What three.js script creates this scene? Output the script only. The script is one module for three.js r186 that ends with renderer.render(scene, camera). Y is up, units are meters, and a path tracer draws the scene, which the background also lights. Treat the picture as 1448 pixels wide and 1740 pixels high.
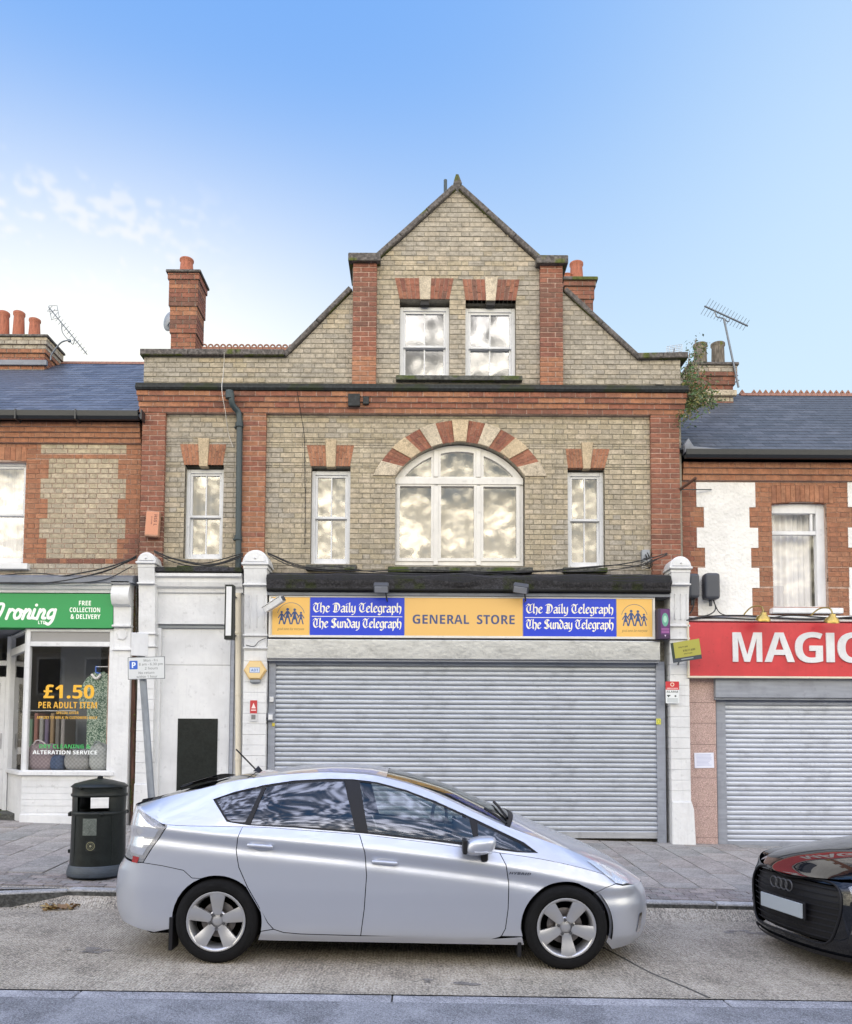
import * as THREE from 'three';
import { RoundedBoxGeometry } from 'three/addons/geometries/RoundedBoxGeometry.js';
import { mergeGeometries } from 'three/addons/utils/BufferGeometryUtils.js';
import { FontLoader } from 'three/addons/loaders/FontLoader.js';
import { TextGeometry } from 'three/addons/geometries/TextGeometry.js';

// ---------------------------------------------------------------- camera, sky, sun, exposure
const FOC = 1348, CX = 712, CY = 1184, CAM = new THREE.Vector3(0, 1.72, 11.93);
const camera = new THREE.PerspectiveCamera(2 * Math.atan(870 / FOC) * 180 / Math.PI, 1448 / 1740, 0.1, 900);
camera.position.copy(CAM);
camera.rotation.set(3.3 * Math.PI / 180, 0, 0.3 * Math.PI / 180, 'YXZ');
camera.setViewOffset(1448, 1740, 724 - CX, 870 - CY, 1448, 1740);
camera.updateMatrixWorld();
const scene = new THREE.Scene();
const renderer = new THREE.WebGLRenderer({ antialias: true });
renderer.setSize(852, 1024);
renderer.toneMapping = THREE.LinearToneMapping;
renderer.toneMappingExposure = 1.04;
renderer.shadowMap.enabled = true;

// a point of the photograph on the plane z (a facade, a kerb face, a car side)
function W(px, py, z = 0) {
  const d = new THREE.Vector3((px - CX) / FOC, (CY - py) / FOC, -1).applyQuaternion(camera.quaternion);
  return CAM.clone().addScaledVector(d, (z - CAM.z) / d.z);
}
const PX = (px, py, z = 0) => W(px, py, z).x, PY = (px, py, z = 0) => W(px, py, z).y;
// a rectangle of the photograph on the plane z
function R(x0, y0, x1, y1, z = 0) {
  const ym = (y0 + y1) / 2, xm = (x0 + x1) / 2;
  return { x0: PX(x0, ym, z), x1: PX(x1, ym, z), y0: PY(xm, y1, z), y1: PY(xm, y0, z), z };
}
let seed = 20240611;
const rnd = () => { seed = (seed * 1664525 + 1013904223) >>> 0; return seed / 4294967296; };
const rr = (a, b) => a + (b - a) * rnd();
const clamp = (x, a = 0, b = 1) => Math.min(b, Math.max(a, x));
const lerp = (a, b, t) => a + (b - a) * t;
const sstep = (a, b, x) => { const t = clamp((x - a) / (b - a)); return t * t * (3 - 2 * t); };
const hash2 = (x, y, s = 0) => { let h = (x * 374761393 + y * 668265263 + s * 974711) | 0; h = Math.imul(h ^ (h >>> 13), 1274126177); return ((h ^ (h >>> 16)) >>> 0) / 4294967296; };
function vnoise(x, y, p = 1 << 20, s = 0) {
  const xi = Math.floor(x), yi = Math.floor(y), fx = x - xi, fy = y - yi, u = fx * fx * (3 - 2 * fx), v = fy * fy * (3 - 2 * fy);
  const m = (a) => ((a % p) + p) % p;
  const a = hash2(m(xi), m(yi), s), b = hash2(m(xi + 1), m(yi), s), c = hash2(m(xi), m(yi + 1), s), d = hash2(m(xi + 1), m(yi + 1), s);
  return lerp(lerp(a, b, u), lerp(c, d, u), v);
}
function fbm(x, y, oct = 4, p = 1 << 20, s = 0) {
  let a = 0.5, r = 0, n = 0;
  for (let i = 0; i < oct; i++) { r += a * vnoise(x, y, p, s + i * 17); n += a; a *= 0.5; x *= 2; y *= 2; if (p < 1 << 20) p *= 2; }
  return r / n;
}

const SUN_AZ = -0.36, SUN_EL = 0.13;                                  // low behind the houses, to the left
const sunDir = new THREE.Vector3(Math.sin(SUN_AZ) * Math.cos(SUN_EL), Math.sin(SUN_EL), -Math.cos(SUN_AZ) * Math.cos(SUN_EL));
function skyAt(x, y, z) {
  const el = Math.asin(clamp(y, -1, 1)) * 180 / Math.PI, e = Math.max(el, 0);
  const sd = Math.acos(clamp(x * sunDir.x + y * sunDir.y + z * sunDir.z, -1, 1)) * 180 / Math.PI;
  const k = sstep(13, 46, e);
  let r = lerp(0.70, 0.195, k), g = lerp(0.885, 0.43, k), b = lerp(0.985, 0.91, k);
  const azd = Math.atan2(x, -z) * 180 / Math.PI, glow = Math.exp(-Math.pow(sd / 20, 2)) * 0.5 + 0.72 * sstep(42, 24, e) * Math.exp(-Math.pow((azd + 21) / 23, 2));
  r += glow * 0.60; g += glow * 0.40; b += glow * 0.10;
  const haze = Math.exp(-Math.pow((azd - 34) / 22, 2)) * sstep(75, 26, e);  // thin veil to the right
  r = lerp(r, 0.66, haze * 0.7); g = lerp(g, 0.85, haze * 0.7); b = lerp(b, 1.0, haze * 0.7);
  // broken evening cloud: none ahead, thick overhead and behind, a few flecks low on the left
  if (el > 0.3) {
    const h = Math.max(y, 0.06), u = x / h, v = z / h;
    const back = sstep(-0.25, 0.7, z + y * 0.4);
    const wx = fbm(u * 2 + 7, v * 2, 3, 1 << 20, 3) - 0.5, wz = fbm(u * 2, v * 2 + 5, 3, 1 << 20, 4) - 0.5;
    const n = fbm(u * 1.1 + 4 + wx, v * 1.5 + 9 + wz, 4, 1 << 20, 5), n2 = 0.42 * fbm(u * 6.5 + 31 + wx * 4, v * 4.6 + 2 + wz * 4, 4, 1 << 20, 9) + 0.58 * fbm(u * 40 + 3 + wx * 12, v * 24 + wz * 12, 3, 1 << 20, 19);
    const c = sstep(0.36, 0.56, n * 0.35 + n2 * 0.65 + back * (0.05 + 0.05 * sstep(40, 22, e))) * back;
    const wm = sstep(50, 18, e), br = lerp(0.42, 0.72, wm) + lerp(3.1, 3.3, wm) * Math.pow(sstep(0.36, 0.70, n2), 1.8);
    // low cloud is lit golden, high cloud white
    const up = CLOUD * (1 + 1.0 * wm);
    r = lerp(r, up * lerp(0.92, 1.09, wm) * br, c); g = lerp(g, up * lerp(1.02, 0.99, wm) * br, c); b = lerp(b, up * lerp(1.42, 0.77, wm) * br, c);
    const az = Math.atan2(x, -z) * 180 / Math.PI;
    const left = sstep(-11, -22, az) * sstep(60, 40, -az) * sstep(24, 28, e) * sstep(36, 32, e);
    const f = sstep(0.55, 0.70, fbm(u * 48 + 3, v * 48, 4, 1 << 20, 21) * 0.62 + 0.38 * fbm(u * 7, v * 7, 2, 1 << 20, 25)) * left * 0.6;
    r = lerp(r, 0.97, f); g = lerp(g, 0.97, f); b = lerp(b, 1.0, f);
  } else if (el < 0) { const d = sstep(0, -8, el); r = lerp(r, 0.30, d); g = lerp(g, 0.31, d); b = lerp(b, 0.33, d); }
  return [r, g, b];
}
const CLOUD = 1.04;
{
  const w = 2048, h = 1024, a = new Float32Array(w * h * 4);
  for (let j = 0; j < h; j++) {
    const el = ((j + 0.5) / h - 0.5) * Math.PI, y = Math.sin(el), c = Math.cos(el);
    for (let i = 0; i < w; i++) {
      const th = ((i + 0.5) / w - 0.5) * 2 * Math.PI, q = skyAt(Math.cos(th) * c, y, Math.sin(th) * c), o = (j * w + i) * 4;
      a[o] = q[0]; a[o + 1] = q[1]; a[o + 2] = q[2]; a[o + 3] = 1;
    }
  }
  const t = new THREE.DataTexture(a, w, h, THREE.RGBAFormat, THREE.FloatType);
  t.mapping = THREE.EquirectangularReflectionMapping; t.minFilter = t.magFilter = THREE.LinearFilter; t.needsUpdate = true;
  scene.background = t; scene.environment = t;
}
const sun = new THREE.DirectionalLight(new THREE.Color().setRGB(1, 0.86, 0.68), 2.0);
sun.position.copy(sunDir).multiplyScalar(60); sun.castShadow = true;
Object.assign(sun.shadow.camera, { left: -30, right: 30, top: 30, bottom: -30, near: 1, far: 140 });
sun.shadow.mapSize.set(2048, 2048); sun.shadow.radius = 2;
scene.add(sun);

// ---------------------------------------------------------------- helpers
const C = (r, g, b) => new THREE.Color().setRGB(r, g, b);
const S = (hex) => new THREE.Color(hex);
const taken = {};
function numbered(n) { const k = taken[n] = (taken[n] ?? -1) + 1; return k ? `${n}_${String(k).padStart(3, '0')}` : n; }
function tag(o, label, category, group, kind) {
  o.userData.label = label; o.userData.category = category;
  if (group) o.userData.group = group;
  if (kind) o.userData.kind = kind;
  return o;
}
function mesh(name, geo, mat, parent) {
  const m = new THREE.Mesh(geo, mat); m.name = parent ? name : numbered(name); m.castShadow = m.receiveShadow = true;
  (parent || scene).add(m); return m;
}
function thing(name, label, category, pos, group) {
  const g = new THREE.Group(); g.name = numbered(name); if (pos) g.position.set(...pos); scene.add(g);
  return tag(g, label, category, group);
}
function part(name, parent) { const g = new THREE.Group(); g.name = name; parent.add(g); return g; }
const V = (x, y, z) => new THREE.Vector3(x, y, z);
function uvm(g) {                                                       // uv in metres, by the face's main axis
  const p = g.attributes.position, n = g.attributes.normal, a = new Float32Array(p.count * 2);
  for (let i = 0; i < p.count; i++) {
    const nx = Math.abs(n.getX(i)), ny = Math.abs(n.getY(i)), nz = Math.abs(n.getZ(i));
    let u, v;
    if (nz >= nx && nz >= ny) { u = p.getX(i); v = p.getY(i); } else if (nx >= ny) { u = p.getZ(i); v = p.getY(i); } else { u = p.getX(i); v = p.getZ(i); }
    a[i * 2] = u; a[i * 2 + 1] = v;
  }
  g.setAttribute('uv', new THREE.BufferAttribute(a, 2)); return g;
}
class GB {                                                              // collects faces with flat normals
  constructor() { this.p = []; this.n = []; this.u = []; this.c = []; }
  tri(a, b, c, col) {
    const e = V().subVectors(b, a), f = V().subVectors(c, a), n = e.cross(f).normalize();
    const ax = Math.abs(n.x), ay = Math.abs(n.y), az = Math.abs(n.z);
    for (const q of [a, b, c]) {
      this.p.push(q.x, q.y, q.z); this.n.push(n.x, n.y, n.z);
      if (az >= ax && az >= ay) this.u.push(q.x, q.y); else if (ax >= ay) this.u.push(q.z, q.y); else this.u.push(q.x, q.z);
      if (col) this.c.push(col.r, col.g, col.b);
    }
    return this;
  }
  quad(a, b, c, d, col) { this.tri(a, b, c, col); this.tri(a, c, d, col); return this; }
  prism(b4, z0, z1, col, back = true) {                                 // four corners (ccw seen from +z) pulled from z0 to z1
    const f = b4.map(([x, y]) => V(x, y, z1)), k = b4.map(([x, y]) => V(x, y, z0)), n = b4.length;
    for (let i = 1; i < n - 1; i++) { this.tri(f[0], f[i], f[i + 1], col); if (back) this.tri(k[0], k[i + 1], k[i], col); }
    for (let i = 0; i < n; i++) { const j = (i + 1) % n; this.quad(f[i], k[i], k[j], f[j], col); }
    return this;
  }
  box(x0, x1, y0, y1, z0, z1, col, back = true) { return this.prism([[x0, y0], [x1, y0], [x1, y1], [x0, y1]], z0, z1, col, back); }
  geo() {
    const g = new THREE.BufferGeometry();
    g.setAttribute('position', new THREE.Float32BufferAttribute(this.p, 3)); g.setAttribute('normal', new THREE.Float32BufferAttribute(this.n, 3)); g.setAttribute('uv', new THREE.Float32BufferAttribute(this.u, 2));
    if (this.c.length) g.setAttribute('color', new THREE.Float32BufferAttribute(this.c, 3));
    return g;
  }
}
const boxg = (x0, x1, y0, y1, z0, z1, r = 0.006) => { const g = new RoundedBoxGeometry(x1 - x0, y1 - y0, z1 - z0, 1, Math.min(r, (x1 - x0) / 3, (y1 - y0) / 3, (z1 - z0) / 3)); g.translate((x0 + x1) / 2, (y0 + y1) / 2, (z0 + z1) / 2); return uvm(g); };
const join = (list) => mergeGeometries(list.map((g) => { const h = g.index ? g.toNonIndexed() : g; for (const k of Object.keys(h.attributes)) if (!['position', 'normal', 'uv'].includes(k)) h.deleteAttribute(k); return h; }));
const tube = (pts, r, seg = 24, rad = 8, closed = false) => new THREE.TubeGeometry(new THREE.CatmullRomCurve3(pts, closed, 'centripetal'), seg, r, rad, closed);
const rod = (a, b, r, n = 8) => { const d = V().subVectors(b, a), g = new THREE.CylinderGeometry(r, r, d.length(), n); g.applyQuaternion(new THREE.Quaternion().setFromUnitVectors(V(0, 1, 0), d.clone().normalize())); return g.translate((a.x + b.x) / 2, (a.y + b.y) / 2, (a.z + b.z) / 2); };
function extrude(pts, z0, z1, holes = [], bevel = 0) {
  const s = new THREE.Shape(pts.map(([x, y]) => new THREE.Vector2(x, y)));
  for (const h of holes) s.holes.push(new THREE.Path(h.map(([x, y]) => new THREE.Vector2(x, y))));
  const g = new THREE.ExtrudeGeometry(s, { depth: z1 - z0 - 2 * bevel, bevelEnabled: bevel > 0, bevelSize: bevel, bevelOffset: -bevel, bevelThickness: bevel, bevelSegments: 1, curveSegments: 12 });
  g.translate(0, 0, z0 + bevel); return uvm(g);
}
function profileX(pts, x0, x1) {                                        // a moulding: profile [z, y] pulled along x
  const s = new THREE.Shape(pts.map(([z, y]) => new THREE.Vector2(z, y)));
  const g = new THREE.ExtrudeGeometry(s, { depth: x1 - x0, bevelEnabled: false });
  g.rotateY(-Math.PI / 2); g.translate(x1, 0, 0); return uvm(g);          // shape x -> z
}

// ---------------------------------------------------------------- textures and materials
function noiseTex(n, metres, fn, srgb = true, mean = 0) {
  const a = new Uint8Array(n * n * 4);
  for (let j = 0; j < n; j++) for (let i = 0; i < n; i++) {
    const q = fn(i / n, j / n), o = (j * n + i) * 4;
    for (let k = 0; k < 3; k++) a[o + k] = clamp(Array.isArray(q) ? q[k] : q) * 255;
    a[o + 3] = 255;
  }
  if (mean) { let m = 0; for (let o = 0; o < a.length; o += 4) m += a[o + 1]; const k = mean * 255 / (m / (n * n)); for (let o = 0; o < a.length; o++) if (o % 4 < 3) a[o] = clamp(a[o] * k, 0, 255); }
  const t = new THREE.DataTexture(a, n, n, THREE.RGBAFormat);
  t.wrapS = t.wrapT = THREE.RepeatWrapping; t.magFilter = THREE.LinearFilter; t.minFilter = THREE.LinearMipmapLinearFilter; t.generateMipmaps = true;
  t.repeat.set(1 / metres, 1 / metres); if (srgb) t.colorSpace = THREE.SRGBColorSpace; t.needsUpdate = true; return t;
}
const pf = (u, v, f, o, s) => fbm(u * f, v * f, o, f, s);
const T = {};
T.grain = noiseTex(512, 0.9, (u, v) => { const a = pf(u, v, 24, 4, 1), b = pf(u, v, 6, 3, 2), c = pf(u, v, 128, 2, 3); const k = 0.70 + 0.24 * a + 0.14 * (b - 0.5) + 0.2 * (c - 0.5); return [k, k, k * 0.985]; }, true, 0.900);
T.grainB = noiseTex(512, 0.9, (u, v) => pf(u, v, 48, 4, 4), false);
T.paint = noiseTex(512, 2.1, (u, v) => { const a = pf(u, v, 5, 5, 11), b = pf(u, v, 40, 3, 12), c = fbm(u * 90, v * 6, 3, 1 << 20, 14), d = sstep(0.7, 0.84, pf(u, v, 30, 4, 15)); const k = 0.97 - 0.05 * sstep(0.45, 0.8, a) - 0.03 * b - 0.022 * sstep(0.6, 0.85, c) - 0.07 * d; return [k, k * 0.998, k * 0.99]; }, true, 0.968);
T.paintB = noiseTex(512, 0.8, (u, v) => pf(u, v, 20, 5, 16), false);
T.asphalt = noiseTex(1024, 1.7, (u, v) => { const s = pf(u, v, 300, 2, 21), a = pf(u, v, 8, 4, 22), k = 0.62 + 0.5 * (s - 0.5) + 0.28 * (a - 0.5) + (hash2(Math.floor(u * 700), Math.floor(v * 700), 3) > 0.985 ? 0.25 : 0); return [k, k, k * 1.01]; }, true, 0.840);
T.asphaltB = noiseTex(1024, 1.7, (u, v) => pf(u, v, 220, 3, 21), false);
T.concrete = noiseTex(1024, 2.3, (u, v) => { const a = pf(u, v, 7, 5, 31), b = fbm(u * 90, v * 9, 3, 1 << 20, 32), c = pf(u, v, 260, 2, 33), st = sstep(0.66, 0.78, pf(u, v, 14, 4, 34)); const k = 0.66 + 0.20 * (a - 0.5) + 0.10 * (b - 0.5) + 0.55 * (c - 0.5) - 0.06 * st; return [k * 1.0, k * 0.99, k * 0.97]; }, true, 0.840);
T.concreteB = noiseTex(1024, 2.3, (u, v) => 0.6 * (0.5 + 0.5 * Math.sin(u * Math.PI * 2 * 96 + 4 * pf(u, v, 12, 3, 35))) + 0.5 * pf(u, v, 200, 3, 36), false);
T.slab = noiseTex(512, 1.3, (u, v) => { const a = pf(u, v, 5, 5, 41), b = pf(u, v, 120, 2, 42), st = sstep(0.64, 0.78, pf(u, v, 16, 4, 43)); const k = 0.72 + 0.18 * (a - 0.5) + 0.26 * (b - 0.5) - 0.08 * st; return [k, k * 0.99, k * 0.975]; }, true, 0.860);
T.granite = noiseTex(512, 0.5, (u, v) => { const b = pf(u, v, 40, 3, 45), c = pf(u, v, 110, 2, 46), p = sstep(0.55, 0.7, b), d = sstep(0.6, 0.72, c); return [0.80 - 0.30 * d + 0.10 * p, 0.70 - 0.30 * d + 0.08 * p, 0.66 - 0.28 * d + 0.09 * p]; });
T.metal = noiseTex(512, 1.9, (u, v) => { const a = fbm(u * 6, v * 60, 4, 1 << 20, 51), b = pf(u, v, 8, 5, 52), d = sstep(0.64, 0.8, pf(u, v, 24, 4, 53)); const k = 0.9 + 0.12 * (a - 0.5) - 0.10 * sstep(0.5, 0.85, b) - 0.05 * d; return [k, k, k]; }, true, 0.920);
T.moss = noiseTex(512, 1.6, (u, v) => { const a = sstep(0.5, 0.66, pf(u, v, 6, 5, 61)), b = pf(u, v, 60, 3, 62), k = 0.62 + 0.5 * (b - 0.5); return [lerp(k, 0.42 + 0.2 * b, a * 0.8), lerp(k, 0.52 + 0.2 * b, a * 0.8), lerp(k * 1.03, 0.22, a * 0.8)]; });
T.rust = noiseTex(256, 0.5, (u, v) => { const a = pf(u, v, 10, 5, 71), g = sstep(0.6, 0.75, pf(u, v, 5, 4, 72)); return [lerp(0.55 + 0.5 * (a - 0.5), 0.35, g), lerp(0.42 + 0.4 * (a - 0.5), 0.42, g), lerp(0.36 + 0.3 * (a - 0.5), 0.18, g)]; });
function mat(color, o = {}) { return new THREE.MeshPhysicalMaterial({ color, roughness: 0.85, ...o }); }
const M = {
  mortarY: mat(C(0.375, 0.345, 0.285), { map: T.grain, bumpMap: T.grainB, bumpScale: 0.004 }),
  mortarR: mat(C(0.60, 0.44, 0.37), { map: T.grain, bumpMap: T.grainB, bumpScale: 0.003 }),
  brickVC: new THREE.MeshPhysicalMaterial({ color: 0xffffff, vertexColors: true, roughness: 0.9, map: T.grain, bumpMap: T.grainB, bumpScale: 0.004 }),
  white: mat(C(0.735, 0.75, 0.775), { map: T.paint, bumpMap: T.paintB, bumpScale: 0.004, roughness: 0.55 }),
  whiteWood: mat(C(0.735, 0.75, 0.775), { map: T.paint, roughness: 0.5 }),
  oldWood: mat(C(0.76, 0.745, 0.71), { map: T.paint, bumpMap: T.paintB, bumpScale: 0.003, roughness: 0.6 }),
  cream: mat(C(0.72, 0.66, 0.54), { map: T.paint, roughness: 0.6 }),
  stone: mat(C(0.66, 0.54, 0.37), { map: T.slab, bumpMap: T.grainB, bumpScale: 0.003 }),
  stonePale: mat(C(0.68, 0.60, 0.47), { map: T.slab, bumpMap: T.grainB, bumpScale: 0.003 }),
  coping: mat(C(0.30, 0.27, 0.235), { map: T.moss, bumpMap: T.grainB, bumpScale: 0.006 }),
  sill: mat(C(0.22, 0.225, 0.19), { map: T.moss, bumpMap: T.grainB, bumpScale: 0.004 }),
  iron: mat(C(0.035, 0.055, 0.062), { roughness: 0.5, bumpMap: T.paintB, bumpScale: 0.003 }),
  gutter: mat(C(0.02, 0.024, 0.03), { roughness: 0.35 }),
  ledge: mat(C(0.05, 0.06, 0.06), { map: T.moss, roughness: 0.7 }),
  felt: mat(C(0.075, 0.075, 0.085), { map: T.moss, bumpMap: T.grainB, bumpScale: 0.015, roughness: 0.8 }),
  lead: mat(C(0.22, 0.24, 0.28), { map: T.metal, roughness: 0.55, metalness: 0.3 }),
  slatA: [0, 1, 2, 3, 4].map((i) => mat(C(0.078 + 0.013 * i, 0.094 + 0.014 * i, 0.142 + 0.017 * i), { map: T.grain, roughness: 0.5, bumpMap: T.grainB, bumpScale: 0.003 })),
  slatB: [0, 1, 2, 3, 4].map((i) => mat(C(0.066 + 0.010 * i, 0.074 + 0.010 * i, 0.09 + 0.012 * i), { map: T.grain, roughness: 0.6, bumpMap: T.grainB, bumpScale: 0.003 })),
  pot: mat(C(0.43, 0.15, 0.09), { map: T.grain, roughness: 0.8 }),
  potPale: mat(C(0.42, 0.36, 0.27), { map: T.moss, roughness: 0.85 }),
  ridge: mat(C(0.33, 0.16, 0.11), { map: T.grain, roughness: 0.85 }),
  steel: mat(C(0.60, 0.62, 0.65), { map: T.metal, metalness: 0.55, roughness: 0.42 }),
  steelBox: mat(C(0.62, 0.64, 0.67), { map: T.metal, metalness: 0.85, roughness: 0.32, bumpMap: T.paintB, bumpScale: 0.0012 }),
  greyPaint: mat(C(0.34, 0.365, 0.42), { map: T.metal, roughness: 0.5 }),
  dark: mat(C(0.02, 0.02, 0.022), { roughness: 0.7 }),
  room: mat(C(0.38, 0.37, 0.35), { roughness: 0.95 }),
  curtain: mat(C(0.40, 0.37, 0.32), { roughness: 0.95 }),
  curtainW: mat(C(0.72, 0.71, 0.70), { roughness: 0.95 }),
  glass: new THREE.MeshPhysicalMaterial({ color: 0xffffff, transmission: 1, thickness: 0, roughness: 0.012, ior: 2.3, bumpMap: T.paintB, bumpScale: 0.00005 }),
  shopGlass: new THREE.MeshPhysicalMaterial({ color: 0xffffff, transmission: 1, thickness: 0, roughness: 0.0, ior: 1.52 }),
  cable: mat(C(0.02, 0.02, 0.02), { roughness: 0.6 }),
  cableW: mat(C(0.6, 0.58, 0.54), { roughness: 0.6 }),
  alu: mat(C(0.5, 0.51, 0.53), { metalness: 0.8, roughness: 0.4 }),
  aerial: mat(C(0.16, 0.18, 0.21), { metalness: 0.6, roughness: 0.5 }),
  rustPipe: mat(C(0.42, 0.36, 0.34), { map: T.rust, bumpMap: T.grainB, bumpScale: 0.006 }),
  post: mat(C(0.33, 0.36, 0.40), { map: T.metal, roughness: 0.5, metalness: 0.2 }),
  binBlack: mat(C(0.014, 0.018, 0.017), { map: T.grain, roughness: 0.4, specularIntensity: 0.6, bumpMap: T.paintB, bumpScale: 0.002 }),
  brass: mat(C(0.42, 0.31, 0.10), { metalness: 0.9, roughness: 0.35 }),
  pink: mat(C(0.80, 0.78, 0.78), { map: T.granite, roughness: 0.55 }),
  plastic: mat(C(0.06, 0.066, 0.08), { roughness: 0.5 }),
  slab: [[.395, .38, .365], [.375, .365, .355], [.42, .395, .375], [.385, .36, .345], [.35, .35, .34]].map((c) => mat(C(...c), { map: T.slab, bumpMap: T.grainB, bumpScale: 0.004 })),
  paver: [[.33, .30, .295], [.29, .28, .275], [.36, .325, .31], [.31, .28, .28]].map((c) => mat(C(...c), { map: T.slab, bumpMap: T.grainB, bumpScale: 0.004 })),
  joint: mat(C(0.10, 0.095, 0.085), { map: T.grain }),
  kerb: [0, 1, 2].map((i) => mat(C(0.46 + 0.03 * i, 0.465 + 0.03 * i, 0.475 + 0.03 * i), { map: T.slab, bumpMap: T.grainB, bumpScale: 0.008 })),
  kerbFace: mat(C(0.20, 0.20, 0.17), { map: T.moss, bumpMap: T.grainB, bumpScale: 0.01 }),
  road: mat(C(0.31, 0.315, 0.328), { map: T.asphalt, bumpMap: T.asphaltB, bumpScale: 0.006 }),
  channel: mat(C(0.42, 0.42, 0.435), { map: T.asphalt, bumpMap: T.asphaltB, bumpScale: 0.004 }),
  bay: mat(C(0.49, 0.44, 0.365), { map: T.concrete, bumpMap: T.concreteB, bumpScale: 0.008 }),
  ground: mat(C(0.16, 0.155, 0.14), { map: T.asphalt }),
};
function canvas(w, h, draw) {
  const c = document.createElement('canvas'); c.width = w; c.height = h; const x = c.getContext('2d'); draw(x, w, h);
  const t = new THREE.CanvasTexture(c); t.colorSpace = THREE.SRGBColorSpace; t.magFilter = THREE.LinearFilter; t.anisotropy = 8; return t;
}
function face(x0, x1, y0, y1, z) {                                      // a flat printed face, uv 0..1
  const g = new THREE.PlaneGeometry(x1 - x0, y1 - y0); g.translate((x0 + x1) / 2, (y0 + y1) / 2, z); return g;
}
function fitText(x, s, cx, cy, w, h, font, stretch = true) {            // text of a given width and height
  x.save(); x.font = font.replace('#', Math.round(h)); x.textAlign = 'center'; x.textBaseline = 'alphabetic';
  const m = x.measureText(s).width; x.translate(cx, cy); if (stretch) x.scale(w / m, 1); x.fillText(s, 0, 0); x.restore();
}

// ---------------------------------------------------------------- ground: pavement, kerb, parking bay, road
const gX = (x) => clamp(x, -16, 16);
function gy(x, z) {                                                     // height of the street at x, z (it falls to the right)
  const X = gX(x);
  const st = [[0.25, 0.365, 0.0273], [3.86, 0.195, 0.0168]];
  if (z < 3.98) { const t = clamp((z - st[0][0]) / (st[1][0] - st[0][0])); return lerp(st[0][1], st[1][1], t) - lerp(st[0][2], st[1][2], t) * X; }
  const b = [[3.98, 0.05, 0.0145], [5.8, 0.012, 0.0127], [6.5, 0.03, 0.0087], [60, 0.03, 0.0087]];
  let i = 0; while (i < 2 && z > b[i + 1][0]) i++;
  const t = clamp((z - b[i][0]) / (b[i + 1][0] - b[i][0]));
  return lerp(b[i][1], b[i + 1][1], t) - lerp(b[i][2], b[i + 1][2], t) * X;
}
function sheet(name, x0, x1, z0, z1, nx, nz, lift, m, label, cat) {
  const p = [], u = [], id = [];
  for (let j = 0; j <= nz; j++) for (let i = 0; i <= nx; i++) { const x = lerp(x0, x1, i / nx), z = lerp(z0, z1, j / nz); p.push(x, gy(x, z) + lift, z); u.push(x, z); }
  for (let j = 0; j < nz; j++) for (let i = 0; i < nx; i++) { const a = j * (nx + 1) + i, b = a + 1, c = a + nx + 1, d = c + 1; id.push(a, c, b, b, c, d); }
  const g = new THREE.BufferGeometry(); g.setAttribute('position', new THREE.Float32BufferAttribute(p, 3)); g.setAttribute('uv', new THREE.Float32BufferAttribute(u, 2)); g.setIndex(id); g.computeVertexNormals();
  return tag(mesh(name, g, m), label, cat, null, 'structure');
}
{
  const g = new THREE.PlaneGeometry(700, 700); g.rotateX(-Math.PI / 2); uvm(g);
  const o = tag(mesh('ground', g, M.ground), 'open ground far beyond the street and behind the houses', 'ground', null, 'structure'); o.position.y = -0.7;
}
sheet('road', -60, 60, 6.66, 15, 40, 8, 0, M.road, 'dark asphalt road surface past the parking bay', 'road');
sheet('parking_bay', -40, 40, 3.9, 6.5, 60, 12, 0, M.bay, 'pale brushed concrete parking bay under the silver car', 'parking bay');
sheet('far_pavement', -60, 60, 15, 40, 10, 4, 0.06, M.slab[1], 'paved ground on the opposite side of the road', 'pavement');
{
  const ch = tag(new THREE.Group(), 'smooth grey channel blocks between parking bay and road', 'channel', null, 'structure'); ch.name = 'road_channel'; scene.add(ch);
  let x = -9; while (x < 9) {
    const l = rr(1.5, 2.6), g = boxg(0, l - 0.008, -0.12, 0.006, 0, 0.148, 0.006);
    const o = mesh('channel_block', g, M.channel, ch); o.position.set(x, gy(x + l / 2, 6.58), 6.506); o.rotation.z = -0.0087; x += l;
  }
  // oil drips and a tar patch on the bay
  for (const [x, z, w, l, lab] of [[3.0, 4.55, .16, .07, 'dark oil drips on the concrete bay between the cars'], [.25, 6.2, .2, .08, 'dark oil drips on the concrete bay beside the silver car'], [-2.7, 5.5, .26, .1, 'dark oil drips on the concrete bay behind the silver car']]) { const gb = new GB(), up = (p) => V(p[0], gy(p[0], p[1]) + .0035, p[1]); for (let d = 0; d < 6; d++) { const cx = x + rr(-w, w), cz = z + rr(-l, l), rad = rr(.012, .05), pts = []; for (let i = 0; i < 12; i++) { const a = i * Math.PI / 6, q = rad * rr(.75, 1.2); pts.push([cx + Math.cos(a) * q * 1.5, cz - Math.sin(a) * q]); } for (let i = 0; i < 12; i++) gb.tri(up([cx, cz]), up(pts[i]), up(pts[(i + 1) % 12])); } tag(mesh('oil_stain', gb.geo(), mat(C(.33, .30, .26), { roughness: .7, map: T.asphalt })), lab, 'stain', null, 'structure'); }
  // shrinkage joint across the bay
  const cr = tag(new THREE.Group(), 'dark expansion joints cut across the concrete bay', 'joint', null, 'structure'); cr.name = 'bay_joint'; scene.add(cr);
  for (const [a, b] of [[[1085, 1622], [1203, 1692]]]) {
    const p = W(a[0], a[1], 5.75), q = W(b[0], b[1], 6.45);
    const pts = []; for (let i = 0; i <= 12; i++) { const t = i / 12, x = lerp(p.x - 0.45, q.x, t) + rr(-0.008, 0.008), z = lerp(4.1, 6.48, t); pts.push(V(x, gy(x, z) - 0.004, z)); }
    mesh('joint_filler', tube(pts, 0.011, 40, 6), M.joint, cr);
  }
}
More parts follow.
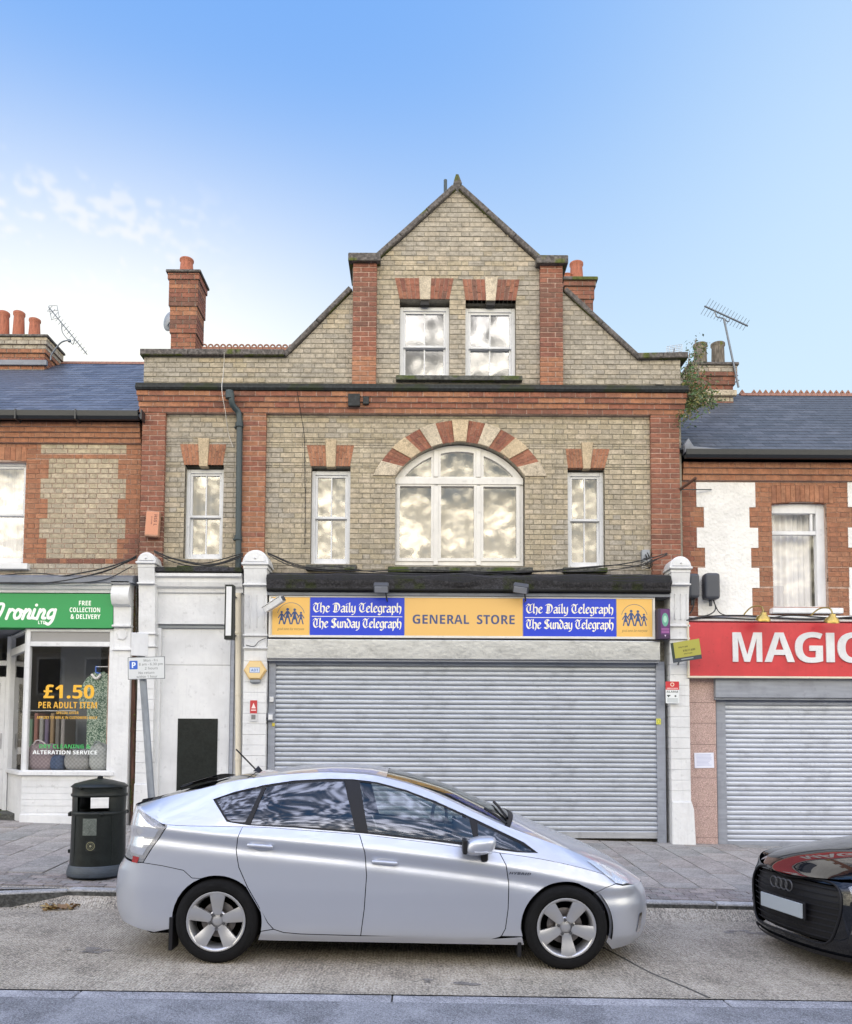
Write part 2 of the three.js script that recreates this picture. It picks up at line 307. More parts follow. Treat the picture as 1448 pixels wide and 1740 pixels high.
// pavement: slabs in staggered rows, a strip of small blocks along the kerb
const KZ = 3.98, BACK = 3.86;
{
  const pv = tag(new THREE.Group(), 'grey slab pavement in front of the shops', 'pavement', null, 'structure'); pv.name = 'pavement'; scene.add(pv);
  const bed = sheet('tmp', -40, 40, -1.0, KZ - 0.14, 60, 10, -0.016, M.joint, '', ''); bed.name = 'bedding'; bed.userData = {}; pv.add(bed); delete taken.tmp;
  const wX = 0.395, lZ = 0.58, zS = 0.1, zE = 3.28;
  const gs = [0, 1, 2].map((i) => { const g = boxg(-wX / 2 + 0.005, wX / 2 - 0.005, -0.05, 0, -lZ / 2 + 0.005, lZ / 2 - 0.005, 0.006), u = g.attributes.uv; for (let k = 0; k < u.count; k++) u.setXY(k, u.getX(k) + i * 0.43, u.getY(k) + i * 0.29); return g; });
  const rest = []; let n = 0;
  for (let c = -45; c < 45; c++) {
    const x = c * wX + 0.1; let z = zS + (c % 2 ? 0 : -0.29);
    for (; z < zE - 0.1; z += lZ) {
      const z0 = Math.max(z, zS), z1 = Math.min(z + lZ, zE), zc = (z0 + z1) / 2; if (z1 - z0 < 0.06) continue;
      const vis = x > -6.6 && x < 6.6 && n < 300;
      const g = gs[(c + 90 + Math.round(z * 7)) % 3], mm = M.slab[Math.floor(hash2(c + 50, Math.round(z * 50), 2) * 5)];
      const e = 0.3, y = gy(x, zc), rx = Math.atan2(gy(x, zc + e) - gy(x, zc - e), 2 * e) * -1, rz = Math.atan2(gy(x + e, zc) - gy(x - e, zc), 2 * e);
      const o = new THREE.Mesh(g, mm); o.name = 'paving_slab'; o.position.set(x, y + rr(-0.003, 0.004), zc); o.rotation.set(rx + rr(-.004, .004), 0, rz + rr(-.004, .004)); o.scale.z = (z1 - z0) / lZ; o.castShadow = o.receiveShadow = true;
      if (vis) { pv.add(o); n++; } else { o.updateMatrix(); rest.push(g.clone().applyMatrix4(o.matrix)); }
    }
  }
  const st = mesh('paving_slabs_beyond', join(rest), M.slab[0], pv); st.userData.kind = 'stuff';
  // block strip
  const bw = 0.205, bl = 0.105, bg = [0, 1].map((i) => { const g = boxg(-bw / 2 + 0.004, bw / 2 - 0.004, -0.05, 0, -bl / 2 + 0.004, bl / 2 - 0.004, 0.005), u = g.attributes.uv; for (let k = 0; k < u.count; k++) u.setXY(k, u.getX(k) + i * 0.37, u.getY(k) + i * 0.23); return g; });
  const rest2 = []; n = 0;
  const list = [];
  for (let rI = 0; rI < 5; rI++) for (let c = -80; c < 80; c++) list.push([c * bw + (rI % 2) * bw / 2, 3.285 + bl * (rI + 0.5), c, rI]);
  list.sort((a, b) => (Math.abs(a[0] + 0.3) < 2.2) - (Math.abs(b[0] + 0.3) < 2.2) || Math.abs(a[0]) - Math.abs(b[0]));   // those behind the car last
  for (const [x, z, c, rI] of list) {
    const o = new THREE.Mesh(bg[(c + rI + 100) % 2], M.paver[Math.floor(hash2(c + 100, rI, 7) * 4)]); o.name = 'block_paver'; o.position.set(x, gy(x, z) + rr(-.003, .003), z); o.rotation.set(0.045, 0, -0.018); o.castShadow = o.receiveShadow = true;
    if (n < 300 && Math.abs(x) < 6) { pv.add(o); n++; } else { o.updateMatrix(); rest2.push(o.geometry.clone().applyMatrix4(o.matrix)); }
  }
  const s2 = mesh('block_pavers_beyond', join(rest2), M.paver[0], pv); s2.userData.kind = 'stuff';
  // kerb: straight along the bay, bending out to the road at the left end
  const kb = tag(new THREE.Group(), 'worn granite kerb between pavement and parking bay', 'kerb', null, 'structure'); kb.name = 'kerb'; scene.add(kb);
  const path = [V(14, 0, KZ), V(-3.35, 0, KZ)]; const pts = []; for (let x = 14; x > -3.5; x -= 0.92) pts.push([x, KZ]);
  const bendX = pts[pts.length - 1][0]; pts.push([bendX - 0.84, KZ + 0.24], [bendX - 1.65, KZ + 0.72], [bendX - 2.35, KZ + 1.35], [bendX - 3.1, KZ + 2.0], [bendX - 4, KZ + 2.5]);
  for (let i = 0; i + 1 < pts.length; i++) {
    const [xa, za] = pts[i], [xb, zb] = pts[i + 1], L = Math.hypot(xb - xa, zb - za), xm = (xa + xb) / 2, zm = (za + zb) / 2;
    const top = i < pts.length - 6 ? gy(xm, KZ - 0.1) : gy(xm, KZ - 0.1) - 0.012;
    const g = boxg(-L / 2 + 0.006, L / 2 - 0.006, -0.3, 0, -0.07, 0.07, 0.016);
    const p = g.attributes.position; for (let k = 0; k < p.count; k++) p.setY(k, p.getY(k) + 0.006 * (vnoise(p.getX(k) * 7 + i * 3, p.getZ(k) * 9, 1 << 20, 3) - 0.5));
    const o = mesh('kerb_stone', g, M.kerb[i % 3], kb); o.position.set(xm, top + rr(-.004, .004), zm - 0.07); const fc = new THREE.Mesh(boxg(-L / 2 + .008, L / 2 - .008, -0.29, -0.022, 0.0695, 0.073, .001), M.kerbFace); fc.name = 'mossy_face'; fc.castShadow = fc.receiveShadow = true; o.add(fc); o.rotation.set(0, Math.atan2(zb - za, -(xb - xa)) , 0); if (i < pts.length - 6) o.rotation.z = -0.0165;
  }
  { const gb = new GB(); for (let i = 0; i < 2600; i++) { const x = rr(-7, 7), out = x < bendX ? clamp((bendX - x) * .42 + Math.max(0, bendX - .84 - x) * .3, 0, 2.2) : 0, z = KZ + out + .004 + Math.pow(rnd(), 2.2) * .07, k = fbm(x * 2.3, 4, 3, 1 << 20, 88); if (k < .42 && rnd() < .85) continue; const p = V(x, gy(x, KZ + .05) + .001 - out * .03, z), s = rr(.004, .016), a = rr(0, 6.3), c = rnd() < .55 ? C(rr(.05, .10), rr(.07, .12), .03) : C(rr(.10, .2), rr(.08, .15), rr(.05, .09)); gb.tri(p, p.clone().add(V(Math.cos(a) * s, s * rr(.3, 1.4), Math.sin(a) * s)), p.clone().add(V(-Math.sin(a) * s, s * .2, Math.cos(a) * s)), c); }
    tag(mesh('kerb_debris', gb.geo(), new THREE.MeshPhysicalMaterial({ vertexColors: true, roughness: .95, side: THREE.DoubleSide })), 'moss, grit and leaf crumbs lying along the foot of the kerb', 'debris', null, 'stuff'); }
  // paved area behind the bend
  const sh = new THREE.Shape([[-3.3, KZ - 0.14], [bendX - 0.84, KZ + 0.12], [bendX - 1.65, KZ + 0.58], [bendX - 2.35, KZ + 1.2], [bendX - 4, KZ + 2.4], [-12, KZ + 2.4], [-12, KZ - 0.14]].map(([x, z]) => new THREE.Vector2(x, -z)));
  const g = new THREE.ShapeGeometry(sh); g.rotateX(-Math.PI / 2); const p = g.attributes.position;
  for (let k = 0; k < p.count; k++) p.setY(k, gy(p.getX(k), KZ - 0.1) - 0.004); g.computeVertexNormals(); uvm(g);
  mesh('paved_apron', g, M.paver[1], pv);
}

// ---------------------------------------------------------------- brickwork
const PAL = {
  yellow: [[0.413, 0.360, 0.281], [0.429, 0.374, 0.288], [0.462, 0.403, 0.318], [0.469, 0.405, 0.312], [0.476, 0.410, 0.302], [0.495, 0.419, 0.308], [0.518, 0.442, 0.333], [0.528, 0.449, 0.348], [0.556, 0.480, 0.364], [0.572, 0.486, 0.352]].map((c) => C(...c)),
  grey: [[0.394, 0.355, 0.305], [0.411, 0.370, 0.313], [0.422, 0.382, 0.327], [0.433, 0.389, 0.329], [0.459, 0.403, 0.328], [0.468, 0.419, 0.350], [0.505, 0.447, 0.370], [0.521, 0.457, 0.369]].map((c) => C(...c)),
  red: [[0.261, 0.107, 0.077], [0.292, 0.116, 0.078], [0.316, 0.125, 0.082], [0.332, 0.145, 0.097], [0.346, 0.141, 0.090], [0.371, 0.160, 0.103]].map((c) => C(...c)),
  orange: [[0.351, 0.159, 0.096], [0.381, 0.169, 0.097], [0.398, 0.190, 0.113], [0.420, 0.188, 0.107], [0.444, 0.209, 0.122]].map((c) => C(...c)),
  brown: [[0.201, 0.101, 0.075], [0.233, 0.105, 0.075], [0.265, 0.113, 0.078], [0.307, 0.127, 0.085], [0.339, 0.150, 0.095]].map((c) => C(...c)),
};
const brickMats = new Map();
function brickMat(col) { const k = col.getHexString(); if (!brickMats.has(k)) brickMats.set(k, mat(col.clone(), { roughness: 0.9, map: T.grain, bumpMap: T.grainB, bumpScale: 0.004 })); return brickMats.get(k); }
const unitBricks = [0, 1, 2, 3, 4, 5].map((i) => {
  const g = new GB().box(-0.5, 0.5, -0.5, 0.5, -1, 0, null, false).geo(), p = g.attributes.position, u = g.attributes.uv;
  for (let k = 0; k < p.count; k++) u.setXY(k, p.getX(k) * 0.21 + i * 0.31, p.getY(k) * 0.066 + p.getZ(k) * 0.04 + i * 0.17);
  return g;
});
const HC = 0.0783, BL = 0.232, HL = 0.116, JT = 0.013;
// o: y0,y1, L(y), R(y), openings [{y0,y1,l(y),r(y)}], z, depth, bond, pal(x,y)->palette, phase
function brickRecords(o) {
  const out = [], jt = o.joint ?? JT, hc = o.hc ?? HC, bl = o.bl ?? BL, hl = bl / 2;
  const nRow = Math.ceil((o.y1 - o.y0) / hc - 0.25);
  for (let r = 0; r < nRow; r++) {
    let yb = o.y0 + r * hc, yt = Math.min(yb + hc, o.y1 + 0.001); const cuts = [yb];
    for (const q of o.openings || []) for (const yy of [q.y0, q.y1]) if (yy > yb + 0.012 && yy < yt - 0.012) cuts.push(yy);
    cuts.push(yt); cuts.sort((a, b) => a - b);
    for (let c = 0; c + 1 < cuts.length; c++) {
      const a = cuts[c] + (c ? 0 : jt / 2), b = cuts[c + 1] - (c + 2 === cuts.length ? jt / 2 : 0), ym = (a + b) / 2; if (b - a < 0.012) continue;
      let iv = [[o.L(a), o.L(b), o.R(a), o.R(b)]];
      for (const q of o.openings || []) if (ym > q.y0 && ym < q.y1) {
        const la = q.l(a), lb = q.l(b), ra = q.r(a), rb = q.r(b), nx = [];
        for (const [p0, p1, p2, p3] of iv) {
          const lm = (la + lb) / 2, rm = (ra + rb) / 2, m0 = (p0 + p1) / 2, m3 = (p2 + p3) / 2;
          if (rm <= m0 || lm >= m3) { nx.push([p0, p1, p2, p3]); continue; }
          if (lm > m0 + 0.01) nx.push([p0, p1, la, lb]);
          if (rm < m3 - 0.01) nx.push([ra, rb, p2, p3]);
        }
        iv = nx;
      }
      for (const [xla, xlb, xra, xrb] of iv) {
        const xl = Math.min(xla, xlb), xr = Math.max(xra, xrb); if (xr - xl < 0.02) continue;
        let joints = [];                                               // joint positions along the course
        if (o.bond === 'pilaster') { const w = xr - xl; joints = r % 2 ? [xl + w / 3] : [xl + w * 2 / 3]; } else if (o.bond === 'stretcher') {
          let x = (o.phase || 0) + (r % 2) * bl / 2 - 40 * bl; while (x < xr) { if (x > xl + 0.03) joints.push(x); x += bl; }
        } else {                                                       // flemish, a little irregular
          const per = bl + hl; let x = (o.phase || 0) - 60 * per + (r % 2 ? 0 : bl / 2 + hl / 2), k = 0;
          while (x < xr) { const jx = x + (hash2(r, Math.round(x * 40), 3) - 0.5) * 0.02; if (jx > xl + 0.03 && jx < xr - 0.03) joints.push(jx); x += k++ % 2 ? hl : bl; }
        }
        joints = joints.filter((j) => j < xr - 0.03);
        const e = [null, ...joints, null];
        for (let i = 0; i + 1 < e.length; i++) {
          let L0, L1, R0, R1;
          if (e[i] === null) { L0 = xla; L1 = xlb; } else { L0 = Math.max(e[i] + jt / 2, xla); L1 = Math.max(e[i] + jt / 2, xlb); }
          if (e[i + 1] === null) { R0 = xra; R1 = xrb; } else { R0 = Math.min(e[i + 1] - jt / 2, xra); R1 = Math.min(e[i + 1] - jt / 2, xrb); }
          if (R0 - L0 < 0.012 && R1 - L1 < 0.012) continue;
          R0 = Math.max(R0, L0 + 0.001); R1 = Math.max(R1, L1 + 0.001);
          const xm = (L0 + R0) / 2, pal = o.pal(xm, ym, r);
          const idx = Math.floor(clamp(hash2(Math.round(xm * 97), r, 5) * 0.62 + 0.8 * fbm(xm * 0.8, ym * 1.3, 3, 1 << 20, 8) - 0.22, 0, 0.999) * pal.length);
          out.push({ q: [[L0, a], [R0, a], [R1, b], [L1, b]], z: o.z + rr(-0.002, 0.003), d: o.depth ?? 0.05, col: pal[idx], rect: Math.abs(L0 - L1) < 1e-4 && Math.abs(R0 - R1) < 1e-4, xm, ym });
        }
      }
    }
  }
  return out;
}
// up to `most` whole bricks as parts, the rest joined as one part
function layBricks(parent, recs, name, restName, most) {
  const whole = recs.filter((b) => b.rect && b.xm > -6.7 && b.xm < 6.8).map((b) => ({ b, s: (b.q[1][0] - b.q[0][0]) * (b.q[2][1] - b.q[0][1]) / Math.hypot(b.xm, b.ym - 1.7, 12) ** 2 })).sort((p, q) => q.s - p.s).slice(0, most).map((e) => e.b);
  const set = new Set(whole); let i = 0;
  for (const b of whole) {
    const [x0, y0] = b.q[0], [x1, y1] = b.q[2];
    const m = mesh(name, unitBricks[i++ % 6], brickMat(b.col), parent); m.position.set((x0 + x1) / 2, (y0 + y1) / 2, b.z); m.scale.set(x1 - x0, y1 - y0, b.d);
  }
  const rest = recs.filter((b) => !set.has(b)); if (!rest.length) return;
  const gb = new GB(); for (const b of rest) gb.prism(b.q, b.z - b.d, b.z, b.col, false);
  const m = mesh(restName, gb.geo(), M.brickVC, parent); m.userData.kind = 'stuff';
}
const straight = (v) => () => v;
const rowOf = (list, y) => list; // keeps call sites short

// a gauged flat arch of rubbed bricks with a keystone; px rows of the photograph
function flatArch(parent, t, b, key, z, pal, zk, openings, stone) {
  const [tx0, ty, tx1] = t, [bx0, by, bx1] = b, [kx0, ky0, kx1] = key[0], [lx0, ly, lx1] = key[1];
  const P = (x, y) => { const w = W(x, y, z); return [w.x, w.y]; };
  const n = 5, gbs = [];
  const bot = PY((bx0 + bx1) / 2, by, z), top = PY((tx0 + tx1) / 2, ty, z);
  for (const [ta, tb, ba, bb] of [[tx0, kx0, bx0, lx0], [kx1, tx1, lx1, bx1]]) for (let i = 0; i < n; i++) {
    const f = (a, c, k) => lerp(a, c, k / n), e = 0.0035;
    const q = [[PX(f(ba, bb, i), by, z) + e, bot], [PX(f(ba, bb, i + 1), by, z) - e, bot], [PX(f(ta, tb, i + 1), ty, z) - e, top], [PX(f(ta, tb, i), ty, z) + e, top]];
    const hs = i % 2 ? 0.36 : 0.66, mid = (k) => [lerp(q[0][0], q[3][0], k), lerp(q[0][1], q[3][1], k)], mid2 = (k) => [lerp(q[1][0], q[2][0], k), lerp(q[1][1], q[2][1], k)];
    for (const [k0, k1] of [[0, hs - 0.012], [hs + 0.012, 1]]) mesh('voussoir', new GB().prism([mid(k0), mid2(k0), mid2(k1), mid(k1)], z - 0.1, z + 0.004 + rr(0, 0.002), null).geo(), brickMat(pal[Math.floor(rnd() * pal.length)]), parent);
  }
  const L = PX(tx0, ty, z), Rr = PX(tx1, ty, z), l2 = PX(bx0, by, z), r2 = PX(bx1, by, z);
  mesh('arch_mortar', new GB().prism([[l2, bot + 0.002], [r2, bot + 0.002], [Rr, top], [L, top]], z - 0.09, z - 0.003, null).geo(), M.mortarR, parent);
  const k = [P(lx0, ly), P(lx1, ly), P(kx1, ky0), P(kx0, ky0)];
  mesh('keystone', extrude(k, z - 0.1, z + zk, [], 0.006), stone, parent);
  const fl = (y) => lerp(l2, L, clamp((y - bot) / (top - bot))), fr = (y) => lerp(r2, Rr, clamp((y - bot) / (top - bot)));
  openings.push({ y0: bot, y1: top, l: fl, r: fr });
  const kt = PY((kx0 + kx1) / 2, ky0, z); if (kt > top + 0.02) openings.push({ y0: top, y1: kt, l: straight(PX(kx0, ky0, z)), r: straight(PX(kx1, ky0, z)) });
  return bot;
}
const sashOpen = (openings, r, top) => openings.push({ y0: r.y0, y1: top, l: straight(r.x0), r: straight(r.x1) });
// a box sash window, two lights above and two below; r = opening, zf = face of the frame
function sashWindow(parent, r, zf, o = {}) {
  const w = part('window', parent), fw = o.fw ?? 0.055, { x0, x1, y0, y1 } = r, ym = o.meet ?? (y0 + y1) / 2, m = o.mat || M.whiteWood;
  mesh('frame', join([boxg(x0, x0 + fw, y0, y1, zf - 0.1, zf), boxg(x1 - fw, x1, y0, y1, zf - 0.1, zf), boxg(x0 + fw, x1 - fw, y1 - fw * 1.1, y1, zf - 0.1, zf - 0.002), boxg(x0 + fw, x1 - fw, y0, y0 + 0.04, zf - 0.12, zf + 0.02)]), m, w);
  const sash = (a, b, z, bw) => {
    const s = 0.035, xa = x0 + fw, xb = x1 - fw, xc = (xa + xb) / 2, hb = 0.011;
    const list = [boxg(xa, xa + s, a, b, z - 0.04, z, .004), boxg(xb - s, xb, a, b, z - 0.04, z, .004), boxg(xa + s, xb - s, a, a + bw, z - 0.04, z, .004), boxg(xa + s, xb - s, b - 0.035, b, z - 0.04, z, .004)];
    if (!o.nobar) list.push(boxg(xc - hb, xc + hb, a + bw, b - 0.035, z - 0.035, z - 0.004, .003));
    mesh('sash', join(list), m, w);
    const panes = o.nobar ? [[xa + s, xb - s]] : [[xa + s, xc - hb], [xc + hb, xb - s]];
    for (const [p, q] of panes) { const g = new THREE.PlaneGeometry(q - p, b - 0.035 - a - bw); uvm(g); const gl = mesh('glass_pane', g, M.glass, w); gl.position.set((p + q) / 2, (a + bw + b - 0.035) / 2, z - 0.022); gl.rotation.set(rr(-.008, .008), rr(-.01, .01), 0); }
  };
  sash(ym - 0.018, y1 - fw * 1.1, zf - 0.022, 0.036); sash(y0 + 0.04, ym + 0.018, zf - 0.064, o.bot ?? 0.075);
  if (o.curtain) {                                                      // hanging folds of cloth
    const n = 48, g = new THREE.PlaneGeometry(x1 - x0, y1 - y0, n, 1), p = g.attributes.position;
    for (let k = 0; k < p.count; k++) p.setZ(k, 0.02 * Math.sin(p.getX(k) * (o.folds ?? 60)) + 0.01 * Math.sin(p.getX(k) * 23 + 1));
    g.computeVertexNormals(); const c = mesh('curtain', g, o.curtain, w); c.position.set((x0 + x1) / 2, (y0 + y1) / 2, zf - 0.2);
  }
  mesh('room_lining', new GB().box(x0 - 0.03, x1 + 0.03, y0 - 0.03, y1 + 0.03, zf - 1.6, zf - 1.58, null).box(x0 - 0.05, x0 - 0.03, y0 - 0.03, y1 + 0.03, zf - 1.6, zf - 0.11).box(x1 + 0.03, x1 + 0.05, y0 - 0.03, y1 + 0.03, zf - 1.6, zf - 0.11).box(x0 - .05, x1 + .05, y0 - 0.05, y0 - 0.03, zf - 1.6, zf - 0.11).box(x0 - .05, x1 + .05, y1 + 0.03, y1 + 0.05, zf - 1.6, zf - 0.11).geo(), o.room || M.room, w);
  return w;
}
function chimneyPot(parent, x, y, z, r0, r1, h, m) {
  const g = new THREE.LatheGeometry([[r0 * 1.06, 0], [r0 * 1.06, h * 0.06], [r0, h * 0.1], [r1, h * 0.86], [r1 * 1.16, h * 0.9], [r1 * 1.16, h * 0.98], [r1, h], [r1 * 0.8, h], [r1 * 0.78, h * 0.4], [r0 * 0.7, 0.0]].map(([a, b]) => new THREE.Vector2(a, b)), 24);
  const o = mesh('chimney_pot', g, m, parent); o.position.set(x, y, z); return o;
}
// a square stack of brick courses; steps: [fraction of height from, proud]
function chimney(building, x0, x1, y0, y1, z0, z1, pals, steps, capH) {
  const g = part('chimney', building), hc = 0.078;
  const recs = []; const gb = new GB(); let k = 0;
  for (let y = y0; y < y1 - capH - 0.01; y += hc, k++) {
    const f = (y - y0) / (y1 - y0); let p = 0; for (const [a, b] of steps) if (f >= a) p = b;
    const t = Math.min(y + hc, y1 - capH), pal = pals[Math.floor(hash2(k, 3, 9) * pals.length)];
    const X0 = x0 - p, X1 = x1 + p, Z0 = z0 - p, Z1 = z1 + p;
    gb.box(X0 + 0.008, X1 - 0.008, y, t, Z0 + 0.008, Z1 - 0.008, C(0.3, 0.24, 0.2));
    const row = (a, b, put) => { let u = a + (k % 2 ? 0 : -0.116); while (u < b - 0.02) { const ua = Math.max(u, a), ub = Math.min(u + 0.222, b); if (ub - ua > 0.03) put(ua + 0.004, ub - 0.004); u += 0.232; } };
    row(X0, X1, (a, b) => recs.push({ q: [[a, y + 0.005], [b, y + 0.005], [b, t - 0.005], [a, t - 0.005]], z: Z1, d: 0.03, col: pal[Math.floor(rnd() * pal.length)], rect: true, xm: (a + b) / 2, ym: y }));
    for (const sx of [0, 1]) row(Z0, Z1, (a, b) => { const c = pal[Math.floor(rnd() * pal.length)]; if (sx) gb.box(X1 - 0.02, X1, y + 0.005, t - 0.005, a, b, c); else gb.box(X0, X0 + 0.02, y + 0.005, t - 0.005, a, b, c); });
  }
  for (const b of recs) { const [xa, ya] = b.q[0], [xb, yb] = b.q[2], m = mesh('brick', unitBricks[(k++) % 6], brickMat(b.col), g); m.position.set((xa + xb) / 2, (ya + yb) / 2, b.z); m.scale.set(xb - xa, yb - ya, b.d); }
  const st = mesh('stack', gb.geo(), M.brickVC, g); st.userData.kind = 'stuff';
  const pc = steps.length ? steps[steps.length - 1][1] + 0.03 : 0.03;
  mesh('cap', boxg(x0 - pc, x1 + pc, y1 - capH, y1, z0 - pc, z1 + pc, 0.02), M.coping, g);
  return g;
}
// rows of slates from the eave up to the ridge
function slateRoof(b, x0, x1, eY, eZ, rY, rZ, mats, vis, o = {}) {
  const L = Math.hypot(rY - eY, eZ - rZ), a = Math.atan2(rY - eY, eZ - rZ), gauge = o.gauge ?? 0.205, sw = 0.255, n = Math.floor(L / gauge), rest = [];
  const roof = part('roof', b);
  const gs = [0, 1, 2].map((i) => { const g = boxg(-sw / 2 + 0.002, sw / 2 - 0.002, 0, gauge + 0.09, -0.0045, 0.0045, 0.002), u = g.attributes.uv; for (let k = 0; k < u.count; k++) u.setXY(k, u.getX(k) + i * .3, u.getY(k) + i * .21); return g; });
  mesh('roof_deck', new GB().quad(V(x0, eY - 0.012, eZ), V(x1, eY - 0.012, eZ), V(x1, rY - 0.012, rZ), V(x0, rY - 0.012, rZ)).geo(), M.dark, roof);
  let count = 0;
  for (let r = 0; r < n; r++) {
    for (let x = x0 + (r % 2) * sw / 2; x < x1 - sw / 3; x += sw) {
      const xx = clamp(x + sw / 2, x0 + sw / 2, x1 - sw / 2), d = r * gauge, y = eY + d * Math.sin(a), z = eZ - d * Math.cos(a);
      const m = new THREE.Mesh(gs[(r * 7 + Math.round(x * 13) + 999) % 3], mats[Math.floor(hash2(Math.round(x * 50), r, 4) * mats.length)]); m.name = 'slate'; m.castShadow = m.receiveShadow = true;
      m.position.set(xx, y + 0.012, z); m.rotation.set(-(Math.PI / 2 - a) - 0.03 + rr(-.006, .006), 0, rr(-.006, .006)); 
      if (xx > vis[0] - 0.2 && xx < vis[1] + 0.2 && count < 300) { roof.add(m); count++; } else { m.updateMatrix(); rest.push(m.geometry.clone().applyMatrix4(m.matrix)); }
    }
  }
  if (rest.length) { const s = mesh('slates_beyond', join(rest), mats[1], roof); s.userData.kind = 'stuff'; }
  return roof;
}

// ---------------------------------------------------------------- the store building
const store = thing('store_building', 'tall yellow brick shop building with red pilasters and pointed gable', 'building');
{
  const b = store, up = [], mid = [];
  const yLedge = PY(700, 660), yCap = PY(700, 608), xL = PX(243, 690), xR = PX(1157, 690);
  // ---- gable storey outline
  const sl = { a: W(487, 608), b: W(600, 495) }, sr = { a: W(1083, 612), b: W(957, 497) };
  const gl = { a: W(640, 447), b: W(777, 322) }, gr = { a: W(916, 449), b: W(777, 322) };
  const on = (p, q, y) => lerp(p.x, q.x, (y - p.y) / (q.y - p.y));
  const pilTop = PY(620, 447), pL0 = PX(600, 560), pL1 = PX(640, 560), pR0 = PX(917, 560), pR1 = PX(955, 560);
  const Lf = (y) => y < yCap ? xL : y < sl.b.y ? on(sl.a, sl.b, y) : y < pilTop ? pL0 : on(gl.a, gl.b, y);
  const Rf = (y) => y < yCap ? xR : y < sr.b.y ? on(sr.a, sr.b, y) : y < pilTop ? pR1 : on(gr.a, gr.b, y);
  const winE = R(679, 508, 764, 640), winF = R(791, 510, 877, 642);
  flatArch(b, [671, 473, 771], [679, 508, 764], [[712, 470, 733], [714, 509, 731]], 0, PAL.brown.concat(PAL.red), 0.012, up, M.stonePale);
  flatArch(b, [786, 475, 883], [791, 510, 877], [[824, 471, 846], [826, 511, 842]], 0, PAL.brown.concat(PAL.red), 0.012, up, M.stonePale);
  sashOpen(up, winE, PY(720, 508)); sashOpen(up, winF, PY(834, 510));
  up.push({ y0: yLedge - 0.1, y1: pilTop, l: straight(pL0), r: straight(pL1) }, { y0: yLedge - 0.1, y1: pilTop, l: straight(pR0), r: straight(pR1) });
  const sillY1 = PY(780, 642), sillY0 = PY(780, 650), sX0 = PX(673, 646), sX1 = PX(887, 646);
  up.push({ y0: sillY0, y1: sillY1, l: straight(sX0), r: straight(sX1) });
  const hole = R(1114, 653, 1128, 665); up.push({ y0: hole.y0, y1: hole.y1, l: straight(hole.x0), r: straight(hole.x1) });
  const hole2 = R(343, 652, 357, 657); up.push({ y0: hole2.y0, y1: hole2.y1, l: straight(hole2.x0), r: straight(hole2.x1) });
  const topPal = (x, y, r) => (vnoise(x * 0.7 + 3, y * 0.8, 1 << 20, 31) + 0.25 * hash2(Math.round(x * 33), r, 4) > 0.78 ? PAL.yellow : PAL.grey);
  const recU = brickRecords({ y0: yLedge, y1: gl.b.y - 0.02, L: Lf, R: Rf, openings: up, z: 0, pal: topPal, phase: 0.05 });
  // ---- first floor
  const y0 = PY(700, 985), y1 = PY(700, 706);
  const A = R(313, 790, 379, 950), B = R(528, 792, 595, 958), D = R(965, 795, 1028, 964);
  const redPal = PAL.red;
  flatArch(b, [306, 755, 385], [313, 790, 379], [[337, 745, 356], [339, 793, 353]], 0, PAL.orange, 0.02, mid, M.stone);
  flatArch(b, [521, 757, 602], [528, 792, 595], [[553, 747, 572], [555, 794, 570]], 0, PAL.orange, 0.02, mid, M.stone);
  flatArch(b, [961, 763, 1036], [965, 795, 1028], [[988, 752, 1008], [991, 797, 1003]], 0, PAL.orange, 0.02, mid, M.stone);
  sashOpen(mid, A, PY(346, 790)); sashOpen(mid, B, PY(561, 792)); sashOpen(mid, D, PY(997, 795));
  const mp0 = PX(413, 820), mp1 = PX(452, 820); mid.push({ y0: y0 - 1, y1: y1 + 1, l: straight(mp0), r: straight(mp1) });
  // big arch
  const sp = W(782, 809), aO = { w: (PX(930, 809) - PX(635, 809)) / 2, r: PY(782, 714) - sp.y }, aI = { w: (PX(891, 809) - PX(671, 809)) / 2, r: PY(782, 751) - sp.y };
  for (const q of [aO, aI]) { q.R = (q.w * q.w + q.r * q.r) / (2 * q.r); q.cy = sp.y + q.r - q.R; q.th = Math.asin(q.w / q.R); if (q.r > q.w) q.th = Math.PI - q.th; }
  const bigBot = PY(780, 962), bx0 = sp.x - aI.w, bx1 = sp.x + aI.w;
  mid.push({ y0: bigBot, y1: sp.y, l: straight(bx0), r: straight(bx1) });
  const half = (y) => Math.sqrt(Math.max(0, aO.R ** 2 - (y - aO.cy) ** 2));
  mid.push({ y0: sp.y, y1: sp.y + aO.r, l: (y) => sp.x - half(y), r: (y) => sp.x + half(y) });
  const P = (q, t) => [sp.x + q.R * Math.sin(t * q.th), q.cy + q.R * Math.cos(t * q.th)];
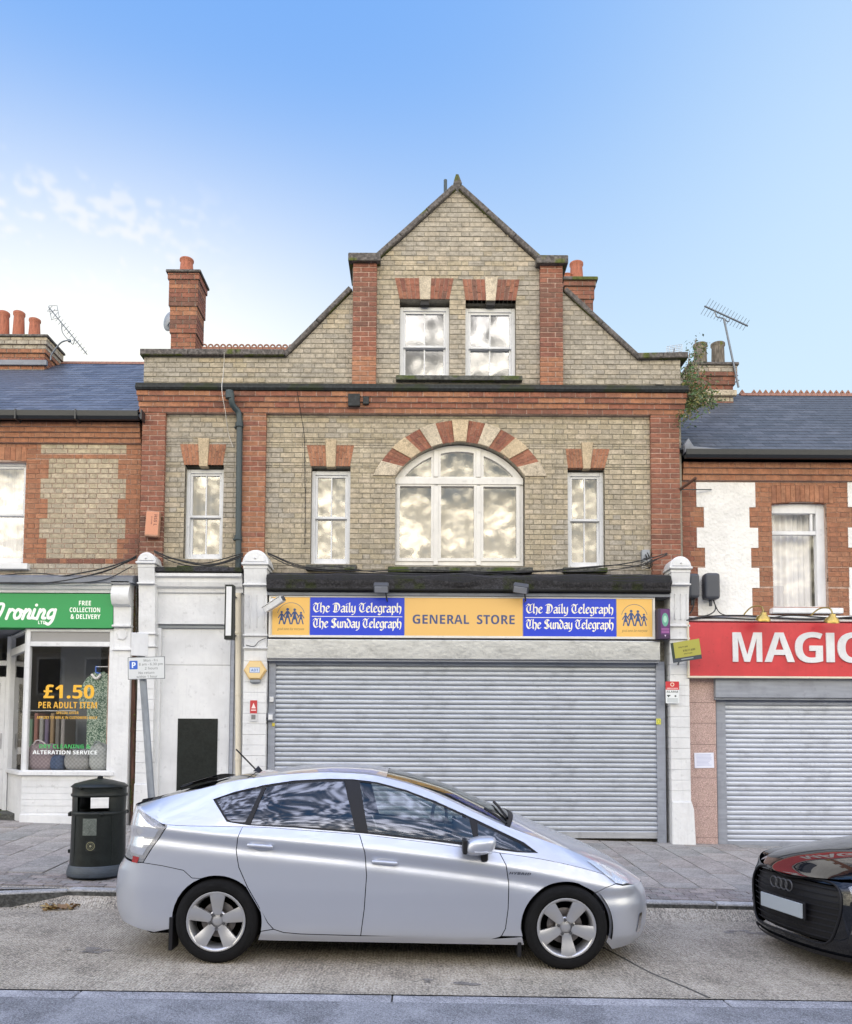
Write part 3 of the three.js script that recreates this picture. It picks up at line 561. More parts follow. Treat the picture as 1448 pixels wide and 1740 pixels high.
  for (let i = 0; i < 13; i++) {
    const t0 = -1 + 2 * i / 13, t1 = -1 + 2 * (i + 1) / 13, n = 4;
    if (i % 2 === 0) {
      const q = []; for (let k = 0; k <= n; k++) q.push(P(aI, lerp(t0, t1, k / n))); for (let k = n; k >= 0; k--) q.push(P(aO, lerp(t0, t1, k / n)));
      mesh('arch_stone', extrude(q, -0.12, i === 6 ? 0.03 : 0.022, [], 0.005), i % 4 ? M.stone : M.stonePale, b);
    } else {
      for (let k = 0; k < 4; k++) {
        const a = lerp(t0, t1, (k + 0.04) / 4), c = lerp(t0, t1, (k + 0.96) / 4), i0 = P(aI, a), i1 = P(aI, c), o0 = P(aO, a), o1 = P(aO, c), mx = (p, q, s) => [lerp(p[0], q[0], s), lerp(p[1], q[1], s)], hs = k % 2 ? 0.33 : 0.66;
        for (const [s0, s1] of [[0, hs - 0.012], [hs + 0.012, 0.985]]) mesh('voussoir', new GB().prism([mx(i1, o1, s0), mx(i1, o1, s1), mx(i0, o0, s1), mx(i0, o0, s0)], -0.1, 0.004, null).geo(), brickMat(PAL.red[Math.floor(rnd() * 6)]), b);
      }
    }
  }
  { const q = []; for (let k = 0; k <= 24; k++) q.push(P(aI, -1 + 2 * k / 24)); for (let k = 24; k >= 0; k--) q.push(P(aO, -1 + 2 * k / 24)); mesh('arch_mortar', extrude(q, -0.1, -0.003), M.mortarR, b); }
  const wallR = PX(1105, 820), wallL = PX(281, 820);
  const midPal = (x, y, r) => (vnoise(x * 0.8 + 13, y * 0.9, 1 << 20, 37) + 0.25 * hash2(Math.round(x * 33), r, 4) > 0.80 ? PAL.grey : PAL.yellow);
  const recM = brickRecords({ y0: y0, y1: y1, L: straight(wallL), R: straight(wallR), openings: mid, z: 0, pal: midPal, phase: 0.11 });
  layBricks(b, recM.concat(recU), 'stock_brick', 'stock_brickwork', 300);
  // ---- red brick: pilasters, cornice
  const red = [], proud = 0.065;
  const upPal = (x, y) => { const f = (y - yLedge) / (pilTop - yLedge); return f < 0.22 ? PAL.orange : f < 0.4 || f > 0.86 ? PAL.red : PAL.brown; };
  const pil = (x0, x1, a, c, pal, z) => { red.push(...brickRecords({ y0: a, y1: c, L: straight(x0), R: straight(x1), z, depth: z, bond: 'pilaster', pal, joint: 0.015 })); mesh('pilaster_core', new GB().box(x0 + 0.004, x1 - 0.004, a, c, -0.02, z - 0.008).geo(), M.mortarR, b); };
  pil(pL0, pL1, yLedge, pilTop, upPal, 0.08); pil(pR0, pR1, yLedge, pilTop, upPal, 0.08);
  const dk = (x, y) => (vnoise(y * 1.3, x, 1 << 20, 3) > 0.5 ? PAL.brown : PAL.red), md = () => PAL.orange, rt = (x, y) => (vnoise(y * 1.6, 4, 1 << 20, 13) > 0.55 ? PAL.brown : PAL.red);
  pil(PX(242, 820), PX(281, 820), y0, y1, dk, proud); pil(mp0, mp1, y0, y1, (x, y) => (hash2(Math.round(y * 13), 1, 1) > 0.3 ? PAL.orange : PAL.red), proud); pil(PX(1105, 820), PX(1153, 820), y0, y1, rt, proud);
  const cb = PY(700, 706), cz = [0.075, 0.095, 0.12, 0.145];
  for (let k = 0; k < 4; k++) {
    const e = cz[k] * 0.35, x0 = xL - e, x1 = xR + e;
    red.push(...brickRecords({ y0: cb + k * HC, y1: cb + (k + 1) * HC, L: straight(x0), R: straight(x1), z: cz[k], depth: 0.09, bond: 'stretcher', phase: k * 0.09, pal: (x) => (vnoise(x * 1.4, k, 1 << 20, 7) > 0.72 ? PAL.brown : vnoise(x * 3, k, 1 << 20, 9) > 0.55 ? PAL.red : PAL.orange), joint: 0.011 }));
    mesh('cornice_core', new GB().box(x0 + 0.004, x1 - 0.004, cb + k * HC + 0.001, cb + (k + 1) * HC - 0.001, -0.3, cz[k] - 0.008).geo(), M.mortarR, b);
  }
  layBricks(b, red, 'red_brick', 'red_brickwork', 300);
  const lb = cb + 4 * HC;
  mesh('ledge', profileX([[-0.2, lb], [0.17, lb], [0.195, lb + 0.03], [0.195, lb + 0.055], [0.175, lb + 0.06], [0.18, lb + 0.10], [0.0, yLedge + 0.004], [-0.2, yLedge + 0.004]], xL - 0.06, xR + 0.06), M.ledge, b);
  // moss and soot streak block under the ledge (a blocked spout)
  mesh('spout', join([boxg(PX(593, 690), PX(613, 690), PY(600, 697), PY(600, 676), 0.1, 0.16, 0.01), boxg(PX(618, 690), PX(628, 690), PY(600, 693), PY(600, 680), 0.1, 0.15, 0.01)]), M.ledge, b);
  // ---- wall behind the bricks, with the openings cut through
  const wallOut = [[xL, -0.6], [xR, -0.6], [xR, yCap], [sr.a.x, sr.a.y], [sr.b.x, sr.b.y], [pR1, pilTop], [gr.a.x, gr.a.y], [gl.b.x, gl.b.y], [gl.a.x, gl.a.y], [pL0, pilTop], [sl.b.x, sl.b.y], [sl.a.x, sl.a.y], [xL, yCap]];
  const rectHole = (r, t) => [[r.x0, r.y0], [r.x0, t], [r.x1, t], [r.x1, r.y0]];
  const archHole = [[bx0, bigBot]]; for (let k = 0; k <= 16; k++) archHole.push(P(aI, -1 + 2 * k / 16)); archHole.push([bx1, bigBot]);
  mesh('wall', extrude(wallOut, -0.3, -0.009, [rectHole(A, PY(346, 790)), rectHole(B, PY(561, 792)), rectHole(D, PY(997, 795)), rectHole(winE, PY(720, 508)), rectHole(winF, PY(834, 510)), archHole, rectHole(hole, hole.y1)]), M.mortarY, b);
  mesh('scupper', new GB().box(hole.x0 - .02, hole.x1 + .02, hole.y0 - .02, hole.y1 + .02, -0.33, -0.305).geo(), M.dark, b);
  for (const [x, n] of [[xL, 1], [xR, -1]]) mesh('side_wall', new GB().box(Math.min(x, x + n * 0.3), Math.max(x, x + n * 0.3), -0.6, yCap - 0.1, -9, -0.301).geo(), M.mortarY, b);
  mesh('back_wall', new GB().box(xL + 0.3, xR - 0.3, -0.6, yCap - 0.1, -9, -8.7).geo(), M.mortarY, b);
  // ---- windows
  sashWindow(b, { ...A, y1: PY(346, 794) }, -0.1, { curtain: M.curtain, meet: PY(346, 874), folds: 40 });
  sashWindow(b, { ...B, y1: PY(561, 797) }, -0.1, { curtain: M.curtain, meet: PY(561, 876), folds: 40 });
  sashWindow(b, { x0: D.x0, x1: D.x1, y0: D.y0, y1: PY(997, 799) }, -0.1, { curtain: M.curtain, meet: PY(997, 880), folds: 40 });
  sashWindow(b, { ...winE, y1: PY(720, 515) }, -0.12, { meet: PY(720, 581) });
  const wf = sashWindow(b, { ...winF, y1: PY(834, 517) }, -0.12, { meet: PY(834, 583) });
  { const q = (x, y) => W(x, y, -0.5), s = []; for (const [a, c] of [[[797, 577], [826, 548]], [[803, 638], [803, 603]], [[797, 617], [806, 617]]]) s.push(rod(q(...a), q(...c), 0.018, 6)); mesh('leaning_batten', join(s), M.whiteWood, wf); }
  for (const [x0, x1, y, h, z] of [[300, 388, 961, 9, 0.09], [519, 606, 959, 9, 0.09], [659, 906, 963, 9, 0.11], [957, 1033, 964, 8, 0.09]]) { const r = R(x0, y, x1, y + h, z); mesh('sill', boxg(r.x0, r.x1, r.y0, r.y1, -0.16, z, 0.01), M.sill, b); }
  mesh('sill', boxg(sX0, sX1, sillY0, sillY1, -0.16, 0.09, 0.01), M.sill, b);
  for (const r of [winE, winF]) mesh('blind_box', boxg((r.x0 + r.x1) / 2 - 0.07, (r.x0 + r.x1) / 2 + 0.07, PY(720, 517), PY(720, 509), -0.1, -0.02, 0.01), M.dark, b);
  { // arched window of three lights
    const w = part('arched_window', b), z = -0.1, zz = z, F = (x, y) => { const q = W(x, y, zz); return [q.x, q.y]; };
    const fs = F(780, 814), fw = (PX(889, 814, zz) - PX(671, 814, zz)) / 2, fr = PY(780, 757, zz) - fs[1], FR = (fw * fw + fr * fr) / (2 * fr), fc = fs[1] + fr - FR, th = Math.asin(fw / FR);
    const arc = (rad, x0, x1, n) => { const o = []; for (let i = 0; i <= n; i++) { const x = lerp(x0, x1, i / n); o.push([x, fc + Math.sqrt(rad * rad - (x - fs[0]) ** 2)]); } return o; };
    const bot = PY(780, 961, zz), out = [[fs[0] - fw, bot], ...arc(FR, fs[0] - fw, fs[0] + fw, 24), [fs[0] + fw, bot]];
    const ri = FR - 0.095, rect = (a) => { const r = R(...a, zz); return [[r.x0, r.y0], [r.x0, r.y1], [r.x1, r.y1], [r.x1, r.y0]]; };
    const low = [[679, 826, 733, 949], [749, 826, 806, 949], [821, 827, 878, 949]].map(rect);
    const top = [[683, 733], [749, 805], [822, 877]].map(([a, c], i) => { let xa = PX(a, 790, zz), xc = PX(c, 790, zz); const yb = PY(780, 810, zz); if (i === 0) xa = Math.max(xa, fs[0] - Math.sqrt(ri * ri - (yb - fc) ** 2) + 0.01); if (i === 2) xc = Math.min(xc, fs[0] + Math.sqrt(ri * ri - (yb - fc) ** 2) - 0.01); return [[xa, yb], ...arc(ri, xa, xc, 8), [xc, yb]]; });
    mesh('frame', extrude(out, z - 0.1, z, [...low, ...top]), M.oldWood, w);
    const rim = (h, t, d) => { const c = h.reduce((s, p) => [s[0] + p[0] / h.length, s[1] + p[1] / h.length], [0, 0]); return extrude(h.map(([x, y]) => [x + Math.sign(x - c[0]) * d, y + Math.sign(y - c[1]) * d]), z - 0.06, z + t, [h.map(([x, y]) => [x - Math.sign(x - c[0]) * 0.004, y - Math.sign(y - c[1]) * 0.004]).reverse()]); };
    for (const h of low) mesh('casement', rim(h, 0.016, 0.045), M.oldWood, w);
    for (const h of [...low, ...top]) { const g = new THREE.ShapeGeometry(new THREE.Shape(h.map(([x, y]) => new THREE.Vector2(x, y)))); uvm(g); const m = mesh('glass_pane', g, M.glass, w); m.position.z = z - 0.04; }
    mesh('transom', boxg(fs[0] - fw, fs[0] + fw, PY(780, 824, zz), PY(780, 813, zz), z, z + 0.03, 0.008), M.oldWood, w);
    for (const x of [741, 813]) mesh('mullion', boxg(PX(x - 4, 880, zz), PX(x + 4, 880, zz), bot, PY(780, 826, zz), z, z + 0.026, 0.01), M.oldWood, w);
    for (const x of [741, 813]) mesh('mullion', boxg(PX(x - 4, 790, zz), PX(x + 4, 790, zz), PY(780, 811, zz), PY(x, 766, zz), z, z + 0.02, 0.01), M.oldWood, w);
    const n = 60, cw = 2 * fw, ch = fs[1] + fr - bot, g = new THREE.PlaneGeometry(cw, ch, n, 1), p = g.attributes.position; for (let k = 0; k < p.count; k++) p.setZ(k, 0.02 * Math.sin(p.getX(k) * 26)); g.computeVertexNormals();
    const c = mesh('blind', g, M.curtain, w); c.position.set(fs[0], bot + ch / 2, z - 0.3);
    mesh('room_lining', boxg(fs[0] - fw - 0.2, fs[0] + fw + 0.2, bot - 0.2, fs[1] + fr + 0.2, z - 1.7, z - 1.6), M.room, w);
  }
  // ---- copings, caps, finial
  const cope = (p, q, t, zf, n) => {
    const d = V().subVectors(q, p), L = d.length(); d.normalize(); const nn = V(-d.y, d.x, 0); if (nn.y < 0) nn.multiplyScalar(-1);
    for (let i = 0; i < n; i++) { const a = p.clone().addScaledVector(d, L * i / n + 0.003), c = p.clone().addScaledVector(d, L * (i + 1) / n - 0.003), a2 = a.clone().addScaledVector(nn, t), c2 = c.clone().addScaledVector(nn, t); const ccw = d.x > 0; const poly = ccw ? [[a.x, a.y], [c.x, c.y], [c2.x, c2.y], [a2.x, a2.y]] : [[c.x, c.y], [a.x, a.y], [a2.x, a2.y], [c2.x, c2.y]]; mesh('coping_stone', extrude(poly, -0.36, zf + rr(-.004, .004), [], 0.012), M.coping, b); }
  };
  cope(V(xL - 0.05, yCap, 0), V(PX(484, 608), yCap, 0), 0.095, 0.07, 3);
  cope(V(PX(486, 609), yCap - 0.01, 0), V(PX(599, 494), PY(599, 494), 0), 0.075, 0.05, 2);
  cope(V(PX(1083, 613), yCap - 0.02, 0), V(PX(1168, 614), yCap, 0), 0.09, 0.07, 2);
  cope(V(PX(957, 496), PY(957, 496), 0), V(PX(1083, 612), PY(1083, 612), 0), 0.075, 0.05, 2);
  cope(V(gl.a.x - 0.02, gl.a.y, 0), V(PX(775, 324), PY(775, 324), 0), 0.085, 0.06, 3);
  cope(V(PX(779, 324), PY(779, 324), 0), V(gr.a.x + 0.02, gr.a.y, 0), 0.085, 0.06, 3);
  for (const [a, c, y] of [[592, 647, 432], [911, 965, 436]]) { const r = R(a, y, c, y + 14, 0.1); mesh('pilaster_cap', boxg(r.x0, r.x1, r.y0, r.y1, -0.55, 0.15, 0.015), M.coping, b); mesh('pilaster_neck', boxg(r.x0 + 0.06, r.x1 - 0.06, r.y0 - 0.9, r.y0, -0.5, -0.01, 0.01), M.mortarY, b); }
  { const t = W(777, 316); mesh('finial', extrude([[t.x - 0.09, t.y - 0.10], [t.x + 0.08, t.y - 0.10], [t.x + 0.05, t.y + 0.02], [t.x + 0.075, t.y + 0.06], [t.x + 0.02, t.y + 0.20], [t.x - 0.02, t.y + 0.20], [t.x - 0.05, t.y + 0.1]], -0.2, 0.0, [], 0.01), M.coping, b); const q = W(757, 308, -0.6); mesh('vent_pipe', rod(V(q.x, q.y - 0.5, -0.6), V(q.x, q.y + 0.02, -0.6), 0.028), M.iron, b); }
  // ---- roofs behind the parapet
  const ap = W(777, 330);
  mesh('gable_roof', new GB().prism([[-1.95, 7.3], [3.15, 7.3], [ap.x, ap.y - 0.1]], -8, -0.31).geo(), M.slatB[0], b);
  { const rz = -4, ry = PY(410, 594, rz); mesh('main_roof', new GB().quad(V(xL, 7.2, -0.4), V(-1.9, 7.2, -0.4), V(-1.9, ry, rz), V(xL, ry, rz)).quad(V(xL, ry, rz), V(-1.9, ry, rz), V(-1.9, 7, -8.7), V(xL, 7, -8.7)).quad(V(3.1, 7.2, -0.4), V(xR, 7.2, -0.4), V(xR, 7.5, -8.7), V(3.1, 7.5, -8.7)).tri(V(xL + 0.3, 7.2, -0.4), V(xL + 0.3, ry, rz), V(xL + 0.3, 7, -8.7)).geo(), M.slatB[1], b);
    const tg = new THREE.TorusGeometry(0.045, 0.018, 6, 12); let x = PX(330, 592, rz) - 0.3; while (x < PX(490, 592, rz) + 0.2) { const m = mesh('ridge_tile', join([boxg(-0.062, 0.062, -0.08, 0.0, -0.06, 0.06, 0.01), tg.clone().translate(0, 0.03, 0)]), M.ridge, b); m.position.set(x, ry + 0.03, rz); x += 0.128; } }
  // ---- chimneys
  { const z = -1.4, r = R(291, 462, 333, 620, z), g = chimney(b, r.x0, r.x1, r.y0 - 0.3, r.y1, z - 0.42, z, [PAL.red, PAL.orange, PAL.brown], [[0.42, 0.02], [0.66, 0.04], [0.9, 0.06]], 0.05); const q = R(306, 432, 329, 462, z - 0.2); chimneyPot(g, (q.x0 + q.x1) / 2, r.y1, z - 0.2, 0.125, 0.105, q.y1 - q.y0 + 0.02, M.pot); }
  { const z = -2.2, r = R(962, 473, 1008, 560, z), g = chimney(b, r.x0, r.x1, r.y0 - 0.6, r.y1, z - 0.5, z, [PAL.red, PAL.brown], [[0.72, 0.02], [0.86, 0.05]], 0.07); for (const [a, c, t] of [[967, 992, 437], [955, 970, 459]]) { const q = R(a, t, c, 473, z - 0.25); chimneyPot(g, (q.x0 + q.x1) / 2, r.y1, z - 0.25, 0.13, 0.11, q.y1 - q.y0 + 0.03, M.pot); } }
  // ---- white shopfront piers with scrolled consoles
  const pier = (x0, x1, domeY, consoleY, blockY, z, grooves, baseF) => {
    const p = part('shopfront_pier', b), s = R(x0, consoleY, x1, 1400, z), cxm = (s.x0 + s.x1) / 2, hw = (s.x1 - s.x0) / 2, g0 = gy(cxm, z) - 0.1;
    const yD = PY((x0 + x1) / 2, domeY + 27, z), yC0 = PY((x0 + x1) / 2, consoleY, z), yC1 = PY((x0 + x1) / 2, blockY, z);
    const rd = hw * 1.1, d = []; for (let i = 0; i <= 18; i++) d.push([cxm + rd * Math.cos(Math.PI * i / 18), yD + rd * Math.sin(Math.PI * i / 18)]);
    mesh('round_top', join([extrude(d, -0.05, z + 0.12, [], 0.012), extrude(d.map(([x, y]) => [cxm + (x - cxm) * 0.78, yD + 0.012 + (y - yD) * 0.78]), z + 0.12, z + 0.135, [], 0.004), new THREE.SphereGeometry(0.018, 8, 6).translate(cxm, yD + rd * 0.33, z + 0.135)]), M.white, p);
    mesh('top_moulding', join([boxg(cxm - rd - 0.012, cxm + rd + 0.012, yD - 0.035, yD, -0.05, z + 0.15, 0.01), boxg(cxm - rd + 0.01, cxm + rd - 0.01, yD - 0.09, yD - 0.035, -0.05, z + 0.12, 0.012)]), M.white, p);
    const H = yC0 + 0 - yC1, prof = [[-0.05, yC1]]; for (let i = 0; i <= 24; i++) { const t = i / 24; prof.push([z + 0.015 + 0.10 * sstep(0.25, 0.95, t) + 0.02 * Math.sin(t * Math.PI * 2.0), lerp(yC1, yD - 0.09, t)]); } prof.push([-0.05, yD - 0.09]);
    const list = [profileX(prof, s.x0 + 0.006, s.x1 - 0.006)];
    mesh('console', join(list), M.white, p);
    const yr = lerp(yC1, yD, 0.68); mesh('console_band', boxg(s.x0 - 0.004, s.x1 + 0.004, yr, yr + 0.022, -0.05, z + 0.125, 0.006), M.white, p);
    if (grooves) for (let i = 0; i < 3; i++) { const x = lerp(s.x0, s.x1, (i + 0.65) / 3.3), gp = []; for (let k = 0; k <= 10; k++) { const t = 0.1 + 0.5 * k / 10; gp.push(V(x + 0.02, lerp(yC1, yD - 0.09, t), z + 0.017 + 0.10 * sstep(0.25, 0.95, t) + 0.02 * Math.sin(t * Math.PI * 2))); } mesh('flute', tube(gp, 0.013, 12, 6), M.white, p); }
    mesh('necking', join([boxg(s.x0 - 0.012, s.x1 + 0.012, yC1 - 0.03, yC1, -0.05, z + 0.04, 0.008), boxg(s.x0 + 0.005, s.x1 - 0.005, yC1 - 0.19, yC1 - 0.03, -0.05, z + 0.012, 0.006), boxg(s.x0 - 0.01, s.x1 + 0.01, yC1 - 0.215, yC1 - 0.19, -0.05, z + 0.03, 0.006)]), M.white, p);
    const yp = g0 + 0.72; let y = yp, k = 0;                         // painted courses of the shaft
    while (y < yC1 - 0.22) { const t = Math.min(y + 0.155, yC1 - 0.215); mesh('painted_course', boxg(s.x0 + rr(0, .003), s.x1 - rr(0, .003), y + 0.0012, t - 0.0012, -0.05, z + rr(-0.0025, 0.0025), 0.003), M.white, p); y = t; k++; }
    mesh('plinth', extrude([[s.x0 - (baseF ? 0.0 : 0.01), g0], [s.x1 + (baseF || 0.01), g0], [s.x1 + (baseF ? 0.035 : 0.01), yp - 0.12], [s.x1, yp], [s.x0, yp]], -0.05, z + 0.03, [], 0.012), M.white, p);
    return s;
  };
  const Z = 0.26;
  pier(233, 262, 930, 962, 1075, Z - 0.04, false); pier(413, 453, 932, 964, 1078, Z, true); pier(1139, 1172, 939, 968, 1062, Z, true, 0.06);
  // ---- side entrance: cornice, frieze, boarded front
  const q0 = PX(263, 1150, 0.1), q1 = PX(412, 1150, 0.1), yy = (y, z) => PY(335, y, z);
  mesh('entrance_cornice', profileX([[-0.05, yy(1006, .2)], [0.16, yy(1006, .2)], [0.17, yy(1000, .2)], [0.22, yy(997, .2)], [0.24, yy(990, .2)], [0.24, yy(983, .2)], [0.29, yy(981, .2)], [0.29, yy(976, .2)], [-0.05, yy(970, .2)]], q0, q1), M.white, b);
  mesh('entrance_roof_felt', boxg(q0 - 0.01, q1 + 0.01, yy(974, .2), yy(966, .2), -0.02, 0.31, 0.012), M.felt, b);
  mesh('frieze_panel', boxg(q0, PX(398, 1030, .1), yy(1061, .1), yy(1006.5, .1), -0.05, 0.13, 0.004), M.white, b);
  mesh('door_head', boxg(q0, PX(398, 1064, .1), yy(1067, .1), yy(1061.5, .1), -0.05, 0.08, 0.004), M.post, b);
  mesh('doorway_jamb', boxg(PX(263, 1200, .12), PX(271, 1200, .12), gy(-3.9, .2) - 0.05, yy(1067.5, .1), -0.05, 0.12, 0.01), M.whiteWood, b);
  mesh('doorway_jamb', boxg(PX(391, 1200, .12), PX(397, 1200, .12), gy(-2.8, .2) - 0.05, yy(1067.5, .1), -0.05, 0.12, 0.006), M.greyPaint, b);
  { const x0 = PX(271.6, 1200, .04), x1 = PX(390.4, 1200, .04), y0 = gy(-3.3, .2) - 0.02, ym = yy(1130, .04), y1 = yy(1068, .04);
    mesh('boarding_panel', boxg(x0, x1, ym + 0.002, y1, -0.02, 0.046, 0.003), M.whiteWood, b); mesh('boarding_panel', boxg(x0, x1, y0, ym - 0.002, -0.02, 0.04, 0.003), M.whiteWood, b);
    const r = R(301, 1221, 369, 1345, 0.05); mesh('black_board', boxg(r.x0, r.x1, r.y0, r.y1, 0.0405, 0.052, 0.003), M.binBlack, b); }
  mesh('painted_brick_return', boxg(PX(397.5, 1200, .1), PX(412.5, 1200, .1), gy(-2.8, .2) - 0.05, yy(1006, .1), -0.05, 0.08, 0.004), M.white, b);
  // ---- felt canopy above the shop sign
  const c0 = PX(454, 990, .35), c1 = PX(1139, 990, .35), cy = (y) => PY(790, y, 0.42);
  { const N = 160, prof = (x, i) => { const n = fbm(x * 1.7, 3, 3, 1 << 20, 71), m = fbm(x * 5.1, 8, 3, 1 << 20, 72); return [[-0.02, cy(967) + 0.03], [0.10, cy(969) + 0.05 * (m - .3)], [0.28, cy(974) + 0.08 * (n - .4)], [0.36 + 0.05 * m, cy(978) + 0.09 * (n - .4)], [0.40 + 0.08 * n, cy(980 + 14 * n)], [0.36 + 0.05 * m, cy(986 + 13 * n)], [0.39, cy(1000)], [0.385, cy(1004.5)], [-0.02, cy(1004.5)]]; };
    const p = [], id = []; const K = 9; for (let i = 0; i <= N; i++) { const x = lerp(c0, c1, i / N); for (const [z, y] of prof(x, i)) p.push(x, y, z); }
    for (let i = 0; i < N; i++) for (let k = 0; k < K - 1; k++) { const a = i * K + k, e = a + K; id.push(a, a + 1, e, e, a + 1, e + 1); }
    const g = new THREE.BufferGeometry(); g.setAttribute('position', new THREE.Float32BufferAttribute(p, 3)); g.setIndex(id); g.computeVertexNormals(); uvm(g); mesh('felt_canopy', g, M.felt, b);
    mesh('canopy_end', extrude(prof(c1).map(([z, y]) => [z, y]), 0, 0.004).rotateY(-Math.PI / 2).translate(c1, 0, 0), M.felt, b); mesh('canopy_end', extrude(prof(c0).map(([z, y]) => [z, y]), 0, 0.004).rotateY(-Math.PI / 2).translate(c0 + .004, 0, 0), M.felt, b); }
  mesh('fascia_strip', boxg(c0, c1, cy(1011), cy(1005.5), 0.02, 0.34, 0.004), M.lead, b);
}
// ---------------------------------------------------------------- terrace house on the left (ironing shop)
const left = thing('terrace_shop', 'lower brick terrace shop with green fascia and white painted bay front', 'building');
{
  const b = left, z = -0.08, X0 = -13, X1 = PX(238, 850, z), yE = PY(120, 712, z);
  const y0 = PY(100, 990, z), y1 = PY(100, 722, z), ops = [];
  const win = R(-78, 778, 42, 957, z);
  const yw = PY(20, 784, z);
  sashOpen(ops, { x0: win.x0, x1: win.x1, y0: win.y0 }, yw + 0.0);
  const archT = PY(20, 760, z), ax0 = PX(-86, 770, z), ax1 = PX(46, 770, z); ops.push({ y0: yw, y1: archT, l: straight(ax0), r: straight(ax1) });
  // red dressings: quoins at the right end, jambs, band courses; yellow panels between
  const yl = [[70, 215, 755, 771], [83, 201, 779, 813], [69, 214, 813, 847], [81, 200, 847, 881], [67, 213, 881, 915], [79, 199, 915, 949]];
  const pan = yl.map(([a, c, t, k]) => R(a, t, c, k, z));
  const isY = (x, y) => pan.some((p) => x > p.x0 && x < p.x1 && y > p.y0 && y < p.y1);
  const hcL = (PY(100, 755, z) - PY(100, 949, z)) / 23;
  const bandTop = PY(100, 755, z), lo = bandTop - 28 * hcL;
  for (const p of pan) ops.push({ y0: p.y0, y1: p.y1, l: straight(p.x0), r: straight(p.x1) });
  const rec = brickRecords({ y0: lo, y1: bandTop + 4 * hcL, L: straight(X0), R: straight(X1), openings: ops, z, hc: hcL, pal: (x, y) => (y < PY(100, 958, z) ? PAL.grey : y < PY(100, 949, z) + 0.02 ? (hash2(Math.round(x * 4), 3, 3) > 0.4 ? PAL.brown : PAL.orange) : x > PX(214, 900, z) && y < PY(100, 905, z) ? PAL.brown : PAL.orange), joint: 0.01 });
  const recY = []; for (const p of pan) recY.push(...brickRecords({ y0: p.y0, y1: p.y1, L: straight(p.x0), R: straight(p.x1), z: z + 0.001, hc: (p.y1 - p.y0) / Math.round((p.y1 - p.y0) / hcL), pal: () => PAL.yellow, phase: 0.07 }));
  const cz = [0.04, 0.065, 0.09, 0.115], c0 = PY(100, 754, z);
  for (let k = 0; k < 4; k++) { rec.push(...brickRecords({ y0: c0 + k * 0.076, y1: c0 + (k + 1) * 0.076, hc: 0.076, L: straight(X0), R: straight(X1), z: z + cz[k], depth: 0.09, bond: 'stretcher', phase: k * .1, pal: () => PAL.orange, joint: 0.009 })); mesh('cornice_core', new GB().box(X0, X1 - 0.003, c0 + k * 0.076 + .001, c0 + (k + 1) * 0.076 - .001, z - 0.2, z + cz[k] - 0.008).geo(), M.mortarR, b); }
  layBricks(b, rec, 'red_brick', 'red_brickwork', 260); layBricks(b, recY, 'stock_brick', 'stock_brickwork', 260);
  for (let i = 0; i < 14; i++) { const w = (ax1 - ax0) / 14, x = ax0 + i * w; mesh('voussoir', new GB().prism([[x + 0.004, yw + 0.03 * Math.sin(Math.PI * (i + .5) / 14)], [x + w - 0.004, yw + 0.03 * Math.sin(Math.PI * (i + .5) / 14)], [x + w - 0.004, archT], [x + 0.004, archT]], z - 0.08, z + 0.002).geo(), brickMat(PAL.orange[i % 5]), b); }
  mesh('wall', extrude([[X0, -0.6], [X1, -0.6], [X1, c0 + 0.3], [X0, c0 + 0.3]], z - 0.28, z - 0.009, [[[win.x0, win.y0], [win.x0, yw + 0.002], [win.x1, yw + 0.002], [win.x1, win.y0]], (() => { const r = R(-150, 1040, 220, 1420, z); return [[r.x0, r.y0 - .2], [r.x0, r.y1], [r.x1 - .35, r.y1], [r.x1 - .35, r.y0 - .2]]; })()]), M.mortarR, b);
  sashWindow(b, { ...win, y1: yw + 0.02 }, z - 0.09, { curtain: M.curtainW, nobar: true, folds: 90, meet: PY(20, 871, z) });
  mesh('sill', boxg(PX(-90, 960, 0), PX(47, 960, 0), PY(20, 967, 0), PY(20, 957, 0), z - 0.15, z + 0.09, 0.01), M.white, b);
  mesh('gutter', profileX([[z + 0.14, yE], [z + 0.15, yE - 0.06], [z + 0.19, yE - 0.10], [z + 0.24, yE - 0.10], [z + 0.28, yE - 0.06], [z + 0.29, yE + 0.02], [z + 0.275, yE + 0.02], [z + 0.265, yE - 0.05], [z + 0.17, yE - 0.05], [z + 0.155, yE + 0.02]], X0, X1 + 0.03), M.gutter, b);
  for (const x of [-25, 26, 128, 240]) mesh('gutter_bracket', boxg(PX(x, 715, .2) - 0.012, PX(x, 715, .2) + 0.012, yE - 0.12, yE + 0.035, z + 0.1, z + 0.3), M.gutter, b);
  const rz = -3.6, ry = PY(120, 618, rz); slateRoof(b, X0, X1, yE + 0.03, z + 0.2, ry, rz, M.slatA, [-6.7, X1], { gauge: 0.2 });
  mesh('roof_back', new GB().quad(V(X0, ry, rz), V(X1, ry, rz), V(X1, 5.6, -8), V(X0, 5.6, -8)).quad(V(X0, -.6, -8), V(X0, 5.6, -8), V(X1, 5.6, -8), V(X1, -.6, -8)).geo(), M.slatB[0], b);
  mesh('gable_end', new GB().prism([[-8, -0.6], [z - .2, -0.6], [z - .2, yE], [rz, ry - .02], [-8, 5.6]], 0, 0.2).geo().rotateY(-Math.PI / 2).translate(X0 + 0.2, 0, 0), M.mortarR, b);
  { let x = PX(70, 617, rz); while (x < X1 - 0.1) { const m = mesh('ridge_tile', profileX([[-0.11, -0.06], [-0.02, 0.03], [0.02, 0.03], [0.11, -0.06]], 0.003, 0.397), M.ridge, b); m.position.set(x, ry + 0.01, rz); x += 0.4; } }
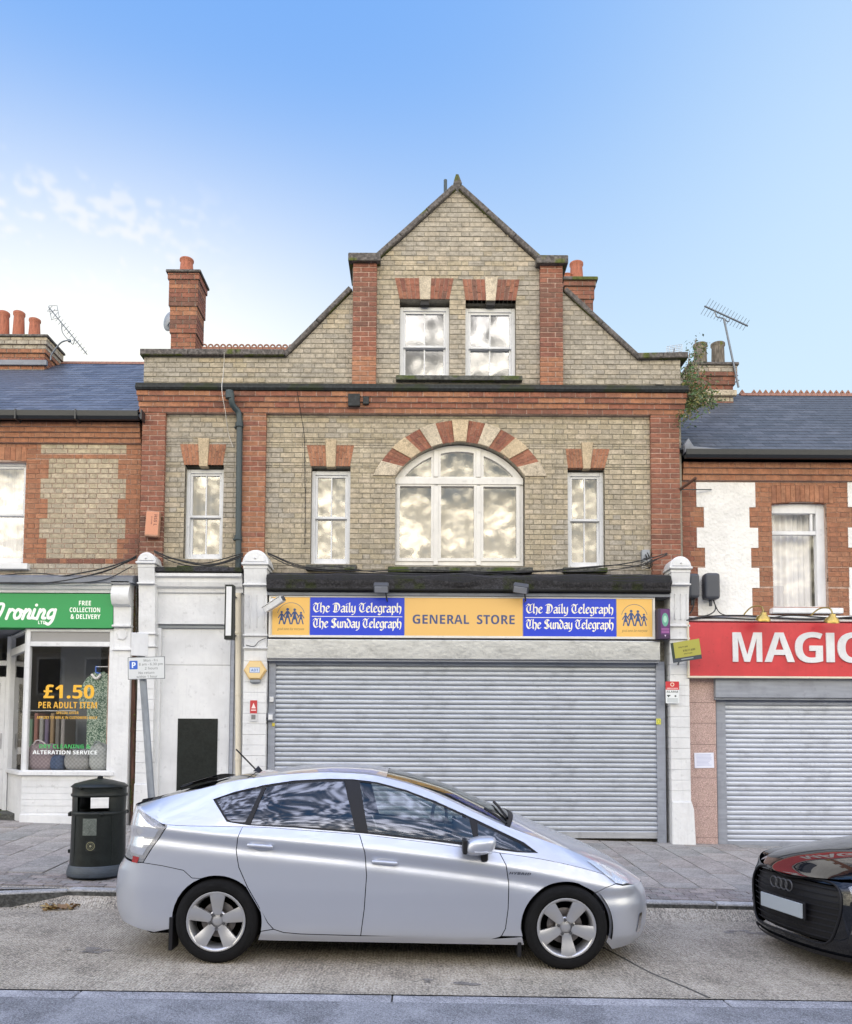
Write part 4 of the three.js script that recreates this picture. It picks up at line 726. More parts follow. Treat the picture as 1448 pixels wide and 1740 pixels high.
  { const zc = -2.9, r = R(-46, 571, 76, 640, zc), g = chimney(b, r.x0, r.x1, r.y0 - 0.4, r.y1, zc - 0.6, zc, [PAL.red, PAL.orange, PAL.yellow, PAL.grey], [[0.66, 0.03], [0.78, 0.06]], 0.05); for (const [x, t] of [[6, 531], [32, 531], [59, 543]]) chimneyPot(g, PX(x, 560, zc - .25), r.y1, zc - .25, 0.115, 0.095, PY(x, t, zc - .25) - r.y1, M.pot); mesh('lead_flashing', boxg(r.x0 - .08, r.x1 + .06, PY(40, 622, zc), PY(40, 613, zc), zc - .02, zc + .05, .01), M.lead, g); }
  // ---- shopfront
  const zs = 0.2, Y = (y, zz = zs) => PY(100, y, zz), g0 = gy(-5.3, 0.2) - 0.12;
  mesh('lead_flat', profileX([[-0.1, Y(970)], [0.3, Y(980)], [0.36, Y(984)], [0.36, Y(993)], [0.1, Y(993)], [-0.1, Y(993)]], X0, PX(228, 980, .3)), M.lead, b);
  mesh('cornice', profileX([[-0.1, Y(1008)], [0.24, Y(1008)], [0.25, Y(1004)], [0.28, Y(1002)], [0.3, Y(997)], [0.33, Y(996)], [0.33, Y(993.2)], [-0.1, Y(993.2)]], X0, PX(192, 1000, .25)), M.white, b);
  { const s = R(190, 990, 220, 1400, zs), p = part('shopfront_pier', b), yA = Y(994), yB = Y(1062);
    const prof = [[0.0, yB]]; for (let i = 0; i <= 20; i++) { const t = i / 20; prof.push([zs + 0.02 + (t > 0.45 ? 0.07 + 0.07 * Math.sin((t - 0.45) / 0.55 * Math.PI) : 0.03 * t), lerp(yB, yA, t)]); } prof.push([0, yA]);
    mesh('console', profileX(prof, s.x0, s.x1), M.white, p); mesh('top_moulding', boxg(s.x0 - .01, s.x1 + .01, yA, yA + .04, 0, zs + .16, .01), M.white, p); mesh('necking', boxg(s.x0 - .01, s.x1 + .01, yB - .03, yB, 0, zs + .07, .008), M.white, p);
    const sg = []; for (let i = 0; i < 14; i++) { const a = Math.PI * 2 * i / 14, rad = 0.085 * (i % 2 ? 1 : 0.9) * (Math.sin(a) < -0.6 ? 1.25 : 1); sg.push([(s.x0 + s.x1) / 2 + rad * Math.cos(a), yB - 0.125 + rad * Math.sin(a)]); } mesh('shell_ornament', extrude(sg, zs, zs + 0.03, [], 0.014), M.white, p);
    mesh('shaft', boxg(s.x0, s.x1, g0, yB - .03, -0.02, zs + .01, .006), M.white, p); mesh('band', boxg(s.x0 - .01, s.x1 + .03, Y(1105), Y(1101), 0, zs + .04, .006), M.white, p); }
  // bay: stall riser, sill, frames, glass; door recess on the left
  const f0 = PX(36, 1350, zs), f1 = PX(189, 1350, zs), yS = Y(1316), zB = -0.75, dx = PX(16, 1250, zB);
  mesh('stall_riser', new GB().box(f0, f1, g0, yS, -0.2, zs - 0.01).geo(), M.white, b);
  for (let i = 0; i < 9; i++) mesh('painted_course', boxg(f0 + .002, f1, lerp(g0, yS, i / 9) + .0015, lerp(g0, yS, (i + 1) / 9) - .0015, zs - .02, zs - 0.002 + rr(-.002, .002), .003), M.white, b);
  mesh('plinth', boxg(f0 - .01, f1, g0, Y(1384), -0.1, zs + 0.02, .01), M.white, b);
  mesh('return_riser', new GB().quad(V(dx, g0, zB), V(f0, g0, zs - .01), V(f0, yS, zs - .01), V(dx, yS, zB)).geo(), M.white, b);
  mesh('sill', extrude([[dx - .05, -zB], [f0 - 0.03, -(zs + .04)], [f1 + .03, -(zs + .04)], [f1 + .03, 0.2], [f0 + .1, 0.2]].map((p) => p), 0, 0.05).rotateX(-Math.PI / 2).translate(0, yS - .01, 0), M.white, b);
  const wx0 = PX(47, 1200, zs), wx1 = PX(183, 1200, zs), wy0 = Y(1309), wy1 = Y(1098), fT = Y(1068);
  mesh('window_frame', join([boxg(f0 - .005, wx0, wy0 - .03, fT, zs - .09, zs - .012), boxg(wx1, f1 + .01, wy0 - .03, fT, zs - .09, zs - .012), boxg(wx0, wx1, wy0 - .03, wy0, zs - .09, zs - .014), boxg(wx0, wx1, wy1, Y(1090), zs - .09, zs - .014), boxg(wx0, wx1, Y(1073), fT, zs - .09, zs - .014)]), M.whiteWood, b);
  mesh('vent_grille', boxg(wx0, wx1, Y(1090), Y(1073), zs - .07, zs - .035, .003), mat(C(.55, .54, .53), { map: noiseTex(128, 0.03, (u, v) => { const a = ((u * 2 + v * 2) % 1), c = ((u * 2 - v * 2 + 2) % 1); return a < 0.28 || c < 0.28 ? 0.98 : 0.42; }), roughness: 0.6 }), b);
  { const g = new THREE.PlaneGeometry(wx1 - wx0, wy1 - wy0); uvm(g); const m = mesh('shop_window', g, M.shopGlass, b); m.position.set((wx0 + wx1) / 2, (wy0 + wy1) / 2, zs - .045); }
  { const o = V(dx, 0, zB), e = V(f0, 0, zs - .05), L = Math.hypot(e.x - o.x, e.z - o.z), a = -Math.atan2(e.z - o.z, e.x - o.x), p = part('return_window', b); p.position.set(o.x, 0, o.z); p.rotation.y = a;
    mesh('frame', join([boxg(0, .06, yS, fT + .02, -.04, .03), boxg(L - .06, L, yS, fT + .02, -.04, .03), boxg(.06, L - .06, yS, yS + .05, -.04, .03), boxg(.06, L - .06, Y(1105), Y(1092), -.04, .03), boxg(.06, L - .06, Y(1072), fT, -.04, .03)]), M.whiteWood, p);
    const g = new THREE.PlaneGeometry(L - .12, Y(1105) - yS - .05); const m = mesh('glass_pane', g, M.shopGlass, p); m.position.set(L / 2, (Y(1105) + yS + .05) / 2, 0); }
  { const p = part('shop_door', b), x1 = dx, x0 = dx - 1.0, gd = gy(-6.2, .2) + 0.1, yT = PY(5, 1150, zB), yF = PY(5, 1128, zB), yTop = Y(1068);
    mesh('frame', join([boxg(x1 - .07, x1, gd - .2, yTop, zB - .05, zB + .03), boxg(x0, x0 + .07, gd - .2, yTop, zB - .05, zB + .03), boxg(x0 + .07, x1 - .07, yF - .03, yF + .05, zB - .05, zB + .03)]), M.whiteWood, p);
    mesh('leaf', join([boxg(x1 - .17, x1 - .08, gd, yT, zB - .03, zB + .01), boxg(x0 + .08, x0 + .17, gd, yT, zB - .03, zB + .01), boxg(x0 + .17, x1 - .17, gd, gd + .16, zB - .03, zB + .01), boxg(x0 + .17, x1 - .17, yT - .1, yT, zB - .03, zB + .01), boxg(x0 + .17, x1 - .17, gd + .86, gd + .98, zB - .03, zB + .01)]), M.whiteWood, p);
    for (const [a, c] of [[gd + .16, gd + .86], [gd + .98, yT - .1], [yF + .05, yTop]]) { const g = new THREE.PlaneGeometry(x1 - x0 - .34, c - a), m = mesh('glass_pane', g, M.shopGlass, p); m.position.set((x0 + x1) / 2, (a + c) / 2, zB - .01); }
    mesh('handle', join([boxg(x1 - .15, x1 - .115, gd + .95, gd + 1.2, zB + .01, zB + .025), rod(V(x1 - .13, gd + 1.1, zB + .04), V(x1 - .26, gd + 1.1, zB + .04), .009)]), M.alu, p);
    mesh('door_step', boxg(x0 - .5, f0 + .02, gd - .35, gd - .02, zB - .1, zB + .55, .02), M.sill, b); mesh('threshold_step', boxg(x0 - 1, f0 + .03, gd - .5, gd - .16, zB + .5, 0.05, .02), M.sill, b); }
  mesh('porch_soffit', boxg(X0, f1, fT + .03, fT + .06, -1.2, zs - .1), M.greyPaint, b);
  // room behind the glass
  mesh('shop_room', new GB().box(X0 + .5, X1 - .05, g0, g0 + .05, -4, -0.3).box(X0 + .5, X1 - .05, fT + .1, fT + .2, -4, -0.3).box(X0 + .5, X1 - .05, g0, fT + .1, -4, -3.95).box(X1 - .08, X1 - .03, g0, fT + .1, -3.95, -0.3).geo(), mat(C(.30, .30, .28)), b);
  mesh('partition', boxg(PX(100, 1200, -1.2), PX(170, 1200, -1.2), wy0, fT, -1.25, -1.2), mat(C(.20, .22, .24)), b);
  mesh('window_bed', boxg(wx0 - .05, wx1 + .1, yS - .1, yS + .02, -0.5, zs - .1), M.whiteWood, b);
}
// ---------------------------------------------------------------- terrace house on the right
const right = thing('terrace_shop', 'lower brick terrace shop with red fascia and white quoined wall panels', 'building');
{
  const b = right, z = -0.14, X0 = PX(1160, 900, z), X1 = 12, yE = PY(1300, 777, z), ops = [];
  const win = R(1313, 868, 1407, 1032, z), yw = PY(1360, 856, z);
  ops.push({ y0: win.y0, y1: yw, l: straight(win.x0), r: straight(win.x1) });
  const at = PY(1360, 825, z), a0 = PX(1311, 840, z), a1 = PX(1416, 840, z); ops.push({ y0: yw, y1: at, l: straight(a0), r: straight(a1) });
  const quo = [[1183, 1283, 820, 862], [1196, 1273, 862, 897], [1184, 1288, 897, 931], [1198, 1276, 931, 965], [1186, 1290, 965, 999], [1186, 1278, 999, 1046]];
  const qq = quo.map(([a, c, t, k]) => R(a, t, c, k, z)), q2 = quo.map(([a, c, t, k]) => R(a + 257, t, c + 257, k, z));
  for (const p of [...qq, ...q2]) ops.push({ y0: p.y0, y1: p.y1, l: straight(p.x0), r: straight(p.x1) });
  const y0 = PY(1300, 1056, z), c0 = PY(1300, 818, z), hc = 0.0775;
  const rec = brickRecords({ y0, y1: c0, hc, L: straight(X0), R: straight(X1), openings: ops, z, pal: (x) => (x < PX(1184, 900, z) && vnoise(x * 5, 3, 99, 1) > .4 ? PAL.red : PAL.orange), joint: 0.009 });
  const cz = [0.04, 0.07, 0.10];
  for (let k = 0; k < 3; k++) { rec.push(...brickRecords({ y0: c0 + k * 0.09, y1: c0 + (k + 1) * 0.09, hc: 0.09, L: straight(X0), R: straight(X1), z: z + cz[k], depth: 0.09, bond: 'stretcher', phase: k * .1, pal: () => PAL.orange, joint: 0.008 })); mesh('cornice_core', new GB().box(X0 + .003, X1, c0 + k * 0.09 + .001, c0 + (k + 1) * 0.09 - .001, z - 0.2, z + cz[k] - 0.008).geo(), M.mortarR, b); }
  layBricks(b, rec, 'red_brick', 'red_brickwork', 300);
  const rough = mat(C(.82, .815, .80), { map: T.paint, bumpMap: T.paintB, bumpScale: 0.012, roughness: 0.8 });
  for (const set of [qq, q2]) for (const p of set) mesh('white_quoin_panel', new GB().box(p.x0, p.x1, p.y0, p.y1, z - 0.05, z + 0.012).geo(), rough, b);
  for (let i = 0; i < 13; i++) { const w = (a1 - a0) / 13, x = a0 + i * w, yb = yw + 0.035 * Math.sin(Math.PI * (i + .5) / 13); mesh('voussoir', new GB().prism([[x + .003, yb], [x + w - .003, yb], [x + w - .003, at - .004], [x + .003, at - .004]], z - .08, z + .004).geo(), brickMat(PAL.orange[i % 5]), b); }
  mesh('wall', extrude([[X0, -0.9], [X1, -0.9], [X1, c0 + .28], [X0, c0 + .28]], z - .28, z - .009, [[[win.x0, win.y0], [win.x0, yw + .03], [win.x1, yw + .03], [win.x1, win.y0]]]), M.mortarR, b);
  { const p = part('window', b), x0 = win.x0, x1 = win.x1, yb = win.y0, yt = yw + .02, zf = z - .08, ym = PY(1360, 903, z), yt2 = PY(1360, 870, z);
    mesh('frame', join([boxg(x0, x0 + .04, yb, yt, zf - .1, zf), boxg(x1 - .13, x1, yb, yt, zf - .1, zf), boxg(x0 + .04, x1 - .13, yt2, yt, zf - .1, zf), boxg(x0 + .04, x1 - .13, ym - .03, ym + .03, zf - .08, zf - .01), boxg(x0 + .04, x1 - .13, yb, yb + .03, zf - .1, zf)]), M.whiteWood, p);
    mesh('glazing_bar', boxg(x1 - .21, x1 - .17, ym + .03, yt2, zf - .06, zf - .02), M.whiteWood, p);
    for (const [a, c] of [[yb + .03, ym - .03], [ym + .03, yt2]]) { const m = mesh('glass_pane', uvm(new THREE.PlaneGeometry(x1 - x0 - .17, c - a)), M.shopGlass, p); m.position.set((x0 + x1) / 2 - .045, (a + c) / 2, zf - .05); }
    const n = 60, g = new THREE.PlaneGeometry(x1 - x0, yt - yb, n, 1), pp = g.attributes.position; for (let k = 0; k < pp.count; k++) pp.setZ(k, 0.02 * Math.sin(pp.getX(k) * 70) + .02 * Math.sin(pp.getX(k) * 17)); g.computeVertexNormals(); const cu = mesh('net_curtain', g, M.curtainW, p); cu.position.set((x0 + x1) / 2 - .12, (yb + yt) / 2, zf - .2);
    mesh('room_lining', boxg(x0 - .2, x1 + .2, yb - .2, yt + .2, zf - 1.5, zf - 1.4), M.room, p); }
  mesh('sill_band', boxg(PX(1286, 1040, -.05), X1, PY(1360, 1054, -.05), PY(1360, 1046, -.05), z - .05, z + .1, .01), M.white, b); mesh('sill', boxg(PX(1312, 1036, -.05), PX(1432, 1036, -.05), PY(1360, 1042, -.05), PY(1360, 1033, -.05), z - .15, z + .12, .01), M.white, b);
  mesh('gutter', profileX([[z + 0.14, yE], [z + 0.15, yE - 0.06], [z + 0.19, yE - 0.10], [z + 0.24, yE - 0.10], [z + 0.28, yE - 0.06], [z + 0.29, yE + 0.02], [z + 0.275, yE + 0.02], [z + 0.265, yE - 0.05], [z + 0.17, yE - 0.05], [z + 0.155, yE + 0.02]], X0 - .02, X1), M.gutter, b);
  mesh('gutter_flashing', extrude([[X0 - .03, yE - .02], [X0 + .6, yE - .01], [X0 + .55, yE + .03], [X0 + .1, yE + .07], [X0 + .02, yE + .2], [X0 - .04, yE + .1]], z + .1, z + .27, [], .01), M.lead, b);
  const rz = -3.2, ry = PY(1320, 672, rz); slateRoof(b, X0 - .1, X1, yE + .03, z + .2, ry, rz, M.slatB, [X0, 6.9], { gauge: .19 });
  mesh('roof_back', new GB().quad(V(X0, ry, rz), V(X1, ry, rz), V(X1, 5, -8), V(X0, 5, -8)).quad(V(X0, -.9, -8), V(X0, 5, -8), V(X1, 5, -8), V(X1, -.9, -8)).geo(), M.slatB[0], b);
  mesh('gable_end', new GB().prism([[-8, -0.9], [z - .2, -0.9], [z - .2, yE], [rz, ry - .02], [-8, 5]], 0, 0.2).geo().rotateY(-Math.PI / 2).translate(X1, 0, 0), M.mortarR, b);
  { let x = PX(1256, 672, rz), k = 0; while (x < 9) { const broken = k === 1; const m = mesh('ridge_tile', join([profileX([[-0.11, -0.06], [-0.02, 0.03], [0.02, 0.03], [0.11, -0.06]], 0.002, 0.112), ...(broken ? [] : [extrude([[0.0, 0.02], [0.114, 0.02], [0.1, 0.045], [0.057, 0.105], [0.014, 0.045]], -0.015, 0.015, [[[0.04, 0.04], [0.075, 0.04], [0.057, 0.065]]])])]), M.ridge, b); m.position.set(x, ry + .01, rz); x += .115; k++; } }
  { const zc = -2.6, r = R(1177, 618, 1246, 690, zc), g = chimney(b, r.x0, r.x1, r.y0 - .3, r.y1, zc - .6, zc, [PAL.brown, PAL.red, PAL.grey], [[.62, .03], [.75, .06]], .06); for (const [x, t] of [[1190, 585], [1220, 584]]) chimneyPot(g, PX(x, 600, zc - .25), r.y1, zc - .25, .125, .115, PY(x, t, zc - .25) - r.y1, M.potPale); mesh('lead_flashing', boxg(r.x0 - .05, r.x1 + .05, PY(1230, 674, zc), PY(1230, 664, zc), zc - .02, zc + .06, .02), M.stonePale, g); }
  // shopfront: granite pier
  const zs = .14, p0 = PX(1172, 1300, zs), p1 = PX(1218, 1300, zs), gB = gy(4.1, .2) - .15; let y = gB, k = 0;
  for (const t of [1423, 1371, 1322, 1265, 1229, 1194, 1150]) { const yt = PY(1195, t, zs); if (yt > y) { mesh('granite_block', boxg(p0 + rr(0, .003), p1, y + .0015, yt - .0015, -.1, zs + rr(-.002, .002), .004), M.pink, b); y = yt; k++; } }
  mesh('granite_block', boxg(p0, p1, y + .002, PY(1195, 1070, zs), -.1, zs, .004), M.pink, b);
  mesh('fascia_back', boxg(X0 + .1, X1, PY(1300, 1152, .1), PY(1300, 1054, .1), -.13, .1), M.white, b);
  mesh('fascia_top', boxg(PX(1168, 1050, .2), X1, PY(1300, 1057, .2), PY(1300, 1049, .2), -.1, .26, .015), M.white, b);
}

// ---------------------------------------------------------------- the terrace across the road, mirrored in the shop glass and the cars
{
  const t = thing('opposite_terrace', 'row of pale terrace houses across the road mirrored in the shop glass', 'building'), z = 25, g0 = .05;
  mesh('wall', new GB().box(-34, 34, -.5, 6.2, z, z + 7).geo(), mat(C(.50, .47, .42), { map: T.grain }), t);
  mesh('roof', new GB().prism([[z - .2, 6.2], [z + 7.2, 6.2], [z + 3.5, 8.9]], 0, 68).geo().rotateY(-Math.PI / 2).translate(34, 0, 0), M.slatB[1], t);
  for (let x = -32; x < 33; x += 4.6) { for (const [a, y, w, h] of [[.6, 3.9, 1.1, 1.6], [2.8, 3.9, 1.1, 1.6], [2.5, .9, 1.6, 1.7]]) { const wd = part('window', t); mesh('frame', boxg(x + a - .1, x + a + w + .1, y - .1, y + h + .1, z - .05, z + .02), M.whiteWood, wd); mesh('pane', boxg(x + a, x + a + w, y, y + h, z - .06, z - .052, .002), M.dark, wd); } mesh('door', boxg(x + .6, x + 1.5, g0, 2.1, z - .05, z + .02), M.iron, t); mesh('chimney', boxg(x + 4, x + 4.8, 7.6, 9.9, z + 3.1, z + 4), mat(C(.30, .17, .12)), t); }
}

// ---------------------------------------------------------------- roller shutters
function rollerShutter(o) {                                             // px rectangle of the curtain, z of its face
  const t = thing('roller_shutter', o.label, 'shutter'), r = R(o.x0, o.y0, o.x1, o.y1, o.z), pitch = 0.0712, yb = gy((r.x0 + Math.min(r.x1, 6.5)) / 2, 0.2) + (o.lift ?? 0);
  const X1 = o.X1 ?? r.x1, n = Math.ceil((r.y1 - yb - 0.09) / pitch), z = o.z;
  const g = profileX([[z - 0.014, 0.0], [z - 0.004, 0.001], [z + 0.008, 0.006], [z + 0.013, 0.014], [z + 0.0135, 0.03], [z + 0.011, 0.046], [z + 0.004, 0.057], [z - 0.006, 0.0635], [z - 0.014, 0.066], [z - 0.014, 0.0712]], r.x0, X1);
  const wave = (c, k) => { const NX = 44, pr = [[z - .014, 0], [z - .004, .001], [z + .003, .006], [z + .006, .014], [z + .0065, .03], [z + .0045, .046], [z + .001, .057], [z - .006, .0645], [z - .011, .067], [z - .014, .0712]], p = [], id = [], q = pr.length; for (let i = 0; i <= NX; i++) { const x = lerp(r.x0, X1, i / NX), w = .005 * (fbm(x * 1.6 + k * 7, k * 3.1, 3, 1 << 20, 90) - .5), h = .004 * (fbm(x * .9 + k * 5, 7, 2, 1 << 20, 91) - .5); for (const [a, b] of pr) p.push(x, b + h, a + w); } for (let i = 0; i < NX; i++) for (let j = 0; j + 1 < q; j++) { const a = i * q + j, b = a + q; id.push(a, b, a + 1, b, b + 1, a + 1); } const n = new THREE.BufferGeometry(); n.setAttribute('position', new THREE.Float32BufferAttribute(p, 3)); n.setIndex(id); n.computeVertexNormals(); return uvm(n); };
  const gv = [0, 1, 2, 3, 4, 5, 6].map((k) => { const c = wave(g, k), u = c.attributes.uv; for (let i = 0; i < u.count; i++) u.setXY(i, u.getX(i) + k * .61, u.getY(i) + k * .27); return c; });
  for (let i = 0; i < n; i++) { const m = mesh('slat', gv[(i * 3) % 7], o.mats[Math.floor(hash2(i, 3, o.seed) * o.mats.length)], t); m.position.y = r.y1 - (i + 1) * pitch; m.position.z = rr(-.0012, .0012); m.rotation.z = rr(-.0004, .0004); }
  mesh('bottom_rail', boxg(r.x0, X1, yb - 0.02, yb + 0.075, z - 0.02, z + 0.012, .004), o.rail, t);
  const gw = o.guide; for (const [a, c] of gw) { const q = R(a, o.y0, c, o.y1, z + 0.03); mesh('guide_rail', join([boxg(q.x0, q.x1, gy(q.x0, .2) - 0.03, r.y1 + 0.01, z - 0.05, z + 0.035, .004)]), o.gmat, t); }
  const h = R(o.hx0, o.hy0, o.hx1, o.hy1, o.hz); mesh('hood', boxg(h.x0, o.X1 ?? h.x1, h.y0, h.y1, -0.1, o.hz, .012), o.hood, t);
  mesh('hood_lip', boxg(h.x0, o.X1 ?? h.x1, h.y0 - 0.028, h.y0 - 0.001, z - 0.02, o.hz - 0.03, .004), M.greyPaint, t);
  return t;
}
const slatM = [0, 1, 2].map((i) => mat(C(.49 + .015 * i, .525 + .015 * i, .58 + .015 * i), { map: T.metal, metalness: 0.5, roughness: 0.45 }));
const slatL = [0, 1, 2].map((i) => mat(C(.58 + .02 * i, .62 + .02 * i, .70 + .02 * i), { map: T.metal, metalness: 0.4, roughness: 0.42 }));
const mainShutter = rollerShutter({ label: 'wide closed steel roller shutter under the yellow and blue shop sign', x0: 466, y0: 1124, x1: 1117, y1: 1432, z: 0.14, mats: slatM, seed: 1, rail: M.steel, guide: [[455, 466.5], [1116.5, 1131]], gmat: M.greyPaint, hx0: 454, hx1: 1122, hy0: 1087, hy1: 1121, hz: 0.3, hood: M.steelBox });
rollerShutter({ label: 'closed pale grey roller shutter under the red MAGIC sign', x0: 1234, y0: 1190, x1: 1448, y1: 1437, z: 0.06, mats: slatL, seed: 2, rail: M.greyPaint, guide: [[1218.5, 1234.5]], gmat: M.greyPaint, hx0: 1216, hx1: 1448, hy0: 1150, hy1: 1186, hz: 0.22, hood: M.greyPaint, X1: 9.5 });

// ---------------------------------------------------------------- lettering drawn with a pen nib
const BL_ = {
  h: [.70, [[.1, 1.55], [.1, .08], [.2, 0]], [[.1, .8], [.3, 1], [.52, .85], [.52, .2], [.42, -.25]]], e: [.60, [[.12, .85], [.1, .2], [.3, 0], [.52, .15]], [[.12, .85], [.3, 1], [.5, .8], [.14, .45]]],
  a: [.68, [[.1, .85], [.3, 1], [.5, .85], [.5, .1], [.6, 0]], [[.5, .55], [.15, .45], [.1, .15], [.25, 0], [.5, .2]]], i: [.36, [[0, .9], [.12, 1], [.12, .1], [.25, 0]], [[.06, 1.3], [.2, 1.4]]], l: [.36, [[.05, 1.45], [.14, 1.55], [.14, .1], [.27, 0]]],
  y: [.66, [[0, .9], [.1, 1], [.1, .25], [.28, 0], [.5, .2]], [[.5, 1], [.5, .1], [.35, -.35], [.1, -.42]]], u: [.68, [[0, .9], [.1, 1], [.1, .2], [.25, 0], [.5, .2]], [[.5, 1], [.5, .1], [.62, 0]]], n: [.68, [[0, .9], [.1, 1], [.1, 0]], [[.1, .75], [.32, 1], [.5, .85], [.5, .1], [.62, 0]]],
  d: [.66, [[.1, 1.5], [.5, .95], [.52, .2], [.3, 0], [.1, .2], [.1, .75], [.32, .95]]], g: [.66, [[.5, .95], [.28, 1], [.1, .8], [.1, .3], [.28, .05], [.5, .2]], [[.5, 1], [.5, -.15], [.3, -.42], [.08, -.3]]], r: [.5, [[0, .9], [.12, 1], [.12, .1], [.22, 0]], [[.12, .8], [.3, 1], [.45, .88]]],
  p: [.68, [[0, .9], [.1, 1], [.1, -.45]], [[.1, .8], [.32, 1], [.52, .8], [.5, .2], [.3, 0], [.1, .15]]], T: [.9, [[0, 1.25], [.2, 1.5], [.5, 1.35], [.8, 1.52]], [[.35, 1.35], [.08, .9], [.12, .35], [.4, .02], [.75, .2]], [[.55, 1.35], [.52, .4]]],
  D: [1.0, [[0, 1.35], [.3, 1.5], [.7, 1.35], [.85, .8], [.65, .15], [.3, 0], [.05, .15]], [[.25, 1.3], [.2, .2]], [[.44, 1.25], [.44, .25]]], S: [.88, [[.72, 1.35], [.45, 1.5], [.15, 1.3], [.2, .95], [.6, .65], [.72, .25], [.4, 0], [.05, .2]], [[.44, 1.3], [.47, .2]]], ' ': [.42],
};
const BR_ = { I: [.8, [[-.15, .25], [.0, .0], [.2, .1], [.35, 1.45], [.05, 1.5], [-.1, 1.2]]], r: [.5, [[.05, 0], [.12, .95]], [[.1, .6], [.3, .95], [.45, .85]]], o: [.72, [[.5, .85], [.25, .95], [.08, .5], [.2, .05], [.45, .1], [.55, .5], [.42, .88], [.72, .7]]], n: [.72, [[.05, 0], [.12, .95]], [[.1, .6], [.35, .95], [.48, .8], [.46, .1], [.65, .08]]], i: [.36, [[.06, .95], [.06, .12], [.28, .05]], [[.1, 1.4], [.11, 1.42]]], g: [.7, [[.52, .9], [.25, .92], [.08, .5], [.2, .08], [.5, .25]], [[.55, .95], [.5, -.2], [.3, -.55], [.1, -.45]]] };
function strokeText(x, s, set, x0, base, unit, width, nibW, ang, slant = 0) {
  const adv = [...s].reduce((a, c) => a + set[c][0], 0), k = width / (adv * unit);
  let u = 0;
  for (const ch of s) {
    const [w, ...st] = set[ch];
    for (const pts of st) {
      const q = pts.map(([a, b]) => [x0 + (u + a + b * slant) * unit * k, base - b * unit]);
      const cv = []; const c = new THREE.CatmullRomCurve3(q.map(([a, b]) => V(a, b, 0)), false, 'centripetal', 0.5); for (let i = 0; i <= q.length * 5; i++) { const p = c.getPoint(i / (q.length * 5)); cv.push([p.x, p.y]); }
      if (ang === null) { x.lineWidth = nibW; x.lineCap = x.lineJoin = 'round'; x.beginPath(); cv.forEach(([a, b], i) => (i ? x.lineTo(a, b) : x.moveTo(a, b))); x.stroke(); continue; }
      const dx = nibW / 2 * Math.cos(ang), dy = -nibW / 2 * Math.sin(ang); x.lineWidth = nibW * 0.22; x.lineJoin = 'round';
      for (let i = 0; i + 1 < cv.length; i++) { const [a, b] = cv[i], [e, f] = cv[i + 1]; x.beginPath(); x.moveTo(a - dx, b - dy); x.lineTo(a + dx, b + dy); x.lineTo(e + dx, f + dy); x.lineTo(e - dx, f - dy); x.closePath(); x.fill(); x.stroke(); }
    }
    u += w;
  }
}
const printMat = (t, o = {}) => new THREE.MeshPhysicalMaterial({ map: t, roughness: 0.45, ...o });
const speck = (x, w, h, n, col) => { x.fillStyle = col; for (let i = 0; i < n; i++) x.fillRect(rnd() * w, rnd() * h, 1 + rnd() * 3, 1 + rnd() * 2); };
